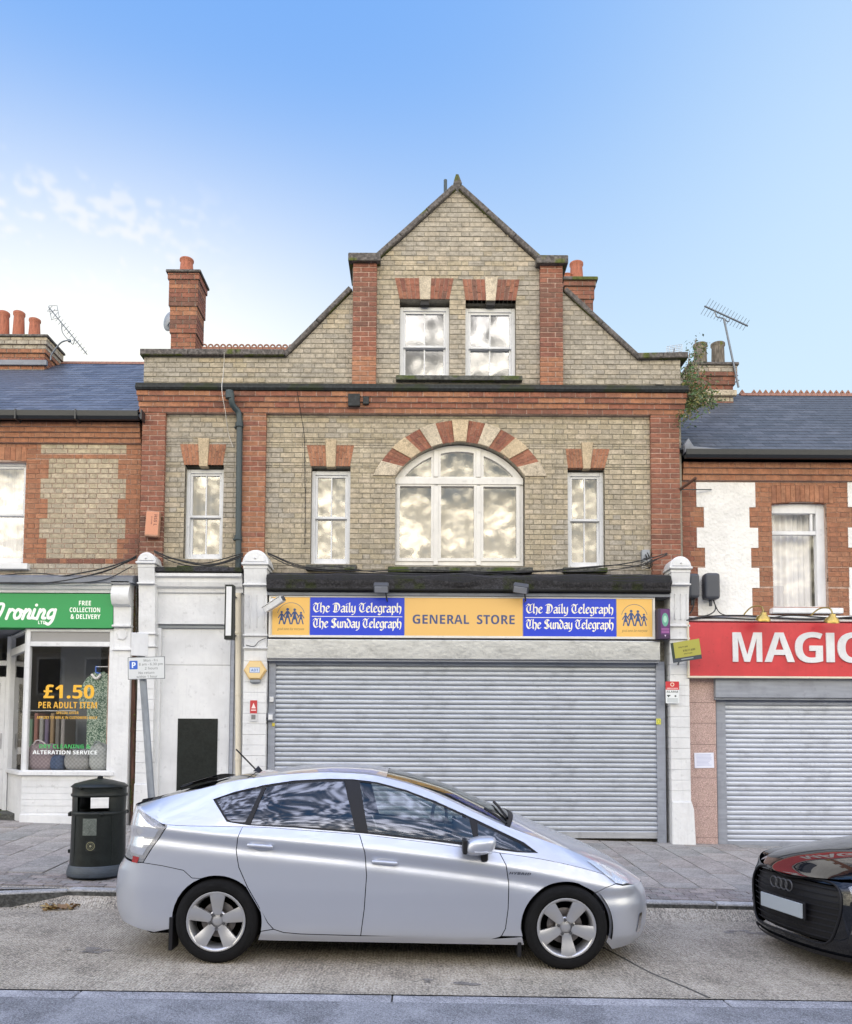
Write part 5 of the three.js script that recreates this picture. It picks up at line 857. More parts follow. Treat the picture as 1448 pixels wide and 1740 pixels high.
{ // ---- the store's fascia sign
  const z = 0.30, t = thing('shop_sign', 'long fascia sign reading GENERAL STORE between blue newspaper panels', 'sign');
  const r = R(457, 1013, 1113, 1084, z);
  mesh('sign_box', boxg(r.x0, r.x1, r.y0, r.y1, 0.02, z - 0.004, .006), M.cream, t);
  mesh('sign_frame', join([boxg(r.x0, r.x1, r.y1 - 0.03, r.y1 + .005, z - 0.03, z + 0.012, .004), boxg(r.x0, r.x1, r.y0 - .005, r.y0 + 0.03, z - 0.03, z + 0.012, .004), boxg(r.x0, r.x0 + 0.03, r.y0 + .03, r.y1 - .03, z - 0.03, z + 0.012, .004), boxg(r.x1 - 0.03, r.x1, r.y0 + .03, r.y1 - .03, z - 0.03, z + 0.012, .004)]), M.oldWood, t);
  const yA = r.y0 + 0.03, yB = r.y1 - 0.03, X = (p) => PX(p, 1048, z);
  const YEL = '#e6b862', NAVY = '#2f4a7c';
  const logo = (x, w, h) => {
    x.fillStyle = YEL; x.fillRect(0, 0, w, h); x.fillStyle = NAVY; x.strokeStyle = NAVY; x.lineCap = 'round';
    const fig = (cx, top, s, skirt) => { const u = h * s; x.beginPath(); x.arc(cx, top + u * .10, u * .085, 0, 7); x.fill(); x.lineWidth = u * .16; x.beginPath(); x.moveTo(cx, top + u * .27); x.lineTo(cx, top + u * .55); x.stroke(); x.lineWidth = u * .075; x.beginPath(); x.moveTo(cx - u * .24, top + u * .52); x.lineTo(cx - u * .06, top + u * .24); x.lineTo(cx + u * .06, top + u * .24); x.lineTo(cx + u * .24, top + u * .52); x.stroke(); x.lineWidth = u * .09; x.beginPath(); x.moveTo(cx - u * .05, top + u * .5); x.lineTo(cx - u * .17, top + u * .98); x.moveTo(cx + u * .05, top + u * .5); x.lineTo(cx + u * .17, top + u * .98); x.stroke(); if (skirt) { x.beginPath(); x.moveTo(cx - u * .06, top + u * .4); x.lineTo(cx + u * .06, top + u * .4); x.lineTo(cx + u * .16, top + u * .72); x.lineTo(cx - u * .16, top + u * .72); x.fill(); } };
    fig(w * .25, h * .36, .35, true); fig(w * .41, h * .28, .43); fig(w * .60, h * .29, .42, true); fig(w * .77, h * .38, .33);
    x.lineWidth = h * .012; x.setLineDash([h * .02, h * .012]); x.beginPath(); x.arc(w * .5, h * .5, w * .37, Math.PI * 1.08, Math.PI * 1.92); x.stroke(); x.setLineDash([]);
    x.fillStyle = '#5a4f3c'; fitText(x, 'good news for everyone', w * .5, h * .87, w * .72, h * .085, 'italic #px serif'); speck(x, w, h, 60, 'rgba(120,90,40,.35)');
  };
  const blue = (x, w, h) => {
    x.fillStyle = '#163ac6'; x.fillRect(0, 0, w, h); speck(x, w, h, 240, 'rgba(20,30,140,.5)'); x.fillStyle = x.strokeStyle = '#efe9d2';
    const nb = h * .037; strokeText(x, 'The Daily Telegraph', BL_, w * .035, h * .385, h * .155, w * .94, nb, .72); strokeText(x, 'The Sunday Telegraph', BL_, w * .035, h * .795, h * .155, w * .94, nb, .72);
    x.fillRect(w * .02, h * .495, w * .96, h * .018);
  };
  const centre = (x, w, h) => { x.fillStyle = '#e0b56a'; x.fillRect(0, 0, w, h); speck(x, w, h, 90, 'rgba(120,90,40,.35)'); x.fillStyle = '#3a4a78'; x.save(); x.lineWidth = h * .018; fitText(x, 'GENERAL  STORE', w * .5, h * .685, w * .88, h * .335, 'bold #px sans-serif'); x.restore(); };
  const lA = canvas(384, 400, logo), bA = canvas(1024, 400, blue), cA = canvas(1280, 400, centre);
  for (const [a, c, tx] of [[463, 526, lA], [527, 687, bA], [688, 888, cA], [889, 1047, bA], [1048, 1108, lA]]) mesh('sign_panel', face(X(a), X(c), yA, yB, z + 0.004), printMat(tx, { roughness: 0.4 }), t);
}
{ // ---- the green sign on the left
  const z = 0.24, t = thing('shop_sign', 'green fascia sign with white script lettering reading Ironing', 'sign'), r = R(-250, 1008, 192, 1066, z);
  mesh('sign_board', boxg(r.x0, r.x1, r.y0, r.y1, 0.0, z - .004, .004), mat(S('#258a48')), t);
  const tx = canvas(2048, 272, (x, w, h) => {
    x.fillStyle = '#2a9450'; x.fillRect(0, 0, w, h); speck(x, w, h, 200, 'rgba(20,90,50,.25)'); const q = (px) => (px + 250) / 442 * w, v = (py) => (py - 1008) / 58 * h; x.fillStyle = x.strokeStyle = '#f2f5ee';
    strokeText(x, 'Ironing', BR_, q(-8), v(1051), v(1034.5) * -1 + v(1051), q(94) - q(-8), h * .085, null, .18);
    fitText(x, 'LTD', q(72), v(1060), q(79) - q(65), h * .14, 'bold #px sans-serif');
    for (const [s, y, a, b] of [['FREE', 1028, 133, 155], ['COLLECTION', 1039.5, 118, 171], ['& DELIVERY', 1051, 120, 171]]) { x.lineWidth = 3; fitText(x, s, q((a + b) / 2), v(y), q(b) - q(a), h * .19, 'bold #px sans-serif'); }
  });
  mesh('sign_face', face(r.x0, r.x1, r.y0, r.y1, z), printMat(tx), t);
}
{ // ---- the red sign on the right, with raised letters
  const z = 0.30, t = thing('shop_sign', 'red fascia sign with large white capitals reading MAGIC', 'sign'), r = R(1172, 1058, 1448, 1149, z); const X1 = 9.2;
  mesh('sign_board', boxg(r.x0, X1, r.y0, r.y1, 0.02, z - .012, .006), mat(C(.60, .045, .055), { map: T.paint, roughness: .4 }), t);
  mesh('sign_edge', join([boxg(r.x0 - .03, X1, r.y0 - .03, r.y0, 0.0, z, .006), boxg(r.x0 - .03, r.x0, r.y0, r.y1, 0.0, z, .006)]), M.cream, t);
  const font = await new FontLoader().loadAsync('fonts/droid/droid_sans_bold.typeface.json');
  const spots = [['M', 1245, 1295], ['A', 1299, 1350], ['G', 1351, 1398], ['I', 1404, 1418], ['C', 1423, 1470]];
  const yb = PY(1345, 1125, z), yt = PY(1345, 1075, z);
  for (const [ch, a, c] of spots) {
    if (ch === 'I') { mesh('letter', boxg(PX(a, 1100, z), PX(c, 1100, z), yb, yt, z - .012, z + .008, .001), M.whiteWood, t); continue; }
    const g = new TextGeometry(ch, { font, size: 1, depth: 0.02, curveSegments: 6, bevelEnabled: false }); g.computeBoundingBox(); const bb = g.boundingBox, x0 = PX(a, 1100, z), x1 = PX(c, 1100, z), over = 'GC'.includes(ch) ? .01 : 0;
    g.translate(-bb.min.x, -bb.min.y, 0); g.scale((x1 - x0) / (bb.max.x - bb.min.x), (yt - yb + 2 * over) / (bb.max.y - bb.min.y), 1); const m = mesh('letter', g, M.whiteWood, t); m.position.set(x0, yb - over, z - .012);
  }
}
// ---------------------------------------------------------------- small things on the fronts
for (const [px, py, tilt, lab] of [[648, 999, 0, 'grey floodlight on the canopy above the first blue sign panel'], [885, 1000, -.25, 'grey floodlight on the canopy above the end of the word STORE']]) {
  const p = W(px, py, 0.55), t = thing('floodlight', lab, 'light', [p.x, p.y, 0.55]);
  const body = mesh('housing', boxg(-.11, .11, -.065, .065, -.05, .04, .015), M.plastic, t); body.rotation.set(.75, tilt, 0);
  const gl = mesh('lens', boxg(-.095, .095, -.05, .05, .041, .047, .002), M.greyPaint, t); gl.rotation.set(.75, tilt, 0);
  const fin = mesh('cooling_fins', join([0, 1, 2, 3].map((i) => boxg(-.1, .1, -.05 + i * .03, -.042 + i * .03, -.075, -.049, .002))), M.plastic, t); fin.rotation.set(.75, tilt, 0);
  mesh('bracket', join([rod(V(.06, -.04, -.03), V(.08, -.16, -.08), .012), rod(V(.08, -.16, -.08), V(.08, -.16, -.2), .012)]), M.gutter, t);
}
{ const p = W(466, 1027, .5), t = thing('security_camera', 'white tubular security camera tilted across the end of the yellow sign', 'camera', [p.x, p.y, .5]);
  const c = mesh('housing', boxg(-.17, .17, -.045, .045, -.05, .05, .012), M.whiteWood, t); c.rotation.set(.2, -.35, .52); const h = mesh('hood', boxg(-.19, .16, .046, .054, -.058, .058, .003), M.whiteWood, t); h.rotation.set(.2, -.35, .52); const e = mesh('lens_cap', boxg(.171, .185, -.035, .035, -.04, .04, .004), M.plastic, t); e.rotation.set(.2, -.35, .52);
  mesh('bracket', tube([V(-.06, .03, -.05), V(-.05, .1, -.12), V(-.02, .1, -.19)], .014, 10, 6), M.whiteWood, t); }
{ const q = R(381.5, 993, 396, 1086, .62), t = thing('projecting_sign', 'slim black framed projecting sign box seen edge on above the doorway', 'sign');
  mesh('case', boxg(q.x0, q.x1, q.y0, q.y1, .48, .62, .006), M.binBlack, t); mesh('arm', join([boxg(q.x0 + .03, q.x1 - .05, q.y1 - .12, q.y1 - .1, .1, .48), boxg(q.x0 + .03, q.x1 - .05, q.y0 + .1, q.y0 + .12, .1, .48)]), M.gutter, t); mesh('white_edge', boxg(q.x0 + .022, q.x1 - .022, q.y0 + .05, q.y1 - .03, .62, .626, .002), M.whiteWood, t); }
{ const p = W(434, 1139, .3), t = thing('alarm_box', 'yellow hexagonal alarm box reading ADT on the white pier', 'alarm box', [p.x, p.y, .265]); const hx = [], hi = []; for (let i = 0; i < 6; i++) { hx.push([.168 * Math.cos(i * Math.PI / 3), .155 * Math.sin(i * Math.PI / 3)]); hi.push([.15 * Math.cos(i * Math.PI / 3), .138 * Math.sin(i * Math.PI / 3)]); }
  mesh('case', extrude(hx, 0, .07, [], .012), mat(C(.68, .47, .20), { roughness: .5 }), t); mesh('cover', extrude(hi, .07, .08, [], .006), mat(C(.74, .56, .28), { roughness: .45 }), t); mesh('strobe', boxg(-.075, .075, -.185, -.135, .0, .06, .014), M.post, t);
  mesh('label', face(-.075, .075, -.04, .04, .0815), printMat(canvas(192, 100, (x, w, h) => { x.fillStyle = '#c8d4e8'; x.fillRect(0, 0, w, h); x.fillStyle = '#4a6ea8'; x.strokeStyle = '#4a6ea8'; x.lineWidth = 6; x.strokeRect(4, 4, w - 8, h - 8); fitText(x, 'ADT', w / 2, h * .76, w * .72, h * .7, 'bold #px sans-serif'); })), t); }
{ const p = W(260, 891, .12), t = thing('alarm_box', 'faded orange rectangular alarm box on the dark red brick pilaster', 'alarm box', [p.x, p.y, .07]); const b = mesh('case', boxg(-.105, .105, -.2, .2, 0, .1, .02), mat(C(.48, .27, .19), { map: T.grain, roughness: .7 }), t); b.rotation.z = -.05;
  const f = mesh('lettering', face(-.09, .1, -.17, .18, .102), printMat(canvas(128, 230, (x, w, h) => { x.fillStyle = '#c98a6c'; x.fillRect(0, 0, w, h); speck(x, w, h, 200, 'rgba(90,50,40,.4)'); x.fillStyle = '#5a2e26'; x.save(); x.translate(w * .62, h * .1); x.rotate(Math.PI / 2); x.font = 'bold 46px sans-serif'; x.fillText('HSS L', 0, 0); for (let i = 0; i < 7; i++) x.fillRect(26 + i * 12, 18, 5 + 4 * hash2(i, 5), 10); x.restore(); })), t); f.rotation.z = -.05; mesh('mounting_tabs', join([boxg(-.14, -.1, .1, .13, 0, .03), boxg(.1, .13, .09, .12, 0, .03)]), M.rustPipe, t); }
function notice(name, label, cat, x0, y0, x1, y1, z, w, h, draw, rot = 0) { const r = R(x0, y0, x1, y1, z), t = thing(name, label, cat, [(r.x0 + r.x1) / 2, (r.y0 + r.y1) / 2, z]); const a = (r.x1 - r.x0) / 2, b = (r.y1 - r.y0) / 2; mesh('backing', boxg(-a, a, -b, b, 0, .004, .001), M.whiteWood, t); mesh('print', face(-a, a, -b, b, .0055), printMat(canvas(w, h, draw)), t); t.rotation.z = rot; return t; }
notice('security_sticker', 'narrow red and grey security sticker below the hexagonal alarm box', 'sticker', 425, 1190, 437, 1226, .268, 96, 280, (x, w, h) => { x.fillStyle = '#c4c6c8'; x.fillRect(0, 0, w, h); x.fillStyle = '#b8363a'; x.fillRect(0, 0, w, h * .62); x.fillStyle = '#e9d9d6'; x.beginPath(); x.moveTo(w * .5, h * .12); x.lineTo(w * .82, h * .38); x.lineTo(w * .18, h * .38); x.fill(); x.fillRect(w * .15, h * .44, w * .7, h * .05); x.fillStyle = '#777'; x.fillRect(w * .2, h * .68, w * .6, h * .22); });
notice('security_sticker', 'red and white ALARM sticker with camera symbols on the white pier', 'sticker', 1131, 1158, 1154, 1195, .30, 200, 320, (x, w, h) => { x.fillStyle = '#dfe3e4'; x.fillRect(0, 0, w, h); x.fillStyle = '#c32f38'; x.fillRect(0, 0, w, h * .38); x.strokeStyle = '#e6d4c0'; x.lineWidth = 12; x.beginPath(); x.arc(w * .5, h * .14, w * .12, 0, 7); x.stroke(); x.fillStyle = '#ecd9d4'; for (let i = 0; i < 9; i++) x.fillRect(w * (.1 + .09 * i), h * .29, w * (.04 + .03 * hash2(i, 2)), h * .05); x.fillStyle = '#39413f'; fitText(x, 'ALARM', w / 2, h * .52, w * .86, h * .13, 'bold #px sans-serif'); x.fillRect(w * .1, h * .62, w * .25, h * .05); x.fillRect(w * .16, h * .66, w * .1, h * .06); x.beginPath(); x.arc(w * .72, h * .67, w * .07, 0, 7); x.fill(); x.fillStyle = '#9aa3a4'; for (let i = 0; i < 4; i++) x.fillRect(w * .1, h * (.78 + i * .05), w * .8, h * .025); });
notice('paper_notice', 'small white paper notice taped to the pink granite pier', 'notice', 1180, 1279, 1213, 1305, .144, 256, 200, (x, w, h) => { x.fillStyle = '#dfe2f0'; x.fillRect(0, 0, w, h); x.fillStyle = '#aab0cc'; for (let i = 0; i < 9; i++) x.fillRect(w * .1, h * (.12 + i * .085), w * (.6 + .2 * hash2(i, 1)), h * .03); }, .02);
notice('round_sticker', 'small yellow round sticker on the end guide rail of the wide shutter', 'sticker', 1115, 1221, 1123, 1231, .18, 64, 64, (x, w, h) => { x.fillStyle = '#cfcf52'; x.fillRect(0, 0, w, h); x.strokeStyle = '#8a8a3a'; x.lineWidth = 5; x.beginPath(); x.arc(w / 2, h / 2, w * .3, 0, 7); x.stroke(); });
{ const z = .42, r = R(1118, 1034, 1139, 1086, z), t = thing('hanging_sign', 'small dark purple sign with a teal oval on the white pier', 'sign'); mesh('board', boxg(r.x0, r.x1, r.y0, r.y1, .28, z, .006), mat(C(.03, .02, .05), { roughness: .5 }), t);
  mesh('print', face(r.x0 + .04, r.x1 - .008, r.y0 + .01, r.y1 - .01, z + .003), printMat(canvas(160, 440, (x, w, h) => { x.fillStyle = '#5a2a66'; x.fillRect(0, 0, w, h); x.fillStyle = '#5fa08c'; x.beginPath(); x.ellipse(w * .5, h * .36, w * .36, h * .23, 0, 0, 7); x.fill(); x.fillStyle = '#9ecdb8'; x.beginPath(); x.ellipse(w * .5, h * .34, w * .2, h * .12, 0, 0, 7); x.fill(); x.fillStyle = '#b06aa8'; for (const y of [.66, .7, .75, .79]) x.fillRect(w * .08, h * y, w * .84, h * .018); x.fillStyle = '#3a1f48'; x.fillRect(0, h * .86, w, h * .14); x.fillStyle = '#d7c7de'; x.beginPath(); x.moveTo(w * .4, h * .88); x.lineTo(w * .6, h * .88); x.lineTo(w * .5, h * .95); x.fill(); })), t); }
{ const z = .55, p = W(1166, 1106, z), t = thing('agent_board', 'tilted yellow and dark green letting board fixed beside the red sign', 'sign', [p.x, p.y, z]); t.rotation.set(0, -.45, .12); mesh('board', boxg(-.2, .2, -.145, .145, -.012, .012, .003), mat(C(.03, .05, .03)), t);
  mesh('print', face(-.2, .2, -.145, .145, .0145), printMat(canvas(400, 290, (x, w, h) => { x.fillStyle = '#a4a043'; x.fillRect(0, 0, w, h); x.fillStyle = '#24352a'; x.fillRect(0, 0, w * .1, h); x.fillStyle = '#343b46'; x.fillRect(0, h * .8, w, h * .2); x.fillStyle = '#8d9a9c'; x.fillRect(w * .3, h * .87, w * .42, h * .05); x.fillStyle = '#6c6a2c'; for (const [a, y, l, k] of [[.26, .24, .34, .07], [.4, .42, .44, .1], [.42, .6, .3, .06]]) for (let i = 0; i < 8; i++) x.fillRect(w * (a + l * i / 8), h * (y + .02 * hash2(i, 3)), w * l * (.06 + .05 * hash2(i, 7)), h * k); })), t); mesh('bracket', rod(V(-.1, -.1, -.01), V(-.18, -.16, -.3), .012), M.gutter, t); }
{ const p = W(461, 1218, .2), t = thing('key_box', 'small grey lock boxes on the guide rail beside the wide shutter', 'lock box', [p.x, p.y, .175]); mesh('case', boxg(-.045, .04, -.06, .06, 0, .07, .01), M.greyPaint, t); mesh('cover', boxg(-.03, .03, -.045, .03, .07, .085, .006), M.whiteWood, t); mesh('cable', tube([V(-.04, -.02, .03), V(-.09, -.04, .05), V(-.06, -.1, .04)], .008, 10, 6), M.cable, t); mesh('switch_plate', boxg(-.03, .03, .22, .3, 0, .03, .006), M.whiteWood, t); mesh('tag', boxg(.01, .05, -.14, -.09, 0, .01), mat(C(.6, .5, .08)), t); }
// loudspeaker-shaped alarm boxes by the right-hand shop
for (const [x0, x1, y0, y1, lab] of [[1172, 1191, 973, 1015, 'dark grey plastic box tucked against the white pier above cables'], [1200, 1226, 972, 1017, 'dark grey curved plastic box on the white quoined wall']]) { const r = R(x0, y0, x1, y1, .1), t = thing('junction_box', lab, 'box', [(r.x0 + r.x1) / 2, (r.y0 + r.y1) / 2, -.12]); const a = (r.x1 - r.x0) / 2, b = (r.y1 - r.y0) / 2; mesh('case', boxg(-a, a, -b, b, 0, .2, .045), M.plastic, t); mesh('side_ribs', join([0, 1, 2, 3].map((i) => boxg(-a - .004, a + .004, -b + .07 + i * .08, -b + .078 + i * .08, .03, .12, .002))), M.plastic, t); mesh('gland', rod(V(0, -b, .08), V(0, -b - .09, .08), .025), M.plastic, t); }
for (const [px, py, lab] of [[1297, 1050, 'brass swan neck lamp over the letter A of MAGIC'], [1414, 1053, 'brass swan neck lamp over the letter I of MAGIC']]) { const p = W(px, py, .52), t = thing('sign_lamp', lab, 'lamp', [p.x, p.y, .52]);
  mesh('lamp_shade', new THREE.LatheGeometry([[.02, .09], [.035, .085], [.045, .05], [.09, .01], [.105, -.035], [.1, -.035], [.085, .005], [.03, .045], [.0, .05]].map(([a, b]) => new THREE.Vector2(a, b)), 20), M.brass, t).rotation.set(.35, 0, 0);
  mesh('swan_neck', tube([V(0, .08, .02), V(0, .17, -.05), V(-.06, .2, -.22), V(-.1, .12, -.42), V(-.1, .05, -.5)], .011, 24, 8), M.brass, t); mesh('wall_rose', rod(V(-.1, .05, -.5), V(-.1, .05, -.52), .04, 14), M.brass, t); }
{ const t = thing('wall_bracket', 'old iron strut and rod on the corner above the white quoins', 'bracket'); mesh('strut', rod(W(1155, 832, .05), W(1183, 812, .3), .022, 6), M.rustPipe, t); mesh('rod', rod(W(1156, 832, .0), W(1209, 832, -.1), .008, 6), M.iron, t); }

// ---------------------------------------------------------------- pipes and cables
{ const t = thing('downpipe', 'dark blue green cast iron downpipe beside the middle brick pilaster', 'downpipe'), z = .13, q = (x, y, zz = z) => W(x, y, zz); const yb = PY(404, 974, z);
  mesh('pipe', tube([q(393, 668, .22), q(394, 684, .2), q(397, 691, .17), q(405, 700, .12), q(407, 712, .11), q(407, 740, .11), q(406, 850, .11), q(405, 972, .11)], .046, 60, 12), M.iron, t);
  const cl = (x, y, r, h) => { const p = q(x, y, .11), g = new THREE.CylinderGeometry(r, r, h, 14); g.translate(p.x, p.y, p.z); return g; }; for (const [x, y] of [[407, 722], [405, 914]]) mesh('socket_collar', join([cl(x, y, .058, .07), cl(x, y + 3, .062, .02), boxg(q(x, y).x - .1, q(x, y).x + .1, q(x, y).y - .012, q(x, y).y + .012, .0, .06)]), M.iron, t); mesh('outlet_head', join([cl(393, 676, .062, .12).translate(0, 0, .1)]), M.iron, t); }
{ const t = thing('downpipe', 'rusty brown downpipe with moss between the two shopfronts', 'downpipe'), z = .1; mesh('pipe', rod(W(226, 990, z), V(PX(227, 1380, z), gy(-4.3, .2) - .02, z), .04, 12), M.rustPipe, t); for (const y of [1090, 1240]) { const p = W(226.5, y, z); mesh('socket_collar', new THREE.CylinderGeometry(.05, .05, .07, 12).translate(p.x, p.y, p.z), M.rustPipe, t); } 
  const gb = new GB(); for (let i = 0; i < 700; i++) { const f = rnd() < .6 ? rr(.0, .16) : rnd() < .7 ? rr(.80, .98) : rr(0, 1), py = lerp(1385, 1000, f), p = W(227 + rr(-5, 5), py, .13 + rr(-.03, .04)), s = rr(.008, .022), a = rr(0, 6), d = V(Math.cos(a) * s, rr(.2, 1) * s, Math.sin(a) * s); gb.tri(p, p.clone().add(d), p.clone().add(V(d.z, d.y * .4, -d.x)), C(rr(.08, .16), rr(.11, .2), .03)); } const m = mesh('moss', gb.geo(), new THREE.MeshPhysicalMaterial({ vertexColors: true, roughness: .9, side: THREE.DoubleSide }), t); m.userData.kind = 'stuff'; }
{ const t = thing('downpipe', 'cream painted pipe beside the boarded doorway', 'downpipe'), z = .14; mesh('pipe', rod(W(405, 1008, z), V(PX(406, 1330, z), gy(-2.8, .2) - .02, z), .043, 12), M.cream, t); mesh('clip', join([1075, 1180, 1290].map((y) => { const p = W(405, y, z); return new THREE.CylinderGeometry(.05, .05, .03, 12).translate(p.x, p.y, p.z); })), M.cream, t); }
function cable(label, pts, r, m, n = 40) { return tag(mesh('cable', tube(pts, r, n, 6), m), label, 'cable', null); }
function bundle(label, runs, m = M.cable) { return tag(mesh('cable_bundle', join(runs.map(([pts, r]) => tube(pts, r, 40, 6))), m), label, 'cables'); }
const wv = (l, z) => l.map(([x, y, zz]) => W(x, y, zz ?? z));
bundle('sagging black cables strung between the two left white piers', [[wv([[262, 936], [285, 946], [320, 956], [350, 960], [380, 955], [413, 942]], .2), .012], [wv([[262, 938], [290, 953], [335, 963], [380, 957], [413, 945]], .22), .008], [wv([[262, 935], [275, 946], [300, 950], [345, 957], [413, 940]], .15), .008]]);
bundle('black cables running along the top of the felt canopy', [[wv([[455, 940], [480, 952], [505, 962], [540, 967], [620, 970], [700, 968], [800, 971], [900, 972], [985, 966], [1060, 958], [1100, 950], [1134, 940]], .18), .009], [wv([[455, 942], [485, 958], [520, 967], [600, 973], [760, 975], [880, 970], [1000, 971], [1080, 962], [1134, 943]], .3), .008], [wv([[455, 939], [500, 958], [535, 965], [560, 962], [640, 972], [860, 974], [1050, 960], [1090, 962], [1134, 941]], .24), .007]]);
bundle('tangle of cables drooping over the grey lead flat of the ironing shop', [[wv([[-20, 988], [60, 986], [130, 975], [190, 962], [232, 946]], .34), .011], [wv([[-20, 990], [80, 990], [150, 978], [200, 962], [232, 944]], .36), .008], [wv([[-20, 980], [60, 974], [120, 980], [170, 974], [232, 948]], .3), .008], [wv([[-20, 992], [100, 992], [180, 984], [225, 962]], .38), .007]]);
bundle('black cable along the top edge of the red sign', [[wv([[1166, 1054], [1200, 1048], [1260, 1046], [1310, 1049], [1380, 1052], [1460, 1048]], .28), .013], [wv([[1168, 1050], [1230, 1050], [1290, 1052], [1340, 1046], [1400, 1049], [1460, 1052]], .27), .009], [wv([[1213, 1020, 0], [1216, 1034, .05], [1206, 1044, .2], [1180, 1050, .28]]), .01], [wv([[1212, 1020, 0], [1222, 1040, .02], [1240, 1048, .2]]), .008], [wv([[1180, 1016, .0], [1178, 1032, .05], [1170, 1046, .2]]), .01]]);
cable('thin beige cable hanging down the parapet and brickwork', wv([[381, 598, .09], [381, 612, .02], [379, 640, .02], [377, 657, .28], [378, 672, .3], [383, 700, .2], [388, 735, .02], [396, 760, .02]]), .005, M.cableW);
cable('dark wire running down the brickwork by the second sash window', wv([[505, 665, .28], [512, 706, .1], [517, 740, .012], [518, 800, .012], [519, 860, .012], [518, 925, .012]]), .005, M.cable);
cable('white wire looping down the white pier from the alarm box', wv([[418, 1096, .28], [432, 1098, .29], [440, 1090, .3], [452, 1084, .3]]), .005, M.cable);
cable('telephone wire lying across the slate roof of the ironing shop', wv([[-10, 640, -2.9], [40, 665, -2.2], [110, 690, -1.2], [180, 703, -.6], [236, 710, -.2]].map(([x, y, z]) => [x, y, z + .06])), .008, M.cable);
{ const t = thing('terminal_box', 'small grey cable terminal at the foot of the right red pilaster', 'box', W(1098, 944, .1).toArray()); mesh('case', boxg(-.06, .06, -.09, .09, -.09, .0, .01), M.post, t); for (let i = 0; i < 5; i++) mesh('wire_loop', tube([V(rr(-.05, .05), -.05, .01), V(rr(-.1, .1), rr(-.1, .06), .05), V(rr(-.1, .1), rr(-.2, -.1), .04), V(rr(-.05, .05), -.2, .0)], .006, 14, 5), i % 2 ? M.cableW : M.cable, t); }

// ---------------------------------------------------------------- on the roofs
function yagi(t, a, b, n, hw, dir, boomR = .012) { mesh('boom', rod(a, b, boomR, 6), M.aerial, t); const l = []; for (let i = 0; i < n; i++) { const p = a.clone().lerp(b, (i + .4) / n), h = hw * lerp(1.15, .75, i / n); l.push(rod(p.clone().addScaledVector(dir, -h), p.clone().addScaledVector(dir, h), .0045, 5)); } mesh('elements', join(l), M.aerial, t); }
{ const z = -2.9, t = thing('tv_aerial', 'tilted television aerial on a cranked pole beside the three chimney pots', 'aerial'); const q = (x, y) => W(x, y, z);
  mesh('mast', tube([q(86, 612), q(87, 604), q(92, 596), q(104, 582), q(112, 579), q(118, 579)], .014, 24, 6), M.aerial, t); mesh('cranked_arm', tube([q(118, 579), q(124, 585), q(127, 577)], .009, 12, 6), M.aerial, t); mesh('cranked_arm', tube([q(105, 550), q(106, 564), q(116, 578)], .009, 12, 6), M.aerial, t);
  yagi(t, q(83, 522), q(148, 602), 14, .09, V(.75, .2, .6).normalize()); mesh('reflector', join([rod(q(83, 520), q(97, 519), .006, 5), rod(q(82, 530), q(98, 527), .006, 5), rod(q(88, 543), q(101, 540), .006, 5), rod(q(83, 520), q(88, 544), .006, 5), rod(q(97, 519), q(101, 540), .006, 5)]), M.aerial, t); mesh('clamp', boxg(q(118, 579).x - .025, q(118, 579).x + .025, q(118, 579).y - .025, q(118, 579).y + .025, z - .03, z + .03), M.aerial, t); }
{ const z = -2.5, t = thing('tv_aerial', 'television aerial on a tall leaning mast at the plant covered chimney', 'aerial'), q = (x, y) => W(x, y, z); mesh('mast', rod(q(1255, 658), q(1230, 541), .02, 8), M.aerial, t); yagi(t, q(1197, 520), q(1271, 554), 14, .13, V(.45, .75, .5).normalize(), .016); mesh('cranked_arm', tube([q(1214, 527), q(1218, 538), q(1229, 541), q(1238, 547), q(1240, 541)], .011, 14, 6), M.aerial, t); mesh('wall_clamp', join([rod(q(1248, 650), q(1256, 646), .012, 6), rod(q(1248, 640), q(1254, 638), .012, 6)]), M.aerial, t); }
{ const z = -1.8, t = thing('tv_aerial', 'small flat grid aerial behind the right parapet coping', 'aerial'), q = (x, y) => W(x, y, z), l = []; for (let i = 0; i <= 4; i++) l.push(rod(q(1133, 589 + i * 3.0), q(1159, 585 + i * 3.0), .005, 5)); for (let i = 0; i <= 5; i++) l.push(rod(q(1133 + i * 5.2, 589 - i * .8), q(1133 + i * 5.2, 601 - i * .8), .004, 5)); mesh('grid', join(l), M.alu, t); mesh('mast', rod(q(1140, 640), q(1146, 592), .012, 6), M.aerial, t); }
{ const z = -1.9, p = W(286, 545, z), t = thing('satellite_dish', 'pale satellite dish half hidden behind the left red chimney', 'dish', p.toArray()); const g = new THREE.SphereGeometry(.34, 24, 8, 0, Math.PI * 2, 0, .55); g.translate(0, -.32, 0); g.rotateX(Math.PI / 2); g.scale(.85, 1, 1); const m = mesh('reflector', g, M.post, t); m.rotation.y = -.5; mesh('arm', rod(V(0, -.1, .02), V(.12, -.2, .3), .012, 6), M.aerial, t); mesh('bracket', rod(V(0, 0, 0), V(.25, -.1, 0), .018, 6), M.aerial, t); }
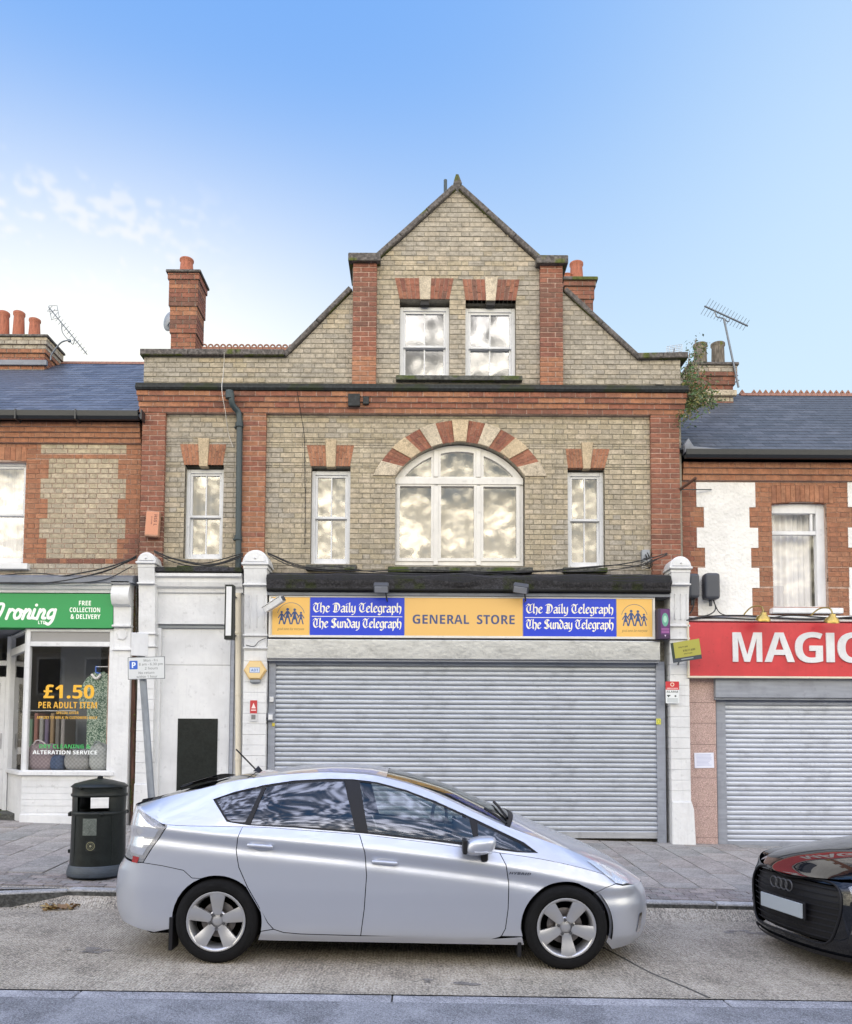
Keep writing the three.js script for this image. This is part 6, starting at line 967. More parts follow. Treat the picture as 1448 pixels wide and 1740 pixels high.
{ // shrub rooted in the brickwork on the right
  const t = thing('wall_shrub', 'leafy green shrub growing from the roof corner by the chimney', 'plant'), root = W(1168, 690, -.1), stems = [], gb = new GB(); const leaf = (p, s) => { const d = V(rr(-1, 1), rr(-.6, .6), rr(-1, 1)).normalize(), e = V(rr(-1, 1), rr(-1, 1), rr(-1, 1)).cross(d).normalize(), k = rnd(), c = k < .12 ? C(.26, .24, .07) : C(rr(.07, .15), rr(.12, .21), rr(.03, .07)); const a = p.clone(), m1 = p.clone().addScaledVector(d, s * .45).addScaledVector(e, s * .2), m2 = p.clone().addScaledVector(d, s * .45).addScaledVector(e, -s * .2), tp = p.clone().addScaledVector(d, s).add(V(0, -s * .15, 0)); gb.tri(a, m1, tp, c); gb.tri(a, tp, m2, c); };
  const ends = [[1183, 575, -.6], [1195, 583, -1.6], [1172, 600, -.3], [1187, 620, -.8], [1165, 625, .0], [1176, 640, .1], [1200, 650, -.5], [1215, 672, -.4], [1206, 690, .0], [1187, 700, .2], [1172, 712, .25], [1160, 716, .2], [1194, 662, .1], [1181, 676, .2], [1226, 680, -.5], [1168, 660, .1], [1190, 645, -.4], [1210, 660, -.2]];
  for (const [x, y, z] of ends) { const e = W(x, y, z), m = root.clone().lerp(e, .5).add(V(rr(-.05, .05), rr(0, .1), rr(-.05, .1))), c = new THREE.CatmullRomCurve3([root, m, e]); stems.push(new THREE.TubeGeometry(c, 10, .008, 5)); for (let i = 0; i < 90; i++) { const f = Math.pow(rnd(), .55), p = c.getPoint(clamp(f)); p.add(V(rr(-.11, .11), rr(-.10, .10), rr(-.12, .12)).multiplyScalar(.5 + f * .6)); leaf(p, rr(.035, .085)); } }
  mesh('stems', join(stems), mat(C(.16, .12, .08)), t); const m = mesh('foliage', gb.geo(), new THREE.MeshPhysicalMaterial({ vertexColors: true, roughness: .7, transmission: .3, thickness: 0, side: THREE.DoubleSide }), t); m.userData.kind = 'stuff';
}
// ---------------------------------------------------------------- street furniture
{ const z = 3.05, base = V(PX(262, 1372, z) + .03, gy(-3, z), z), top = W(238, 1082, z), t = thing('parking_sign', 'parking restriction plate on a leaning grey post behind the silver car', 'sign');
  mesh('post', rod(base.clone().add(V(0.02, -.05, 0)), top, .038, 16), M.post, t); mesh('post_cap', new THREE.SphereGeometry(.039, 12, 8).translate(top.x, top.y, top.z), M.post, t);
  const r = R(217, 1116, 280, 1154, z + .07), cx = (r.x0 + r.x1) / 2, cyy = (r.y0 + r.y1) / 2, w = (r.x1 - r.x0) / 2, h = (r.y1 - r.y0) / 2, pl = part('plate', t); pl.position.set(cx, cyy, z + .06); pl.rotation.z = .035;
  mesh('panel', boxg(-w, w, -h, h, -.003, .003, .001), M.post, pl); mesh('clips', join([boxg(-.06, .06, h - .08, h - .04, -.04, -.003), boxg(-.06, .06, -h + .04, -h + .08, -.04, -.003)]), M.post, pl);
  mesh('print', face(-w, w, -h, h, .0045), printMat(canvas(640, 390, (x, W_, H_) => { x.fillStyle = '#d3d6d6'; x.fillRect(0, 0, W_, H_); x.strokeStyle = '#4a5054'; x.lineWidth = 9; x.strokeRect(6, 6, W_ - 12, H_ - 12); x.fillStyle = '#2d5fc0'; x.beginPath(); x.roundRect(28, 62, 142, 150, 14); x.fill(); x.fillStyle = '#eef2f6'; fitText(x, 'P', 100, 188, 84, 140, 'bold #px sans-serif'); x.fillStyle = '#4e5254'; for (const [s, y, a, b] of [['Mon - Fri', 84, 270, 520], ['8 am - 6.30 pm', 150, 190, 610], ['2 hours', 222, 290, 520], ['No return', 298, 180, 460], ['within 1 hour', 366, 150, 510]]) fitText(x, s, (a + b) / 2, y, b - a, 58, '#px sans-serif'); })), pl);
  const q = R(230, 1077, 253, 1115, z); const bx = mesh('back_to_back_plate', boxg(-.09, .09, -.13, .13, -.03, .0, .006), M.whiteWood, t); bx.position.set((q.x0 + q.x1) / 2 - .005, (q.y0 + q.y1) / 2, z + .06); bx.rotation.y = .35; }
{ const z = 3.3, x = PX(166, 1480, z), y = gy(x, z), t = thing('litter_bin', 'round black litter bin with a slot and gold emblem on the pavement', 'bin', [x, y, z]), L = (p, n = 40, a = 0, b = Math.PI * 2) => new THREE.LatheGeometry(p.map(([r, h]) => new THREE.Vector2(r, h)), n, a, b); t.rotation.y = .12; t.scale.setScalar(.95);
  const blue = mat(C(.05, .065, .085), { roughness: .5, map: T.grain });
  mesh('base_ring', L([[.0, 0], [.32, 0], [.325, .02], [.325, .06], [.31, .12], [.3, .13]]), blue, t);
  mesh('body', L([[.298, .12], [.292, .3], [.288, .68], [.3, .69], [.3, .715], [.285, .725], [.25, .725], [.25, .6], [.0, .6]]), M.binBlack, t);
  for (let i = 0; i < 2; i++) { const a = Math.PI / 2 + i * Math.PI; mesh('aperture_cheek', L([[.285, .72], [.287, .9], [.255, .9], [.25, .72], [.285, .72]], 18, a - .92, 1.84), M.binBlack, t); }
  mesh('upper_band', L([[.287, .885], [.302, .89], [.302, .915], [.29, .92], [.29, .985], [.305, .99], [.305, 1.0], [.27, 1.03], [.14, 1.065], [.04, 1.085], [.0, 1.088]]), M.binBlack, t);
  mesh('finial', L([[0, 1.08], [.035, 1.083], [.028, 1.1], [.03, 1.11], [.0, 1.118]], 14), M.binBlack, t);
  for (let i = 0; i < 8; i++) { const a = i * Math.PI / 4 + .35; mesh('lug', new THREE.SphereGeometry(.022, 8, 6).translate(.298 * Math.sin(a), i % 2 ? .99 : .70, .298 * Math.cos(a)), M.binBlack, t); }
  mesh('hinge', join([boxg(-.33, -.29, .66, .7, .0, .04), boxg(-.32, -.29, .25, .29, .0, .04)]), M.binBlack, t);
  mesh('door_edge', join([-.75, .75].map((a) => rod(V(.292 * Math.sin(a), .14, .292 * Math.cos(a)), V(.289 * Math.sin(a), .68, .289 * Math.cos(a)), .006, 6))), M.binBlack, t);
  const arc = (a0, a1, h0, h1, r) => { const g = new THREE.CylinderGeometry(r, r, h1 - h0, 12, 1, true, a0, a1 - a0); g.translate(0, (h0 + h1) / 2, 0); return g; };
  mesh('worn_label', arc(-.34, .18, .47, .655, .2925), printMat(canvas(200, 150, (c, w, h) => { c.fillStyle = '#59605a'; c.fillRect(0, 0, w, h); c.globalAlpha = .35; for (let i = 0; i < 40; i++) { c.strokeStyle = i % 2 ? '#7d837c' : '#333a35'; c.lineWidth = 2 + rnd() * 9; c.lineCap = 'round'; c.beginPath(); const u = rnd() * w, v = rnd() * h; c.moveTo(u, v); c.quadraticCurveTo(u + rr(-40, 40), v + rr(-30, 30), u + rr(-70, 70), v + rr(-40, 40)); c.stroke(); } c.globalAlpha = 1; }), { roughness: .6 }), t);
  mesh('emblem', arc(-.2, .16, .3, .41, .2955), printMat(canvas(128, 128, (c, w, h) => { c.fillStyle = '#14191a'; c.fillRect(0, 0, w, h); c.strokeStyle = '#7c7a5c'; c.lineWidth = 9; c.beginPath(); c.arc(w / 2, h / 2, w * .4, 0, 7); c.stroke(); c.lineWidth = 4; c.beginPath(); c.arc(w / 2, h / 2, w * .26, 0, 7); c.stroke(); c.fillStyle = '#8c8a70'; c.beginPath(); c.arc(w / 2, h / 2, w * .12, 0, 7); c.fill(); })), t); }
// ---------------------------------------------------------------- ironing shop window: lettering and contents
{ const z = .172, r = R(47, 1098, 183, 1309, z), t = thing('window_lettering', 'yellow and white price lettering stuck on the ironing shop window', 'lettering'); const w = 640, h = 993, col = document.createElement('canvas'); col.width = w; col.height = h; const x = col.getContext('2d'), q = (p) => (p - 47) / 136 * w, v = (p) => (p - 1098) / 211 * h;
  const put = (c, s, a, b, y, hh, f = 'bold #px sans-serif', st = 0) => { x.fillStyle = c; x.strokeStyle = c; fitText(x, s, q((a + b) / 2), v(y), q(b) - q(a), hh / 211 * h, f); };
  put('#e9b233', '£1.50', 72, 160, 1187, 32); put('#e9b233', '£1.50', 72.5, 160.5, 1187, 32); put('#e0ab3a', 'PER ADULT ITEM', 64, 166, 1204, 15); put('#d9a83c', 'SPECIAL OFFER', 96, 134, 1214, 6.5); put('#d9a83c', 'APPLIES TO WALK IN CUSTOMERS ONLY', 63, 166, 1222, 6.5); put('#3fae5c', 'DRY CLEANING &', 68, 156, 1272, 9.5); put('#eef2f2', 'ALTERATION SERVICE', 58, 168, 1282, 9);
  const tx = new THREE.CanvasTexture(col); tx.colorSpace = THREE.SRGBColorSpace; tx.magFilter = THREE.LinearFilter; mesh('print', face(r.x0, r.x1, r.y0, r.y1, z), new THREE.MeshPhysicalMaterial({ map: tx, alphaTest: .5, roughness: .5 }), t); }
const clothTex = (a, b, c, n) => noiseTex(128, n, (u, v) => { const k = hash2(Math.floor(u * 42), Math.floor(v * 42), c); return k > .55 ? a : b; });
{ const z = -.12, P2 = (x, y) => { const p = W(x, y, z); return [p.x, p.y]; }, t = thing('hanging_shirt', 'patterned shirt on a blue hanger inside the ironing shop window', 'shirt');
  const out = [[135, 1172], [148, 1152], [162, 1141], [168, 1144], [176, 1141], [192, 1150], [204, 1165], [201, 1210], [196, 1292], [146, 1292], [148, 1205], [138, 1205], [134, 1192]].map(([x, y]) => P2(x, y)), g = extrude(out.reverse(), z - .06, z + .02, [], .02);
  mesh('cloth', g, mat(C(.46, .52, .46), { map: clothTex([.95, .97, .93], [.48, .58, .52], 5, .45), roughness: .95 }), t); mesh('collar', tube([W(156, 1146, z + .03), W(164, 1153, z + .05), W(172, 1146, z + .03)], .022, 12, 6), M.curtainW, t); mesh('hanger', join([tube([W(163, 1143, z), W(164, 1132, z), W(168, 1134, z)], .012, 10, 6), rod(W(163, 1143, z), W(176, 1146, z), .016, 6)]), mat(C(.08, .18, .6), { roughness: .4 }), t); mesh('rail', rod(W(164, 1133, z), W(215, 1133, z), .012), M.alu, t); }
const bagSpots = [[50, 95, 1262, 1310, [.30, .24, .25], [.5, .45, .45], 'pink checked laundry bag at the end of the shop window bed'], [88, 112, 1282, 1309, [.07, .10, .17], [.10, .14, .22], 'dark blue rolled bundle between the checked laundry bags'], [112, 156, 1272, 1309, [.30, .30, .29], [.16, .17, .17], 'grey checked laundry bag behind the words ALTERATION SERVICE'], [154, 188, 1262, 1309, [.40, .42, .40], [.22, .25, .24], 'pale grey checked bundle under the hanging shirt']];
for (const [a, b, y0, y1, c1, c2, lab] of bagSpots) { const z = -.02, r = R(a, y0, b, y1, z), t = thing('laundry_bag', lab, 'bag', [(r.x0 + r.x1) / 2, PY(100, 1309, z), z]); const w = (r.x1 - r.x0) / 2, h = r.y1 - r.y0, g = new THREE.SphereGeometry(1, 20, 14), p = g.attributes.position; for (let i = 0; i < p.count; i++) { let X = p.getX(i), Y = p.getY(i), Z = p.getZ(i); const f = (k) => Math.sign(k) * Math.pow(Math.abs(k), .6); X = f(X); Y = f(Y); Z = f(Z); const n = 1 + .12 * (vnoise(X * 3 + a, Y * 3 + Z * 2, 1 << 20, 4) - .5); p.setXYZ(i, X * w * n, (Y + .95) * h / 2 * n, Z * .12 * n); } g.computeVertexNormals(); uvm(g);
  mesh('cloth', g, mat(C(...c1), { map: noiseTex(64, .12, (u, v) => ((Math.floor(u * 4) + Math.floor(v * 4)) % 2 ? .98 : .86)), roughness: .95 }), t); if (a !== 88) mesh('strap', tube([V(-w * .5, h * .9, .1), V(-w * .2, h * 1.05, .12), V(w * .2, h * 1.02, .12), V(w * .5, h * .88, .1)], .012, 16, 6), mat(C(...c2)), t); }
{ const t = thing('clothes_rail', 'rail of pressed clothes at the back of the ironing shop', 'clothes rail'), z = -1.0; mesh('rail', rod(W(30, 1208, z), W(130, 1208, z), .015), M.alu, t); for (let i = 0; i < 9; i++) { const x = PX(44 + i * 9, 1240, z), c = [[.22, .2, .17], [.3, .26, .2], [.12, .2, .14], [.25, .12, .1], [.3, .3, .28], [.16, .13, .2], [.28, .2, .12], [.18, .17, .16], [.33, .31, .3]][i]; mesh('garment', boxg(x - .035, x + .03, PY(60, 1300, z), PY(60, 1212 + (i % 3) * 5, z), z - .22, z + .2, .02), mat(C(...c), { roughness: .95 }), t); } }
{ const gb = new GB(); for (let i = 0; i < 60; i++) { const c = i < 34, x = c ? PX(rr(84, 142), 1528, KZ + .1) : rr(-5, 5.5), z = c ? KZ + rr(.03, .22) + clamp(-3.5 - x, 0, .5) * .28 : rnd() < .5 ? rr(.4, 3) : rr(4, 4.3), s = rr(.025, .06), y = gy(x, z) + .012, a = rr(0, 6.3), e = V(Math.cos(a) * s, rr(.0, .02), Math.sin(a) * s), f = V(-e.z * .6, rr(0, .02), e.x * .6), p = V(x, y, z), k = rnd(); if (!c && rnd() < .45) continue; const col = k < .5 ? C(.34, .2, .07) : k < .8 ? C(.2, .12, .06) : C(.42, .3, .12); gb.tri(p, p.clone().add(e).add(f), p.clone().addScaledVector(e, 2), col); gb.tri(p, p.clone().addScaledVector(e, 2), p.clone().add(e).sub(f), col); } tag(mesh('fallen_leaves', gb.geo(), new THREE.MeshPhysicalMaterial({ vertexColors: true, roughness: .85, side: THREE.DoubleSide })), 'scattered brown autumn leaves gathered at the kerb and pavement', 'leaves', null, 'stuff'); }

// ---------------------------------------------------------------- cars
function subdivide(pts, tris, maxE) {                                   // conforming split of long edges
  for (let it = 0; it < 9; it++) {
    const mid = new Map(), out = []; let any = false;
    const cut = (a, b) => { const p = pts[a], q = pts[b]; if (Math.hypot(p[0] - q[0], p[1] - q[1]) <= maxE) return -1; const k = a < b ? a * 1e6 + b : b * 1e6 + a; if (!mid.has(k)) { mid.set(k, pts.length); pts.push([(p[0] + q[0]) / 2, (p[1] + q[1]) / 2]); } any = true; return mid.get(k); };
    for (const [a, b, c] of tris) {
      const m = [cut(a, b), cut(b, c), cut(c, a)], n = m.filter((x) => x >= 0).length;
      if (!n) { out.push([a, b, c]); continue; }
      if (n === 3) { out.push([a, m[0], m[2]], [m[0], b, m[1]], [m[2], m[1], c], [m[0], m[1], m[2]]); continue; }
      const v = [a, b, c]; 
      if (n === 1) { const i = m.findIndex((x) => x >= 0), A = v[i], B = v[(i + 1) % 3], Cc = v[(i + 2) % 3]; out.push([A, m[i], Cc], [m[i], B, Cc]); } else { const i = m.findIndex((x) => x < 0), A = v[i], B = v[(i + 1) % 3], Cc = v[(i + 2) % 3], mB = m[(i + 1) % 3], mC = m[(i + 2) % 3]; out.push([A, B, mB], [A, mB, mC], [mC, mB, Cc]); }
    }
    tris = out; if (!any) break;
  }
  return tris;
}
function insetPoly(p, d) {
  const n = p.length; let ar = 0; for (let i = 0; i < n; i++) { const q = p[(i + 1) % n]; ar += p[i][0] * q[1] - q[0] * p[i][1]; } const s = Math.sign(ar);
  return p.map((c, i) => { const a = p[(i + n - 1) % n], b = p[(i + 1) % n]; let ax = c[0] - a[0], ay = c[1] - a[1], bx = b[0] - c[0], by = b[1] - c[1]; const la = Math.hypot(ax, ay) || 1, lb = Math.hypot(bx, by) || 1; ax /= la; ay /= la; bx /= lb; by /= lb; let nx = -(ay + by) * s, ny = (ax + bx) * s; const l = Math.hypot(nx, ny) || 1, cs = Math.max(.45, Math.abs((-ay * s) * nx / l + (ax * s) * ny / l)); return [c[0] + nx / l * d / cs, c[1] + ny / l * d / cs]; });
}
const sgnPoly = (p) => { let a = 0; p.forEach((c, i) => { const q = p[(i + 1) % p.length]; a += c[0] * q[1] - q[0] * c[1]; }); return a; };
// outline in (u, v) laid on the surface map(u, v); mirrored copy across z if asked
function patch(outline, map, maxE = .05, o = {}) {
  const holes = o.holes || [], pts = [...outline, ...holes.flat()].map((p) => [...p]);
  let tris = THREE.ShapeUtils.triangulateShape(outline.map((p) => new THREE.Vector2(...p)), holes.map((h) => h.map((p) => new THREE.Vector2(...p))));
  tris = subdivide(pts, tris.map((t) => [...t]), maxE);
  const pos = [], nor = [], uv = [], e = 2e-3, out = o.out || V(0, 0, 1);
  const off = o.lift || 0;
  for (const [u, v] of pts) {
    const p = map(u, v), a = V().subVectors(map(u + e, v), map(u - e, v)), b = V().subVectors(map(u, v + e), map(u, v - e)); let n = a.cross(b); if (n.lengthSq() < 1e-16) n.copy(out); n.normalize(); const dir = typeof out === 'function' ? out(p) : out; if (n.dot(dir) < 0) n.negate(); p.addScaledVector(n, off); pos.push(p.x, p.y, p.z); nor.push(n.x, n.y, n.z); uv.push(u, v);
  }
  const id = []; const P = (i) => V(pos[i * 3], pos[i * 3 + 1], pos[i * 3 + 2]);
  for (const [a, b, c] of tris) { const A = P(a), f = V().subVectors(P(b), A).cross(V().subVectors(P(c), A)), n = V(nor[a * 3], nor[a * 3 + 1], nor[a * 3 + 2]); if (f.dot(n) >= 0) id.push(a, b, c); else id.push(a, c, b); }
  const g = new THREE.BufferGeometry(); g.setAttribute('position', new THREE.Float32BufferAttribute(pos, 3)); g.setAttribute('normal', new THREE.Float32BufferAttribute(nor, 3)); g.setAttribute('uv', new THREE.Float32BufferAttribute(uv, 2)); g.setIndex(id); return g;
}
function mirrorZ(g) { const m = g.clone(), p = m.attributes.position, n = m.attributes.normal; for (let i = 0; i < p.count; i++) { p.setZ(i, -p.getZ(i)); n.setZ(i, -n.getZ(i)); } if (m.index) { const a = m.index.array; for (let i = 0; i < a.length; i += 3) { const t = a[i + 1]; a[i + 1] = a[i + 2]; a[i + 2] = t; } } return m; }
const table = (l) => (x) => { if (x <= l[0][0]) return l[0][1]; for (let i = 1; i < l.length; i++) if (x <= l[i][0]) { const t = (x - l[i - 1][0]) / (l[i][0] - l[i - 1][0]); return lerp(l[i - 1][1], l[i][1], t); } return l[l.length - 1][1]; };
function smoothTable(l) {                                               // monotone cubic through the points
  const n = l.length, d = [], m = []; for (let i = 0; i + 1 < n; i++) d.push((l[i + 1][1] - l[i][1]) / (l[i + 1][0] - l[i][0])); m.push(d[0]); for (let i = 1; i + 1 < n; i++) m.push(d[i - 1] * d[i] <= 0 ? 0 : 2 * d[i - 1] * d[i] / (d[i - 1] + d[i])); m.push(d[n - 2]);
  return (x) => { if (x <= l[0][0]) return l[0][1] + m[0] * (x - l[0][0]); if (x >= l[n - 1][0]) return l[n - 1][1] + m[n - 1] * (x - l[n - 1][0]); let i = 0; while (x > l[i + 1][0]) i++; const h = l[i + 1][0] - l[i][0], t = (x - l[i][0]) / h, t2 = t * t, t3 = t2 * t; return (2 * t3 - 3 * t2 + 1) * l[i][1] + (t3 - 2 * t2 + t) * h * m[i] + (-2 * t3 + 3 * t2) * l[i + 1][1] + (t3 - t2) * h * m[i + 1]; };
}
const CM = {
  silver: new THREE.MeshPhysicalMaterial({ color: C(.52, .545, .61), metalness: .62, roughness: .38, clearcoat: 1, clearcoatRoughness: .04 }),
  black: new THREE.MeshPhysicalMaterial({ color: C(.006, .007, .010), metalness: 0, roughness: .5, specularIntensity: 0, clearcoat: 1, clearcoatRoughness: .02 }),
  trim: mat(C(.014, .014, .016), { roughness: .5, specularIntensity: .5 }), tyre: mat(C(.012, .012, .013), { roughness: .85, specularIntensity: .3, map: T.grain }), well: mat(C(.006, .006, .006), { roughness: .95, specularIntensity: 0 }),
  alloy: mat(C(.50, .50, .51), { metalness: .7, roughness: .32 }), disc: mat(C(.22, .2, .19), { metalness: .7, roughness: .45 }), dull: mat(C(.09, .09, .095), { metalness: .5, roughness: .5 }),
  glass: new THREE.MeshPhysicalMaterial({ color: C(.55, .60, .60), transmission: 1, thickness: 0, roughness: 0, ior: 1.95 }),
  privacy: new THREE.MeshPhysicalMaterial({ color: C(.10, .105, .11), transmission: 1, thickness: 0, roughness: 0, ior: 2.0 }),
  lens: new THREE.MeshPhysicalMaterial({ color: C(.9, .92, .95), transmission: .75, thickness: 0, roughness: .05, ior: 1.5, clearcoat: 1 }),
  chrome: mat(C(.8, .8, .82), { metalness: 1, roughness: .12 }), red: mat(C(.32, .015, .012), { roughness: .2, clearcoat: 1 }), seat: mat(C(.10, .10, .11), { roughness: .9 }), bulb: mat(C(.7, .72, .76), { metalness: .6, roughness: .2 }),
};
// rounded outline seen from above, rear centre to front centre, plus the inward lean of the sides, tail and nose
function carRing(plan, side, rear, front) {
  const cv = new THREE.CatmullRomCurve3(plan.map(([x, z]) => V(x, 0, z)), false, 'centripetal'), N = 600, pt = cv.getSpacedPoints(N), T0 = cv.getLength();
  const at = (t) => { if (t < 0 || t > T0) { const p = at(t < 0 ? -t : 2 * T0 - t); p.z = -p.z; return p; } const f = clamp(t / T0, 0, 1) * N, i = Math.min(N - 1, Math.floor(f)); return pt[i].clone().lerp(pt[i + 1], f - i); };
  const nrm = (t) => { const a = at(t - .02), b = at(t + .02), d = b.sub(a).normalize(); return V(-d.z, 0, d.x); };
  const pos = (t, y) => { const p = at(t), n = nrm(t), w = n.x * n.x, s = side(y, p.x), e = n.x < 0 ? rear(y) : front(y); p.addScaledVector(n, -lerp(s, e, sstep(.08, .9, w))); p.y = y; return p; };
  const tOf = (x, y) => { let a = T0 * .08, b = T0 * .92; for (let k = 0; k < 40; k++) { const m = (a + b) / 2; if (pos(m, y).x < x) a = m; else b = m; } return (a + b) / 2; };
  return { T0, at, pos, tOf };
}
function wheel(parent, x, z, s, spec) {                                 // s = +1: outer face towards +z
  const w = part('wheel', parent); w.position.set(x, spec.r, z); if (s < 0) w.rotation.y = Math.PI; w.children.length = 0;
  const L = (l, n = 48) => { const g = new THREE.LatheGeometry(l.map(([r, h]) => new THREE.Vector2(r, h)), n); g.rotateX(Math.PI / 2); return g; }, R_ = spec.r, q = spec.rim, tw = spec.w / 2;
  mesh('tyre', L([[q * .98, -tw * .8], [q + .01, -tw], [R_ - .035, -tw], [R_ - .008, -tw + .02], [R_, -tw + .045], [R_, tw - .045], [R_ - .008, tw - .02], [R_ - .035, tw], [q + .022, tw + .003], [q + .004, tw - .01], [q * .98, tw * .7]]), CM.tyre, w);
  mesh('rim', L([[q * .99, -tw * .8], [q * .93, -tw * .3], [q * .90, tw * .5], [q * .93, tw * .82], [q + .004, tw * .94], [q + .003, tw * 1.0], [q - .012, tw * .98], [q * .9, tw * .84], [q * .86, tw * .5], [q * .86, -tw * .4]]), CM.alloy, w);
  mesh('brake_disc', L([[.0, -tw * .1], [.065, -tw * .1], [.07, tw * .1], [.135, tw * .1], [.135, -tw * .05], [0, -tw * .05]], 32), CM.disc, w);
  mesh('hub_back', L([[0, -tw * .5], [q * .86, -tw * .5], [q * .86, -tw * .45], [0, -tw * .45]], 32), CM.well, w);
  for (let i = 0; i < 5; i++) {                                         // broad tapering spokes
    const sh = [], a0 = spec.turn + i * Math.PI * 2 / 5, wi = spec.spoke[0], wo = spec.spoke[1], ri = .045, ro = q * .955; const g = patch([[ri, -wi], [ro, -wo], [ro, wo], [ri, wi]], (r, c) => V(r * Math.cos(a0) - c * Math.sin(a0), r * Math.sin(a0) + c * Math.cos(a0), tw * (.62 + .28 * sstep(.05, q, r)) + .010 * (1 - (c / (wo * 1.02)) ** 2) - .012 * (1 - sstep(.0, .06, r)) + .02 * (r / q) ** 2 * 0), .02, { out: V(0, 0, 1) });
    const gb = new GB(), Q = (r, c, z) => V(r * Math.cos(a0) - c * Math.sin(a0), r * Math.sin(a0) + c * Math.cos(a0), z), zt = (r) => tw * (.62 + .28 * sstep(.05, q, r)) - .012 * (1 - sstep(0, .06, r)); for (const k of [-1, 1]) for (let j = 0; j < 6; j++) { const r0 = lerp(ri, ro, j / 6), r1 = lerp(ri, ro, (j + 1) / 6), c0 = k * lerp(wi, wo, j / 6), c1 = k * lerp(wi, wo, (j + 1) / 6); const A = Q(r0, c0, zt(r0)), B = Q(r1, c1, zt(r1)), Cc = Q(r1, c1 * .92, zt(r1) - .035), D = Q(r0, c0 * .92, zt(r0) - .03); if (k < 0) gb.quad(A, D, Cc, B); else gb.quad(A, B, Cc, D); }
    mesh('spoke', join([g, gb.geo()]), spec.alloy || CM.alloy, w);
  }
  mesh('hub', L([[0, tw * .68], [.028, tw * .67], [.034, tw * .6], [.075, tw * .56], [.08, tw * .3], [0, tw * .3]], 30), spec.alloy || CM.alloy, w);
  for (let i = 0; i < 5; i++) { const a = spec.turn + (i + .5) * Math.PI * 2 / 5, g = new THREE.CylinderGeometry(.0105, .0115, .03, 10); g.rotateX(Math.PI / 2); g.translate(.056 * Math.cos(a), .056 * Math.sin(a), tw * .66); mesh('wheel_nut', g, CM.dull, w); }
  return w;
}
const rev2 = (l) => [...l].reverse();
const arcPts = (cx, cy, r, a0, a1, n = 14) => { const o = []; for (let i = 0; i <= n; i++) { const a = lerp(a0, a1, i / n); o.push([cx + r * Math.cos(a), cy + r * Math.sin(a)]); } return o; };

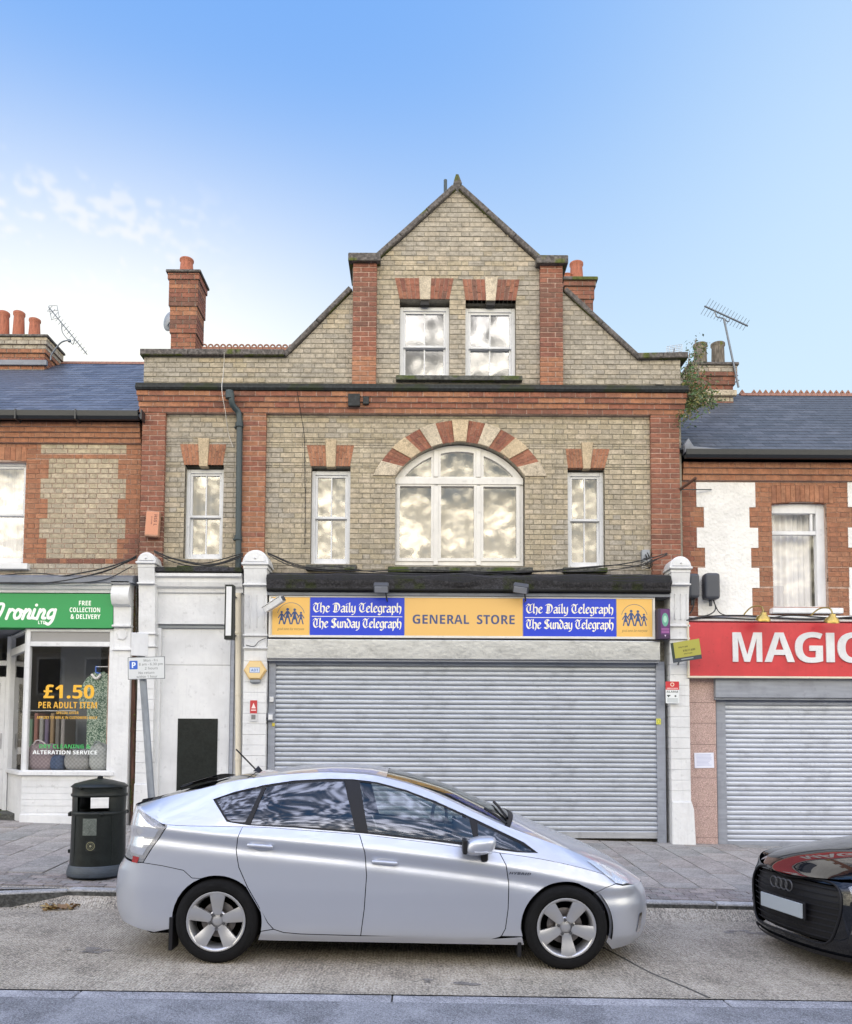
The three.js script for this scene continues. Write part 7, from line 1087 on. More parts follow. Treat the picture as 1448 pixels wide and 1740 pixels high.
{ // ================================================================ the silver hatchback
  const t = thing('hatchback_car', 'silver five door hybrid hatchback parked at the kerb', 'car'), ZN = 5.82;
  const wr = W(365, 1639, 5.8), wf = W(962, 1650, 5.8), WB = Math.hypot(wf.x - wr.x, wf.y - wr.y), sl = Math.atan2(wf.y - wr.y, wf.x - wr.x);
  t.position.set(wr.x, wr.y + .004, ZN - .872); t.rotation.z = sl; t.updateMatrixWorld(true); const inv = t.matrixWorld.clone().invert();
  const lp = (px, py, z) => { const q = W(px, py, t.position.z + z).applyMatrix4(inv); return [q.x, q.y]; };
  const railPx = [[236, 1367, .56], [262, 1360, .585], [290, 1352.5, .60], [340, 1341, .61], [400, 1327, .605], [450, 1320, .60], [500, 1315, .59], [560, 1312.5, .585], [620, 1315.5, .585], [680, 1328, .60], [740, 1349, .63], [800, 1377.5, .67], [850, 1400, .70], [905, 1421, .71], [960, 1441, .70], [1010, 1463, .67], [1045, 1482, .62], [1074, 1501, .54]];
  const rail = railPx.map(([x, y, z]) => [...lp(x, y, z), z]), railLast = rail.length - 1; let railY, railZ, xR0, xF0;
  const beltPx = [[236, 1367.5, .58], [252, 1381, .68], [284, 1400, .76], [330, 1403, .80], [432, 1405, .82], [520, 1411, .83], [610, 1418, .83], [730, 1432, .83], [850, 1449, .82], [912, 1458, .81], [980, 1472, .78], [1030, 1486, .71], [1058, 1497, .62], [1074, 1502, .545]];
  const belt = beltPx.map(([x, y, z]) => lp(x, y, z)); let beltY = smoothTable(belt);
  const crease = smoothTable([[284, 1407, .84], [400, 1420, .865], [612, 1442, .872], [850, 1472, .865], [1000, 1500, .8]].map(([x, y, z]) => lp(x, y, z)));
  const low = smoothTable([[.12, .085], [.18, .05], [.24, .022], [.32, .014], [.45, .006], [.58, .0], [.70, .0], [2, 0]]);
  const side = (y, x) => { const c = crease(clamp(x, -.5, 3)), b = beltY(x); const q = y - c, sp = (q + Math.sqrt(q * q + .0009)) / 2; return .052 * Math.min(1.3, sp / Math.max(.05, b - c)) + low(y) + .017 * Math.exp(-Math.pow((q + .085) / .05, 2)); };
  const rearI = smoothTable([[.15, .12], [.25, .055], [.36, .012], [.5, 0], [.66, .012], [.74, .05], [.82, .085], [.95, .115], [1.1, .15], [1.28, .19]]), frontI = smoothTable([[.12, .10], [.2, .035], [.3, .008], [.42, 0], [.52, .012], [.6, .045], [.68, .105], [.75, .17]]);
  const ring = carRing([[-.94, 0], [-.935, .25], [-.905, .48], [-.835, .64], [-.66, .77], [-.3, .842], [.3, .868], [1.2, .872], [2.0, .872], [2.55, .862], [2.9, .825], [3.12, .755], [3.285, .64], [3.39, .46], [3.44, .22], [3.455, 0]], side, rearI, frontI);
  { const fz = (z, y, f) => { let a = f ? ring.T0 * .8 : 0, b = f ? ring.T0 : ring.T0 * .2; for (let k = 0; k < 30; k++) { const m = (a + b) / 2, zz = ring.pos(m, y).z; if (f ? zz > z : zz < z) a = m; else b = m; } return ring.pos(a, y).x; };
    rail[railLast][0] = fz(rail[railLast][2], rail[railLast][1], true); belt[belt.length - 1] = [rail[railLast][0], rail[railLast][1] - .002]; rail[0][0] = fz(rail[0][2], rail[0][1], false); belt[0] = [rail[0][0], rail[0][1] - .002];
    beltY = smoothTable(belt); railY = smoothTable(rail.map((r) => [r[0], r[1]])); railZ = smoothTable(rail.map((r) => [r[0], r[2]])); xR0 = rail[0][0]; xF0 = rail[railLast][0]; }
  const RP = ring.pos, onRing = (px, py) => { let z = .86, q; for (let k = 0; k < 6; k++) { q = lp(px, py, z); z = RP(ring.tOf(q[0], q[1]), q[1]).z; } return [ring.tOf(q[0], q[1]), q[1]]; };
  const RX = (l) => l.map(([x, y]) => onRing(x, y)), topY = (tt) => { const x = ring.at(tt).x; return tt < ring.T0 * .14 ? rail[0][1] : tt > ring.T0 * .86 ? rail[rail.length - 1][1] : null; };
  const body = CM.silver, G = .0032, add = (name, g, m, p = t, both = true) => { const a = mesh(name, g, m, p); if (both) mesh(name, mirrorZ(g), m, p); return a; };
  const outZ = (p) => V((p.x - 1.35) * .4, 0, 1).normalize(), ringOut = (p) => { const q = V(p.x < 0 ? -1 : p.x > 2.9 ? 1 : 0, .1, 1.2); if (p.z < .3) q.z = .05; return q; };
  const lay = (name, poly, m, o = {}) => add(name, patch(insetPoly(poly, o.gap ?? G), RP, o.e ?? .035, { out: ringOut, lift: o.lift || 0 }), m, o.parent || t);
  const Rw = .345, aR = [0, .318], aF = [WB, .318], aRt = ring.tOf(0, .5), aFt = ring.tOf(WB, .5);
  const arch = (c, a0, a1, n = 16, r = Rw) => arcPts(0, 0, r, a0, a1, n).map(([x, y]) => [ring.tOf(c[0] + x, c[1] + y), c[1] + y]);
  const seamA = RX([[413, 1404], [404, 1424], [401.5, 1444], [406, 1474], [421, 1508], [440, 1541], [455, 1568], [465, 1579], [482, 1584.5], [510, 1587]]);
  const seamB = RX([[611, 1418], [620, 1448], [623, 1488], [619, 1545], [613, 1590]]);
  const seamC = RX([[849, 1449], [860, 1470], [864.5, 1500], [863.5, 1545], [859, 1578], [852, 1591], [836, 1595.5]]);
  const beltT = (x0, x1, n = 10) => { const o = []; for (let i = 0; i <= n; i++) { const x = lerp(x0, x1, i / n), y = beltY(x); o.push([ring.tOf(x, y), y]); } return o; };
  const xAt = (p) => RP(p[0], p[1]).x, rev = (l) => [...l].reverse();
  const yS = .175, lampB = RX([[227, 1465], [243, 1466]]);
  // doors
  lay('rear_door', [...seamA, ...rev(seamB), ...rev(beltT(xAt(seamA[0]), xAt(seamB[0])))], body);
  lay('front_door', [...seamB, ...rev(seamC), ...rev(beltT(xAt(seamB[0]), xAt(seamC[0])))], body);
  // sill between the arches
  const sillTop = [...rev(seamA.slice(6)).reverse(), seamB[4], ...rev(seamC).slice(0, 2)], sR = Math.acos(clamp((yS - .318) / Rw, -1, 1));
  const aSill = Math.asin((yS + .0 - .318) / Rw);
  const quarterLow = arch(aR, aSill, .18, 6);                           // rear arch, lower front
  lay('sill', [[ring.tOf(Rw * Math.cos(aSill), yS), yS], ...[...Array(8)].map((_, i) => { const x = lerp(Rw * Math.cos(aSill) + .1, WB - Rw * Math.cos(aSill) - .02, i / 7); return [ring.tOf(x, yS - .0), yS - .002]; }), [ring.tOf(WB - Rw * Math.cos(aSill), yS), yS], [ring.tOf(WB - Rw * .97, .245), .245], ...rev(seamC).slice(0, 2), seamB[4], ...rev(seamA.slice(7)), [ring.tOf(Rw * .99, .25), .25]], body);
  // quarter panel: from lamp to rear door, over the arch
  const lampIn = RX([[283, 1406], [262, 1436], [243, 1466]]), bump = RX([[243, 1466], [275, 1471], [312, 1479], [326, 1492]]);
  const archR1 = arch(aR, -.2, Math.PI * .62, 20), bEnd = bump[bump.length - 1], lastR = archR1[archR1.length - 1];
  lay('quarter_panel', [...beltT(xAt(lampIn[0]), xAt(seamA[0]), 8), ...seamA.slice(1, 8), [ring.tOf(Rw * .99, .25), .25], ...archR1, ...rev(bump), ...rev(lampIn).slice(1)], body);
  // rear bumper wraps to the centre line
  const bt = (y) => [0.0, y], archR2 = arch(aR, Math.PI * .62, Math.PI * 1.06, 8);
  lay('rear_bumper', [...bump, ...archR2, ...[[262, 1584], [240, 1579], [218, 1570]].map(([x, y]) => onRing(x, y)), [ring.T0 * .07, .30], [0, .29], [0, .80], [ring.T0 * .07, .80], lampB[0]], body, { gap: .002 });
  // tail lamp, tailgate
  const lampTop = RX([[240, 1370], [254, 1384]]), tl = [lampTop[0], lampTop[1], ...lampIn, [ring.T0 * .085, .80], [ring.T0 * .075, .95], [ring.T0 * .085, 1.2]];
  lay('tail_lamp', tl, CM.lens, { lift: .004, e: .03 }); lay('lamp_reflector', insetPoly(tl, .015), CM.disc, { lift: -.03, e: .03 }); lay('lamp_strip', insetPoly(tl, .045), CM.chrome, { lift: -.02, e: .03 });
  { const c = onRing(230, 1461); lay('rear_reflector', [[c[0] - .03, c[1] - .018], [c[0] + .028, c[1] - .022], [c[0] + .045, c[1] + .024], [c[0] - .02, c[1] + .03]], CM.red, { lift: .008, gap: 0 }); }
  lay('tailgate', [[0, .80], [ring.T0 * .085, .80], [ring.T0 * .075, .95], [ring.T0 * .085, 1.19], [0, 1.19]], body); lay('tailgate_glass', [[0.0, .98], [ring.T0 * .068, .98], [ring.T0 * .075, 1.15], [0, 1.15]], CM.privacy, { lift: .006 });
  lay('spoiler', [[0, 1.19], [ring.T0 * .085, 1.20], lampTop[0], [ring.tOf(rail[0][0] - .0, rail[0][1]), rail[0][1] + .001], [ring.T0 * .09, rail[0][1]], [0, rail[0][1]]], CM.trim, { gap: 0 });
  // front: fender, bumper, headlamp
  const lampH = RX([[997, 1464], [1020, 1467], [1042, 1476], [1060, 1489], [1068, 1500]]), lampL = RX([[1068, 1500], [1058, 1504], [1046, 1502], [1034, 1492], [1012, 1476], [997, 1464]]);
  const bF = RX([[1046, 1502], [1030, 1508], [1013, 1517]]), archF1 = arch(aF, Math.PI * .42, Math.PI * 1.12, 20), archF2 = arch(aF, -.35, Math.PI * .42, 14);
  const seamCf = seamC.slice(0, 6);
  lay('front_wing', [...rev(seamCf), ...beltT(xAt(seamC[0]), xAt(onRing(1052, 1495)), 12).slice(1), onRing(1060, 1497.5), ...bF, ...archF1, [ring.tOf(WB - Rw * .97, .245), .245]], body);
  const T0 = ring.T0, nose = rail[rail.length - 1][1];
  lay('front_bumper', [...rev(bF), onRing(1058, 1505), onRing(1070, 1503), [T0 * .93, nose - .005], [T0, nose - .005], [T0, .44], [T0 * .962, .44], [T0 * .952, .40], [T0 * .952, .24], [T0 * .962, .20], [T0, .19], [T0, .165], [T0 * .9, .165], onRing(1040, 1613), ...archF2], body, { gap: .0015 });
  lay('lower_grille', [[T0, .44], [T0 * .962, .44], [T0 * .952, .40], [T0 * .952, .24], [T0 * .962, .20], [T0, .19]], CM.trim, { lift: -.02, gap: -.004 });
  { const c = onRing(1086, 1568); lay('fog_lamp_trim', [[c[0] - .03, c[1] - .07], [c[0] + .02, c[1] - .07], [c[0] + .03, c[1] + .08], [c[0] - .01, c[1] + .08]], CM.chrome, { lift: .006, gap: 0 }); }
  // upper side: frame round the windows
  const ub = (x) => { const y = beltY(x), p = RP(ring.tOf(x, y), y); return p.z; };
  const UP = (x, y) => { const b = beltY(x), r = Math.max(railY(x), b + .004), v = clamp((y - b) / (r - b), -.2, 1.15), zb = ub(x), zr = railZ(x); return V(x, y, zb - (zb - zr) * (v < 0 ? v : lerp(v, v * v, .35))); };
  const onUp = (px, py) => { let z = .72, q; for (let k = 0; k < 6; k++) { q = lp(px, py, z); z = UP(q[0], q[1]).z; } return q; }, UX = (l) => l.map(([x, y]) => onUp(x, y));
  const curveY = (f, x0, x1, n) => [...Array(n + 1)].map((_, i) => { const x = lerp(x0, x1, i / n); return [x, f(x)]; });
  const q1 = UX([[367, 1357], [380, 1353], [410, 1345], [445, 1338], [436, 1356], [424, 1382], [416, 1396.5], [404, 1396], [392, 1394.5], [386, 1391], [376, 1375]]), q2 = UX([[451, 1336.5], [490, 1330.5], [540, 1327.5], [585, 1327], [591, 1355], [599, 1385], [604, 1411], [560, 1407.5], [500, 1403], [424, 1400], [430, 1385], [441, 1360]]);
  const q3 = UX([[611, 1328.5], [640, 1332], [690, 1345.5], [740, 1365], [797, 1391], [803, 1400], [807, 1432], [740, 1425.5], [680, 1419.5], [626, 1413.5], [620, 1385], [614, 1350]]), q4 = UX([[812, 1399], [850, 1416.5], [885, 1433], [909, 1447.5], [880, 1444.5], [840, 1438.5], [815, 1434], [813, 1415]]);
  const dlo = UX([[362, 1358], [400, 1345], [450, 1333.5], [500, 1326], [560, 1323], [600, 1324], [640, 1328.5], [690, 1342], [740, 1361], [800, 1388], [850, 1412], [890, 1431], [915, 1449.5], [880, 1448.5], [840, 1443.5], [740, 1430], [620, 1416.5], [500, 1406.5], [424, 1402.5], [396, 1398.5], [385, 1396], [374, 1378]]);
  const frameOut = [...curveY(beltY, belt[0][0] + .01, belt[belt.length - 1][0] - .01, 60), ...rev(curveY(railY, xR0 + .012, xF0 - .012, 60))];
  add('body_side', patch(frameOut, UP, .04, { out: V(0, .4, 1), holes: [rev(dlo)] }), body);
  add('window_surround', patch(dlo, UP, .04, { out: V(0, .4, 1), holes: [q1, q2, q3, q4].map((h) => insetPoly(h, -.002)), lift: -.006 }), CM.trim);
  add('quarter_window', patch(q1, UP, .04, { out: V(0, .4, 1), lift: -.011 }), CM.privacy); add('rear_door_window', patch(q2, UP, .04, { out: V(0, .4, 1), lift: -.011 }), CM.privacy); add('front_door_window', patch(q3, UP, .04, { out: V(0, .4, 1), lift: -.011 }), CM.glass); add('front_quarter_window', patch(q4, UP, .04, { out: V(0, .4, 1), lift: -.011 }), CM.glass);
  add('pillar_trim', patch(UX([[586, 1326], [611, 1327.5], [626, 1414], [604, 1412]]), UP, .04, { out: V(0, .4, 1), lift: -.002 }), CM.trim);
  add('window_divider', patch(UX([[447, 1338], [452, 1337], [425, 1401], [417, 1399]]), UP, .04, { out: V(0, .4, 1), lift: -.004 }), CM.trim); add('window_divider', patch(UX([[798, 1391], [806, 1394], [815, 1434], [807, 1433]]), UP, .04, { out: V(0, .4, 1), lift: -.004 }), CM.trim);
  // door glass seals and top skins: bonnet, screen, roof, hatch
  const crown = smoothTable([[xR0, .0], [xR0 + .25, .03], [.3, .05], [1.0, .058], [1.5, .06], [2.2, .07], [2.7, .06], [3.1, .045], [xF0 - .08, .02], [xF0, 0]]);
  const endX = (tt, y) => RP(tt, y).x, findT = (z, y, front) => { let a = front ? T0 * .8 : 0, b = front ? T0 : T0 * .2; for (let k = 0; k < 30; k++) { const m = (a + b) / 2, zz = RP(m, y).z; if (front ? zz > z : zz < z) a = m; else b = m; } return (a + b) / 2; };
  const bowTab = (front) => { const y = front ? nose : rail[0][1], r = front ? rail[rail.length - 1][2] : rail[0][2], l = []; for (let i = 0; i <= 24; i++) l.push(endX(findT(r * i / 24, y, front), y) - (front ? xF0 : xR0)); return (q) => { const f = clamp(Math.abs(q)) * 24, i = Math.min(23, Math.floor(f)); return lerp(l[i], l[i + 1], f - i); }; };
  const bf = bowTab(true), br = bowTab(false);
  const TOP = (s, q) => { const k = sstep(2.3, xF0, s), kr = sstep(.2, xR0, s), r = railZ(s), bowS = .09 * (1 - q * q) * sstep(1.2, 1.8, s) * (1 - sstep(2.2, 2.8, s)); return V(s + bf(q) * k + br(q) * kr + bowS, railY(s) + crown(s) * (1 - Math.pow(Math.abs(q), 2.2)), q * r); };
  const strip = (a, b, q0 = -1, q1 = 1) => [...[...Array(13)].map((_, i) => [a, lerp(q0, q1, i / 12)]), ...[...Array(13)].map((_, i) => [b, lerp(q1, q0, i / 12)])];
  const xs = lp(862, 1402, .7)[0], xh = lp(655, 1318, .59)[0], xg = lp(430, 1324, .6)[0], xe = lp(262, 1362, .58)[0], up = V(0, 1, 0);
  const one = (n, a, b, m, o = {}) => mesh(n, patch(strip(a, b, o.q ? -o.q : -1, o.q || 1), TOP, .07, { out: up, lift: o.lift || 0 }), m, t);
  one('bonnet', xs + .02, xF0, body); one('cowl', xs - .02, xs + .018, CM.trim); one('windscreen', xh + .01, xs - .022, CM.glass, { lift: -.004, q: .93 }); one('roof', xg + .006, xh + .008, body); one('hatch_glass', xe + .02, xg, CM.privacy, { lift: -.002, q: .93 }); one('roof_spoiler', xR0, xe + .018, CM.trim);
  for (const [a, b] of [[xh + .01, xs - .022], [xe + .02, xg]]) for (const [c, d] of [[.93, 1], [-1, -.93]]) mesh('roof_pillar', patch(strip(a, b, c, d), TOP, .07, { out: up }), body, t);
  // rear wiper, high spoiler bar, aerial, screen wiper
  { const P = (s, q, h = .02) => TOP(s, q).add(V(0, h, 0)); mesh('rear_spoiler_bar', patch(strip(xe + .16, xe + .40, -.86, .5), (s, q) => TOP(s, q).add(V(0, .03 + .05 * (s - xe), 0)), .07, { out: up }), CM.trim, t); mesh('rear_wiper', join([tube([P(xe + .08, .05), P(xe + .22, -.2, .03), P(xe + .3, -.45, .03)], .011, 14, 6)]), CM.trim, t); const a = lp(433, 1311, .0); mesh('roof_aerial', join([rod(V(a[0] + .02, railY(a[0]) + .055, 0), V(a[0] - .17, railY(a[0]) + .24, 0), .007, 6), new THREE.ConeGeometry(.045, .05, 12).translate(a[0] + .03, railY(a[0]) + .075, 0)]), CM.trim, t);
    mesh('screen_wiper', tube([P(xs - .02, .75, .01), P(xs - .1, .4, .02), P(xs - .13, 0, .02)], .012, 20, 6), CM.trim, t); mesh('screen_wiper', tube([P(xs - .01, .96, .012), P(xs - .09, .88, .02), P(xs - .2, .8, .02)], .012, 14, 6), CM.trim, t); }
  // headlamp
  { const hp = [...lampH, ...lampL.slice(1, -1)], hm = (a, b) => { const p = RP(a, Math.min(b, beltY(ring.at(a).x))), x = p.x, bb = beltY(x); if (b > bb) { const u = UP(x, Math.min(b, railY(x))); p.z = u.z; p.y = b; } return p; };
    add('lamp_reflector', patch(insetPoly(hp, .006), hm, .025, { out: V(.6, .5, 1), lift: .004 }), CM.bulb); add('headlamp', patch(hp, hm, .025, { out: V(.6, .5, 1), lift: .011 }), CM.lens); }
  // underbody, wells, mud flaps
  mesh('underbody', boxg(-.62, 2.98, .16, .42, -.62, .62, .04), CM.well, t); mesh('inner_shell', join([boxg(.42, WB - .42, .2, .86, -.80, .80, .03), boxg(-.62, -.40, .3, .95, -.62, .62, .03), boxg(-.5, .45, .68, .9, -.78, .78, .03), boxg(WB - .42, 2.95, .5, .6, -.55, .55, .03)]), CM.well, t);
  for (const s of [1, -1]) for (const [x, y] of [aR, aF]) { const g = new THREE.CylinderGeometry(Rw + .02, Rw + .02, .26, 30, 1, true, Math.PI / 2 - .25, Math.PI + .5); g.rotateX(Math.PI / 2); g.translate(x, y, s * .69); mesh('wheel_well', g, new THREE.MeshStandardMaterial({ color: CM.well.color, roughness: .95, side: THREE.DoubleSide }), t); mesh('mud_flap', boxg(x - Rw - .022, x - Rw + .01, .085, .34, s > 0 ? .66 : -.83, s > 0 ? .83 : -.66, .008), CM.trim, t); }
  for (const s of [1, -1]) for (const [c, tr] of [[aR, Math.PI / 2 - .02], [aF, -Math.PI / 2 + .1]]) wheel(t, c[0], s * .762, s, { r: .3185, rim: .222, w: .205, turn: tr, spoke: [.03, .062] });
  // handles, mirrors, badge
  for (const [px, py] of [[443, 1437], [654, 1465]]) for (const s of [1, -1]) { const [tt, y] = onRing(px, py), p = RP(tt, y), h = part('door_handle', t); h.position.set(p.x, p.y, s * p.z); h.rotation.set(0, 0, -.055); if (s < 0) h.scale.z = -1;
    const cup = new THREE.SphereGeometry(1, 20, 10); cup.scale(.088, .048, .008); mesh('cup', cup.translate(.015, .005, -.001), body, h); const bar = new RoundedBoxGeometry(.20, .026, .022, 3, .011); mesh('grip', bar.translate(0, 0, .03), body, h); mesh('stem', join([boxg(-.085, -.06, -.01, .01, 0, .03), boxg(.06, .085, -.01, .01, 0, .03)]), body, h); }
  for (const s of [1, -1]) { const p = onUp(812, 1436), m = part('door_mirror', t); m.position.set(p[0], p[1], s * .86); if (s < 0) m.scale.z = -1;
    const g = new THREE.SphereGeometry(1, 28, 18), a = g.attributes.position; for (let i = 0; i < a.count; i++) { const x = a.getX(i), y = a.getY(i), z = a.getZ(i), f = (k, e) => Math.sign(k) * Math.pow(Math.abs(k), e); a.setXYZ(i, f(x, .8) * .118 + .01 + .02 * y, f(y, .72) * .073 + .012 + .012 * x, f(z, .8) * .10 + .06); } g.computeVertexNormals(); mesh('shell', g, body, m); mesh('base', boxg(.02, .075, -.115, -.03, -.06, .03, .015), CM.trim, m); mesh('backing', boxg(-.125, -.09, -.05, .06, -.02, .13, .02), CM.trim, m); mesh('indicator', boxg(-.04, .09, -.035, -.022, .145, .155, .004), CM.bulb, m); }
  { const [tt, y] = onRing(883, 1484), p = RP(tt, y), bd = mesh('badge', face(-.09, .09, -.013, .013, 0), new THREE.MeshPhysicalMaterial({ map: canvas(256, 40, (x, w, h) => { x.clearRect(0, 0, w, h); x.fillStyle = '#3a3e48'; fitText(x, 'HYBRID', w * .5, h * .85, w * .94, h * .95, 'bold italic #px sans-serif'); }), alphaTest: .4, metalness: .4, roughness: .4 }), t); bd.position.set(p.x, p.y, p.z + .008); bd.rotation.set(-.05, .03, -.03); }
  // cabin
  mesh('cabin_floor', boxg(.0, 2.35, .5, .62, -.68, .68, .03), CM.seat, t); for (const z of [.36, -.36]) { mesh('front_seat', join([boxg(.95, 1.45, .62, .78, z - .25, z + .25, .05), boxg(.82, .98, .7, 1.2, z - .24, z + .24, .05), boxg(.82, .93, 1.22, 1.36, z - .13, z + .13, .04)]), CM.seat, t); } mesh('rear_seat', join([boxg(-.1, .45, .6, .78, -.62, .62, .05), boxg(-.22, -.05, .7, 1.16, -.62, .62, .05)]), CM.seat, t); mesh('dashboard', boxg(1.85, 2.35, .72, 1.0, -.66, .66, .06), CM.seat, t); { const g = new THREE.TorusGeometry(.18, .016, 8, 28); g.rotateY(Math.PI / 2 - .4); mesh('steering_wheel', g.translate(1.72, 1.02, -.36), CM.seat, t); }
}
{ // ================================================================ the black saloon on the right, nose towards the silver car
  const t = thing('saloon_car', 'shiny black car with a large grille parked ahead of the silver hatchback', 'car');
  const xN = 2.93, ZM = 5.48; t.position.set(xN, gy(xN + 1, 5.2) - .004, ZM); t.rotation.y = Math.PI + .18; t.rotation.z = 0;
  const L = 4.6, XF = 0, rear = smoothTable([[.2, .06], [.4, 0], [.7, .02], [1.1, .12]]), front = smoothTable([[.12, .09], [.2, .03], [.3, .0], [.55, .0], [.66, .02], [.74, .075], [.8, .15]]), low = smoothTable([[.15, .06], [.25, .02], [.45, .0], [.62, .012], [.74, .0], [.86, .02], [1.0, .06]]);
  const ring = carRing([[-L, 0], [-L + .03, .4], [-L + .14, .68], [-L + .4, .83], [-L + 1.2, .91], [-2.4, .925], [-1.1, .915], [-.62, .88], [-.32, .78], [-.13, .6], [-.03, .33], [0, 0]], (y) => low(y), rear, front), RP = ring.pos, T0 = ring.T0;
  const body = CM.black, out = (p) => { const q = V(p.x < -L + .8 ? -1 : p.x > -.8 ? 1 : 0, .1, 1.2); if (p.z < .35) q.z = .05; return q; }, add = (n, g, m) => { mesh(n, g, m, t); mesh(n, mirrorZ(g), m, t); }, lay = (n, p, m, o = {}) => add(n, patch(insetPoly(p, o.gap ?? .003), RP, .05, { out, lift: o.lift || 0, holes: o.holes }), m);
  const tx = (x, y) => ring.tOf(x, y), Rw = .36, axF = -.92, axR = axF - 2.82, arch = (c, a0, a1, n = 16) => arcPts(0, 0, Rw, a0, a1, n).map(([x, y]) => [tx(c + x, .34 + y), .34 + y]);
  const top = smoothTable([[-L, 1.02], [-L + .9, 1.0], [-2.6, .96], [-1.45, .90], [-1.1, .87], [-.75, .825], [-.4, .785], [-.18, .745], [0, .70]]), yN = .725, ye = (tt) => Math.max(yN, top(ring.at(tt).x));
  const edge = (t0, t1, n) => [...Array(n + 1)].map((_, i) => { const q = lerp(t0, t1, i / n); return [q, ye(q)]; });
  const tB = tx(-.62, .6), tG = T0 - .50, gr = [[T0 - .005, .705], [tG, .70], [tG - .06, .60], [tG - .02, .40], [tG + .06, .27], [T0 - .005, .26]];
  const lampP = [[tG - .1, .70], [tG - .16, .725], [tx(-.5, .76), .76], [tx(-.55, .735), .735], [tx(-.42, .66), .66], [tG - .14, .635]];
  lay('front_bumper', [[T0, ye(T0)], ...edge(T0, tB, 16).slice(1), ...rev2(arch(axF, 0.02, Math.PI * .36, 10)), [tx(axF + .34, .19), .19], [tx(-.2, .17), .17], [T0, .17], [T0, .255], ...[...gr].reverse()], body, { gap: 0 });
  lay('grille', [[T0, .705], ...gr.slice(1, 5), [T0, .26]], CM.trim, { lift: -.035, gap: -.006 });
  { const rim = [[T0 + .1, .70], ...gr.slice(1, 5), [T0 + .1, .26]].map(([a, b]) => RP(Math.min(a, T0), b).add(V(.006, 0, 0))), g = tube(rim, .009, 60, 6); add('grille_frame', g, CM.trim); for (let i = 0; i < 9; i++) { const y = .30 + i * .046, half = y > .6 ? .5 : y > .4 ? lerp(.52, .56, (y - .4) / .2) : lerp(.42, .52, (y - .27) / .13); const pts = [...Array(9)].map((_, k) => RP(T0 - half * k / 8, y).add(V(-.018, 0, 0))); add('grille_bar', tube(pts, .005, 20, 5), CM.trim); } }
  lay('headlamp', lampP, CM.lens, { lift: .006, gap: 0 }); lay('lamp_reflector', insetPoly(lampP, .008), CM.dull, { lift: .002, gap: 0 });
  lay('side_intake', [[tx(-.30, .3), .3], [tG - .1, .3], [tG - .14, .5], [tx(-.36, .53), .53]], CM.trim, { lift: .004, gap: 0 }); lay('intake_blade', [[tx(-.33, .40), .40], [tG - .12, .37], [tG - .13, .40], [tx(-.35, .44), .44]], CM.dull, { lift: .012, gap: 0 });
  lay('splitter', [[T0, .165], [tx(-.3, .165), .165], [tx(-.3, .2), .2], [T0, .195]], CM.trim, { lift: .016, gap: 0 });
  { const pl = part('number_plate', t); pl.position.set(.022, .47, 0); pl.rotation.y = Math.PI / 2; mesh('plate', boxg(-.26, .26, -.056, .056, -.012, .004, .004), mat(C(.36, .40, .43), { roughness: .5 }), pl); mesh('holder', boxg(-.275, .275, -.07, .066, -.03, -.013, .006), CM.trim, pl); }
  { const em = part('emblem', t); em.position.set(.012, .638, 0); em.rotation.y = Math.PI / 2; for (let i = 0; i < 4; i++) mesh('ring', new THREE.TorusGeometry(.042, .0055, 8, 24).translate(-.0945 + i * .063, 0, 0), CM.dull, em); }
  lay('front_wing', [...edge(tB, tx(-1.55, .9), 8).map((p) => p), [tx(-1.5, .6), .6], [tx(-1.45, .2), .2], [tx(axF - .34, .2), .2], ...arch(axF, Math.PI * .98, Math.PI * .36, 14)], body);
  lay('front_door', [...edge(tx(-1.55, .9), tx(-2.6, .9), 6), [tx(-2.6, .24), .24], [tx(-1.46, .24), .24]], body); lay('rear_door', [...edge(tx(-2.6, .9), tx(-3.6, .9), 6), [tx(-3.45, .6), .6], [tx(axR + .37, .24), .24], [tx(-2.6, .24), .24]], body); lay('sill', [[tx(-1.45, .235), .235], [tx(axR + .36, .235), .235], [tx(axR + .34, .17), .17], [tx(axF - .34, .17), .17]], body);
  lay('rear_wing', [...edge(tx(-3.6, .95), 0, 12), [0, .25], [tx(-L + .3, .25), .25], ...rev2(arch(axR, -.1, Math.PI * 1.05, 18)), [tx(-3.45, .6), .6]], body);
  // bonnet, screen, roof, boot
  const rz = smoothTable([[-L, .62], [-L + .4, .70], [-3.4, .60], [-2.6, .585], [-2.1, .6], [-1.5, .72], [-1.0, .76], [-.55, .72], [-.3, .62], [-.16, .48]]), ry = smoothTable([[-L, 1.02], [-4.3, 1.05], [-3.9, 1.18], [-3.3, 1.36], [-2.7, 1.42], [-2.3, 1.36], [-1.8, 1.14], [-1.45, .94], [-1.1, .895], [-.7, .84], [-.4, .795], [-.16, .745]]), xa = -.16, xz = -L + .1;
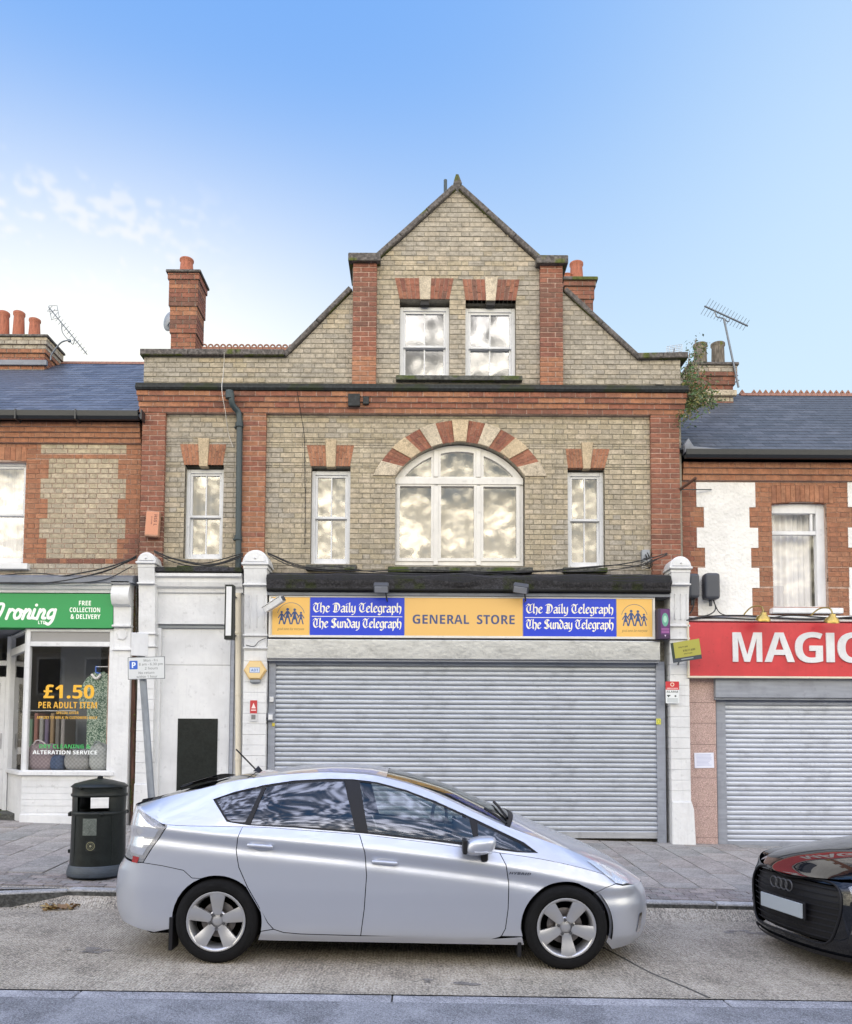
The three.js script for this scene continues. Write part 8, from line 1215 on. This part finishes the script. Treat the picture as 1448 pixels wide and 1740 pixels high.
  const bow = (q) => .16 * (1 - Math.pow(Math.abs(q), 2.4)) , TOP = (s, q) => V(s + bow(q) * sstep(-1.5, xa, s) * 1.0, ry(s) + (.05 * (1 - sstep(-.7, xa, s)) + .0) * (1 - q * q) - .02 * sstep(-.5, xa, s) * (1 - q * q), q * rz(s)), up = V(0, 1, 0);
  const strip = (a, b, q0 = -1, q1 = 1) => [...[...Array(13)].map((_, i) => [a, lerp(q0, q1, i / 12)]), ...[...Array(13)].map((_, i) => [b, lerp(q1, q0, i / 12)])], one = (n, a, b, m, q = 1) => mesh(n, patch(strip(a, b, -q, q), TOP, .08, { out: up }), m, t);
  one('bonnet', -1.5, xa, body); one('windscreen', -2.25, -1.51, CM.glass); one('roof', -3.3, -2.26, body); one('rear_screen', -4.1, -3.31, CM.privacy); one('boot_lid', xz, -4.11, body);
  const ub = (x, v) => { const b = RP(tx(x, ye(tx(x, .9))), ye(tx(x, .9))), zr = rz(x), yr = ry(x); return V(x, lerp(b.y, yr, v), lerp(b.z, zr, lerp(v, v * v, .3))); };
  add('shoulder', patch([...[...Array(41)].map((_, i) => [lerp(xz, -.2, i / 40), 0]), ...[...Array(41)].map((_, i) => [lerp(-.2, xz, i / 40), 1])], ub, .08, { out: V(0, .5, 1) }), body);
  add('side_window', patch([[-1.72, .08], [-2.05, .6], [-2.35, .88], [-3.2, .9], [-3.8, .5], [-3.7, .1]], ub, .08, { out: V(0, .4, 1), lift: .006 }), CM.privacy);
  mesh('underbody', boxg(-L + .3, -.35, .16, .4, -.7, .7, .04), CM.well, t); mesh('inner_shell', join([boxg(axR + .42, axF - .42, .2, .86, -.82, .82, .03), boxg(axF + .42, -.2, .2, .66, -.45, .45, .03), boxg(-L + .15, axR - .42, .25, .85, -.6, .6, .03)]), CM.well, t);
  for (const s of [1, -1]) for (const x of [axF, axR]) { wheel(t, x, s * .80, s, { r: .33, rim: .245, w: .225, turn: .3, spoke: [.03, .05] }); const g = new THREE.CylinderGeometry(Rw + .02, Rw + .02, .26, 30, 1, true, Math.PI / 2 - .25, Math.PI + .5); g.rotateX(Math.PI / 2); g.translate(x, .34, s * .72); mesh('wheel_well', g, new THREE.MeshStandardMaterial({ color: CM.well.color, roughness: .95, side: THREE.DoubleSide }), t); }
}
renderer.render(scene, camera);
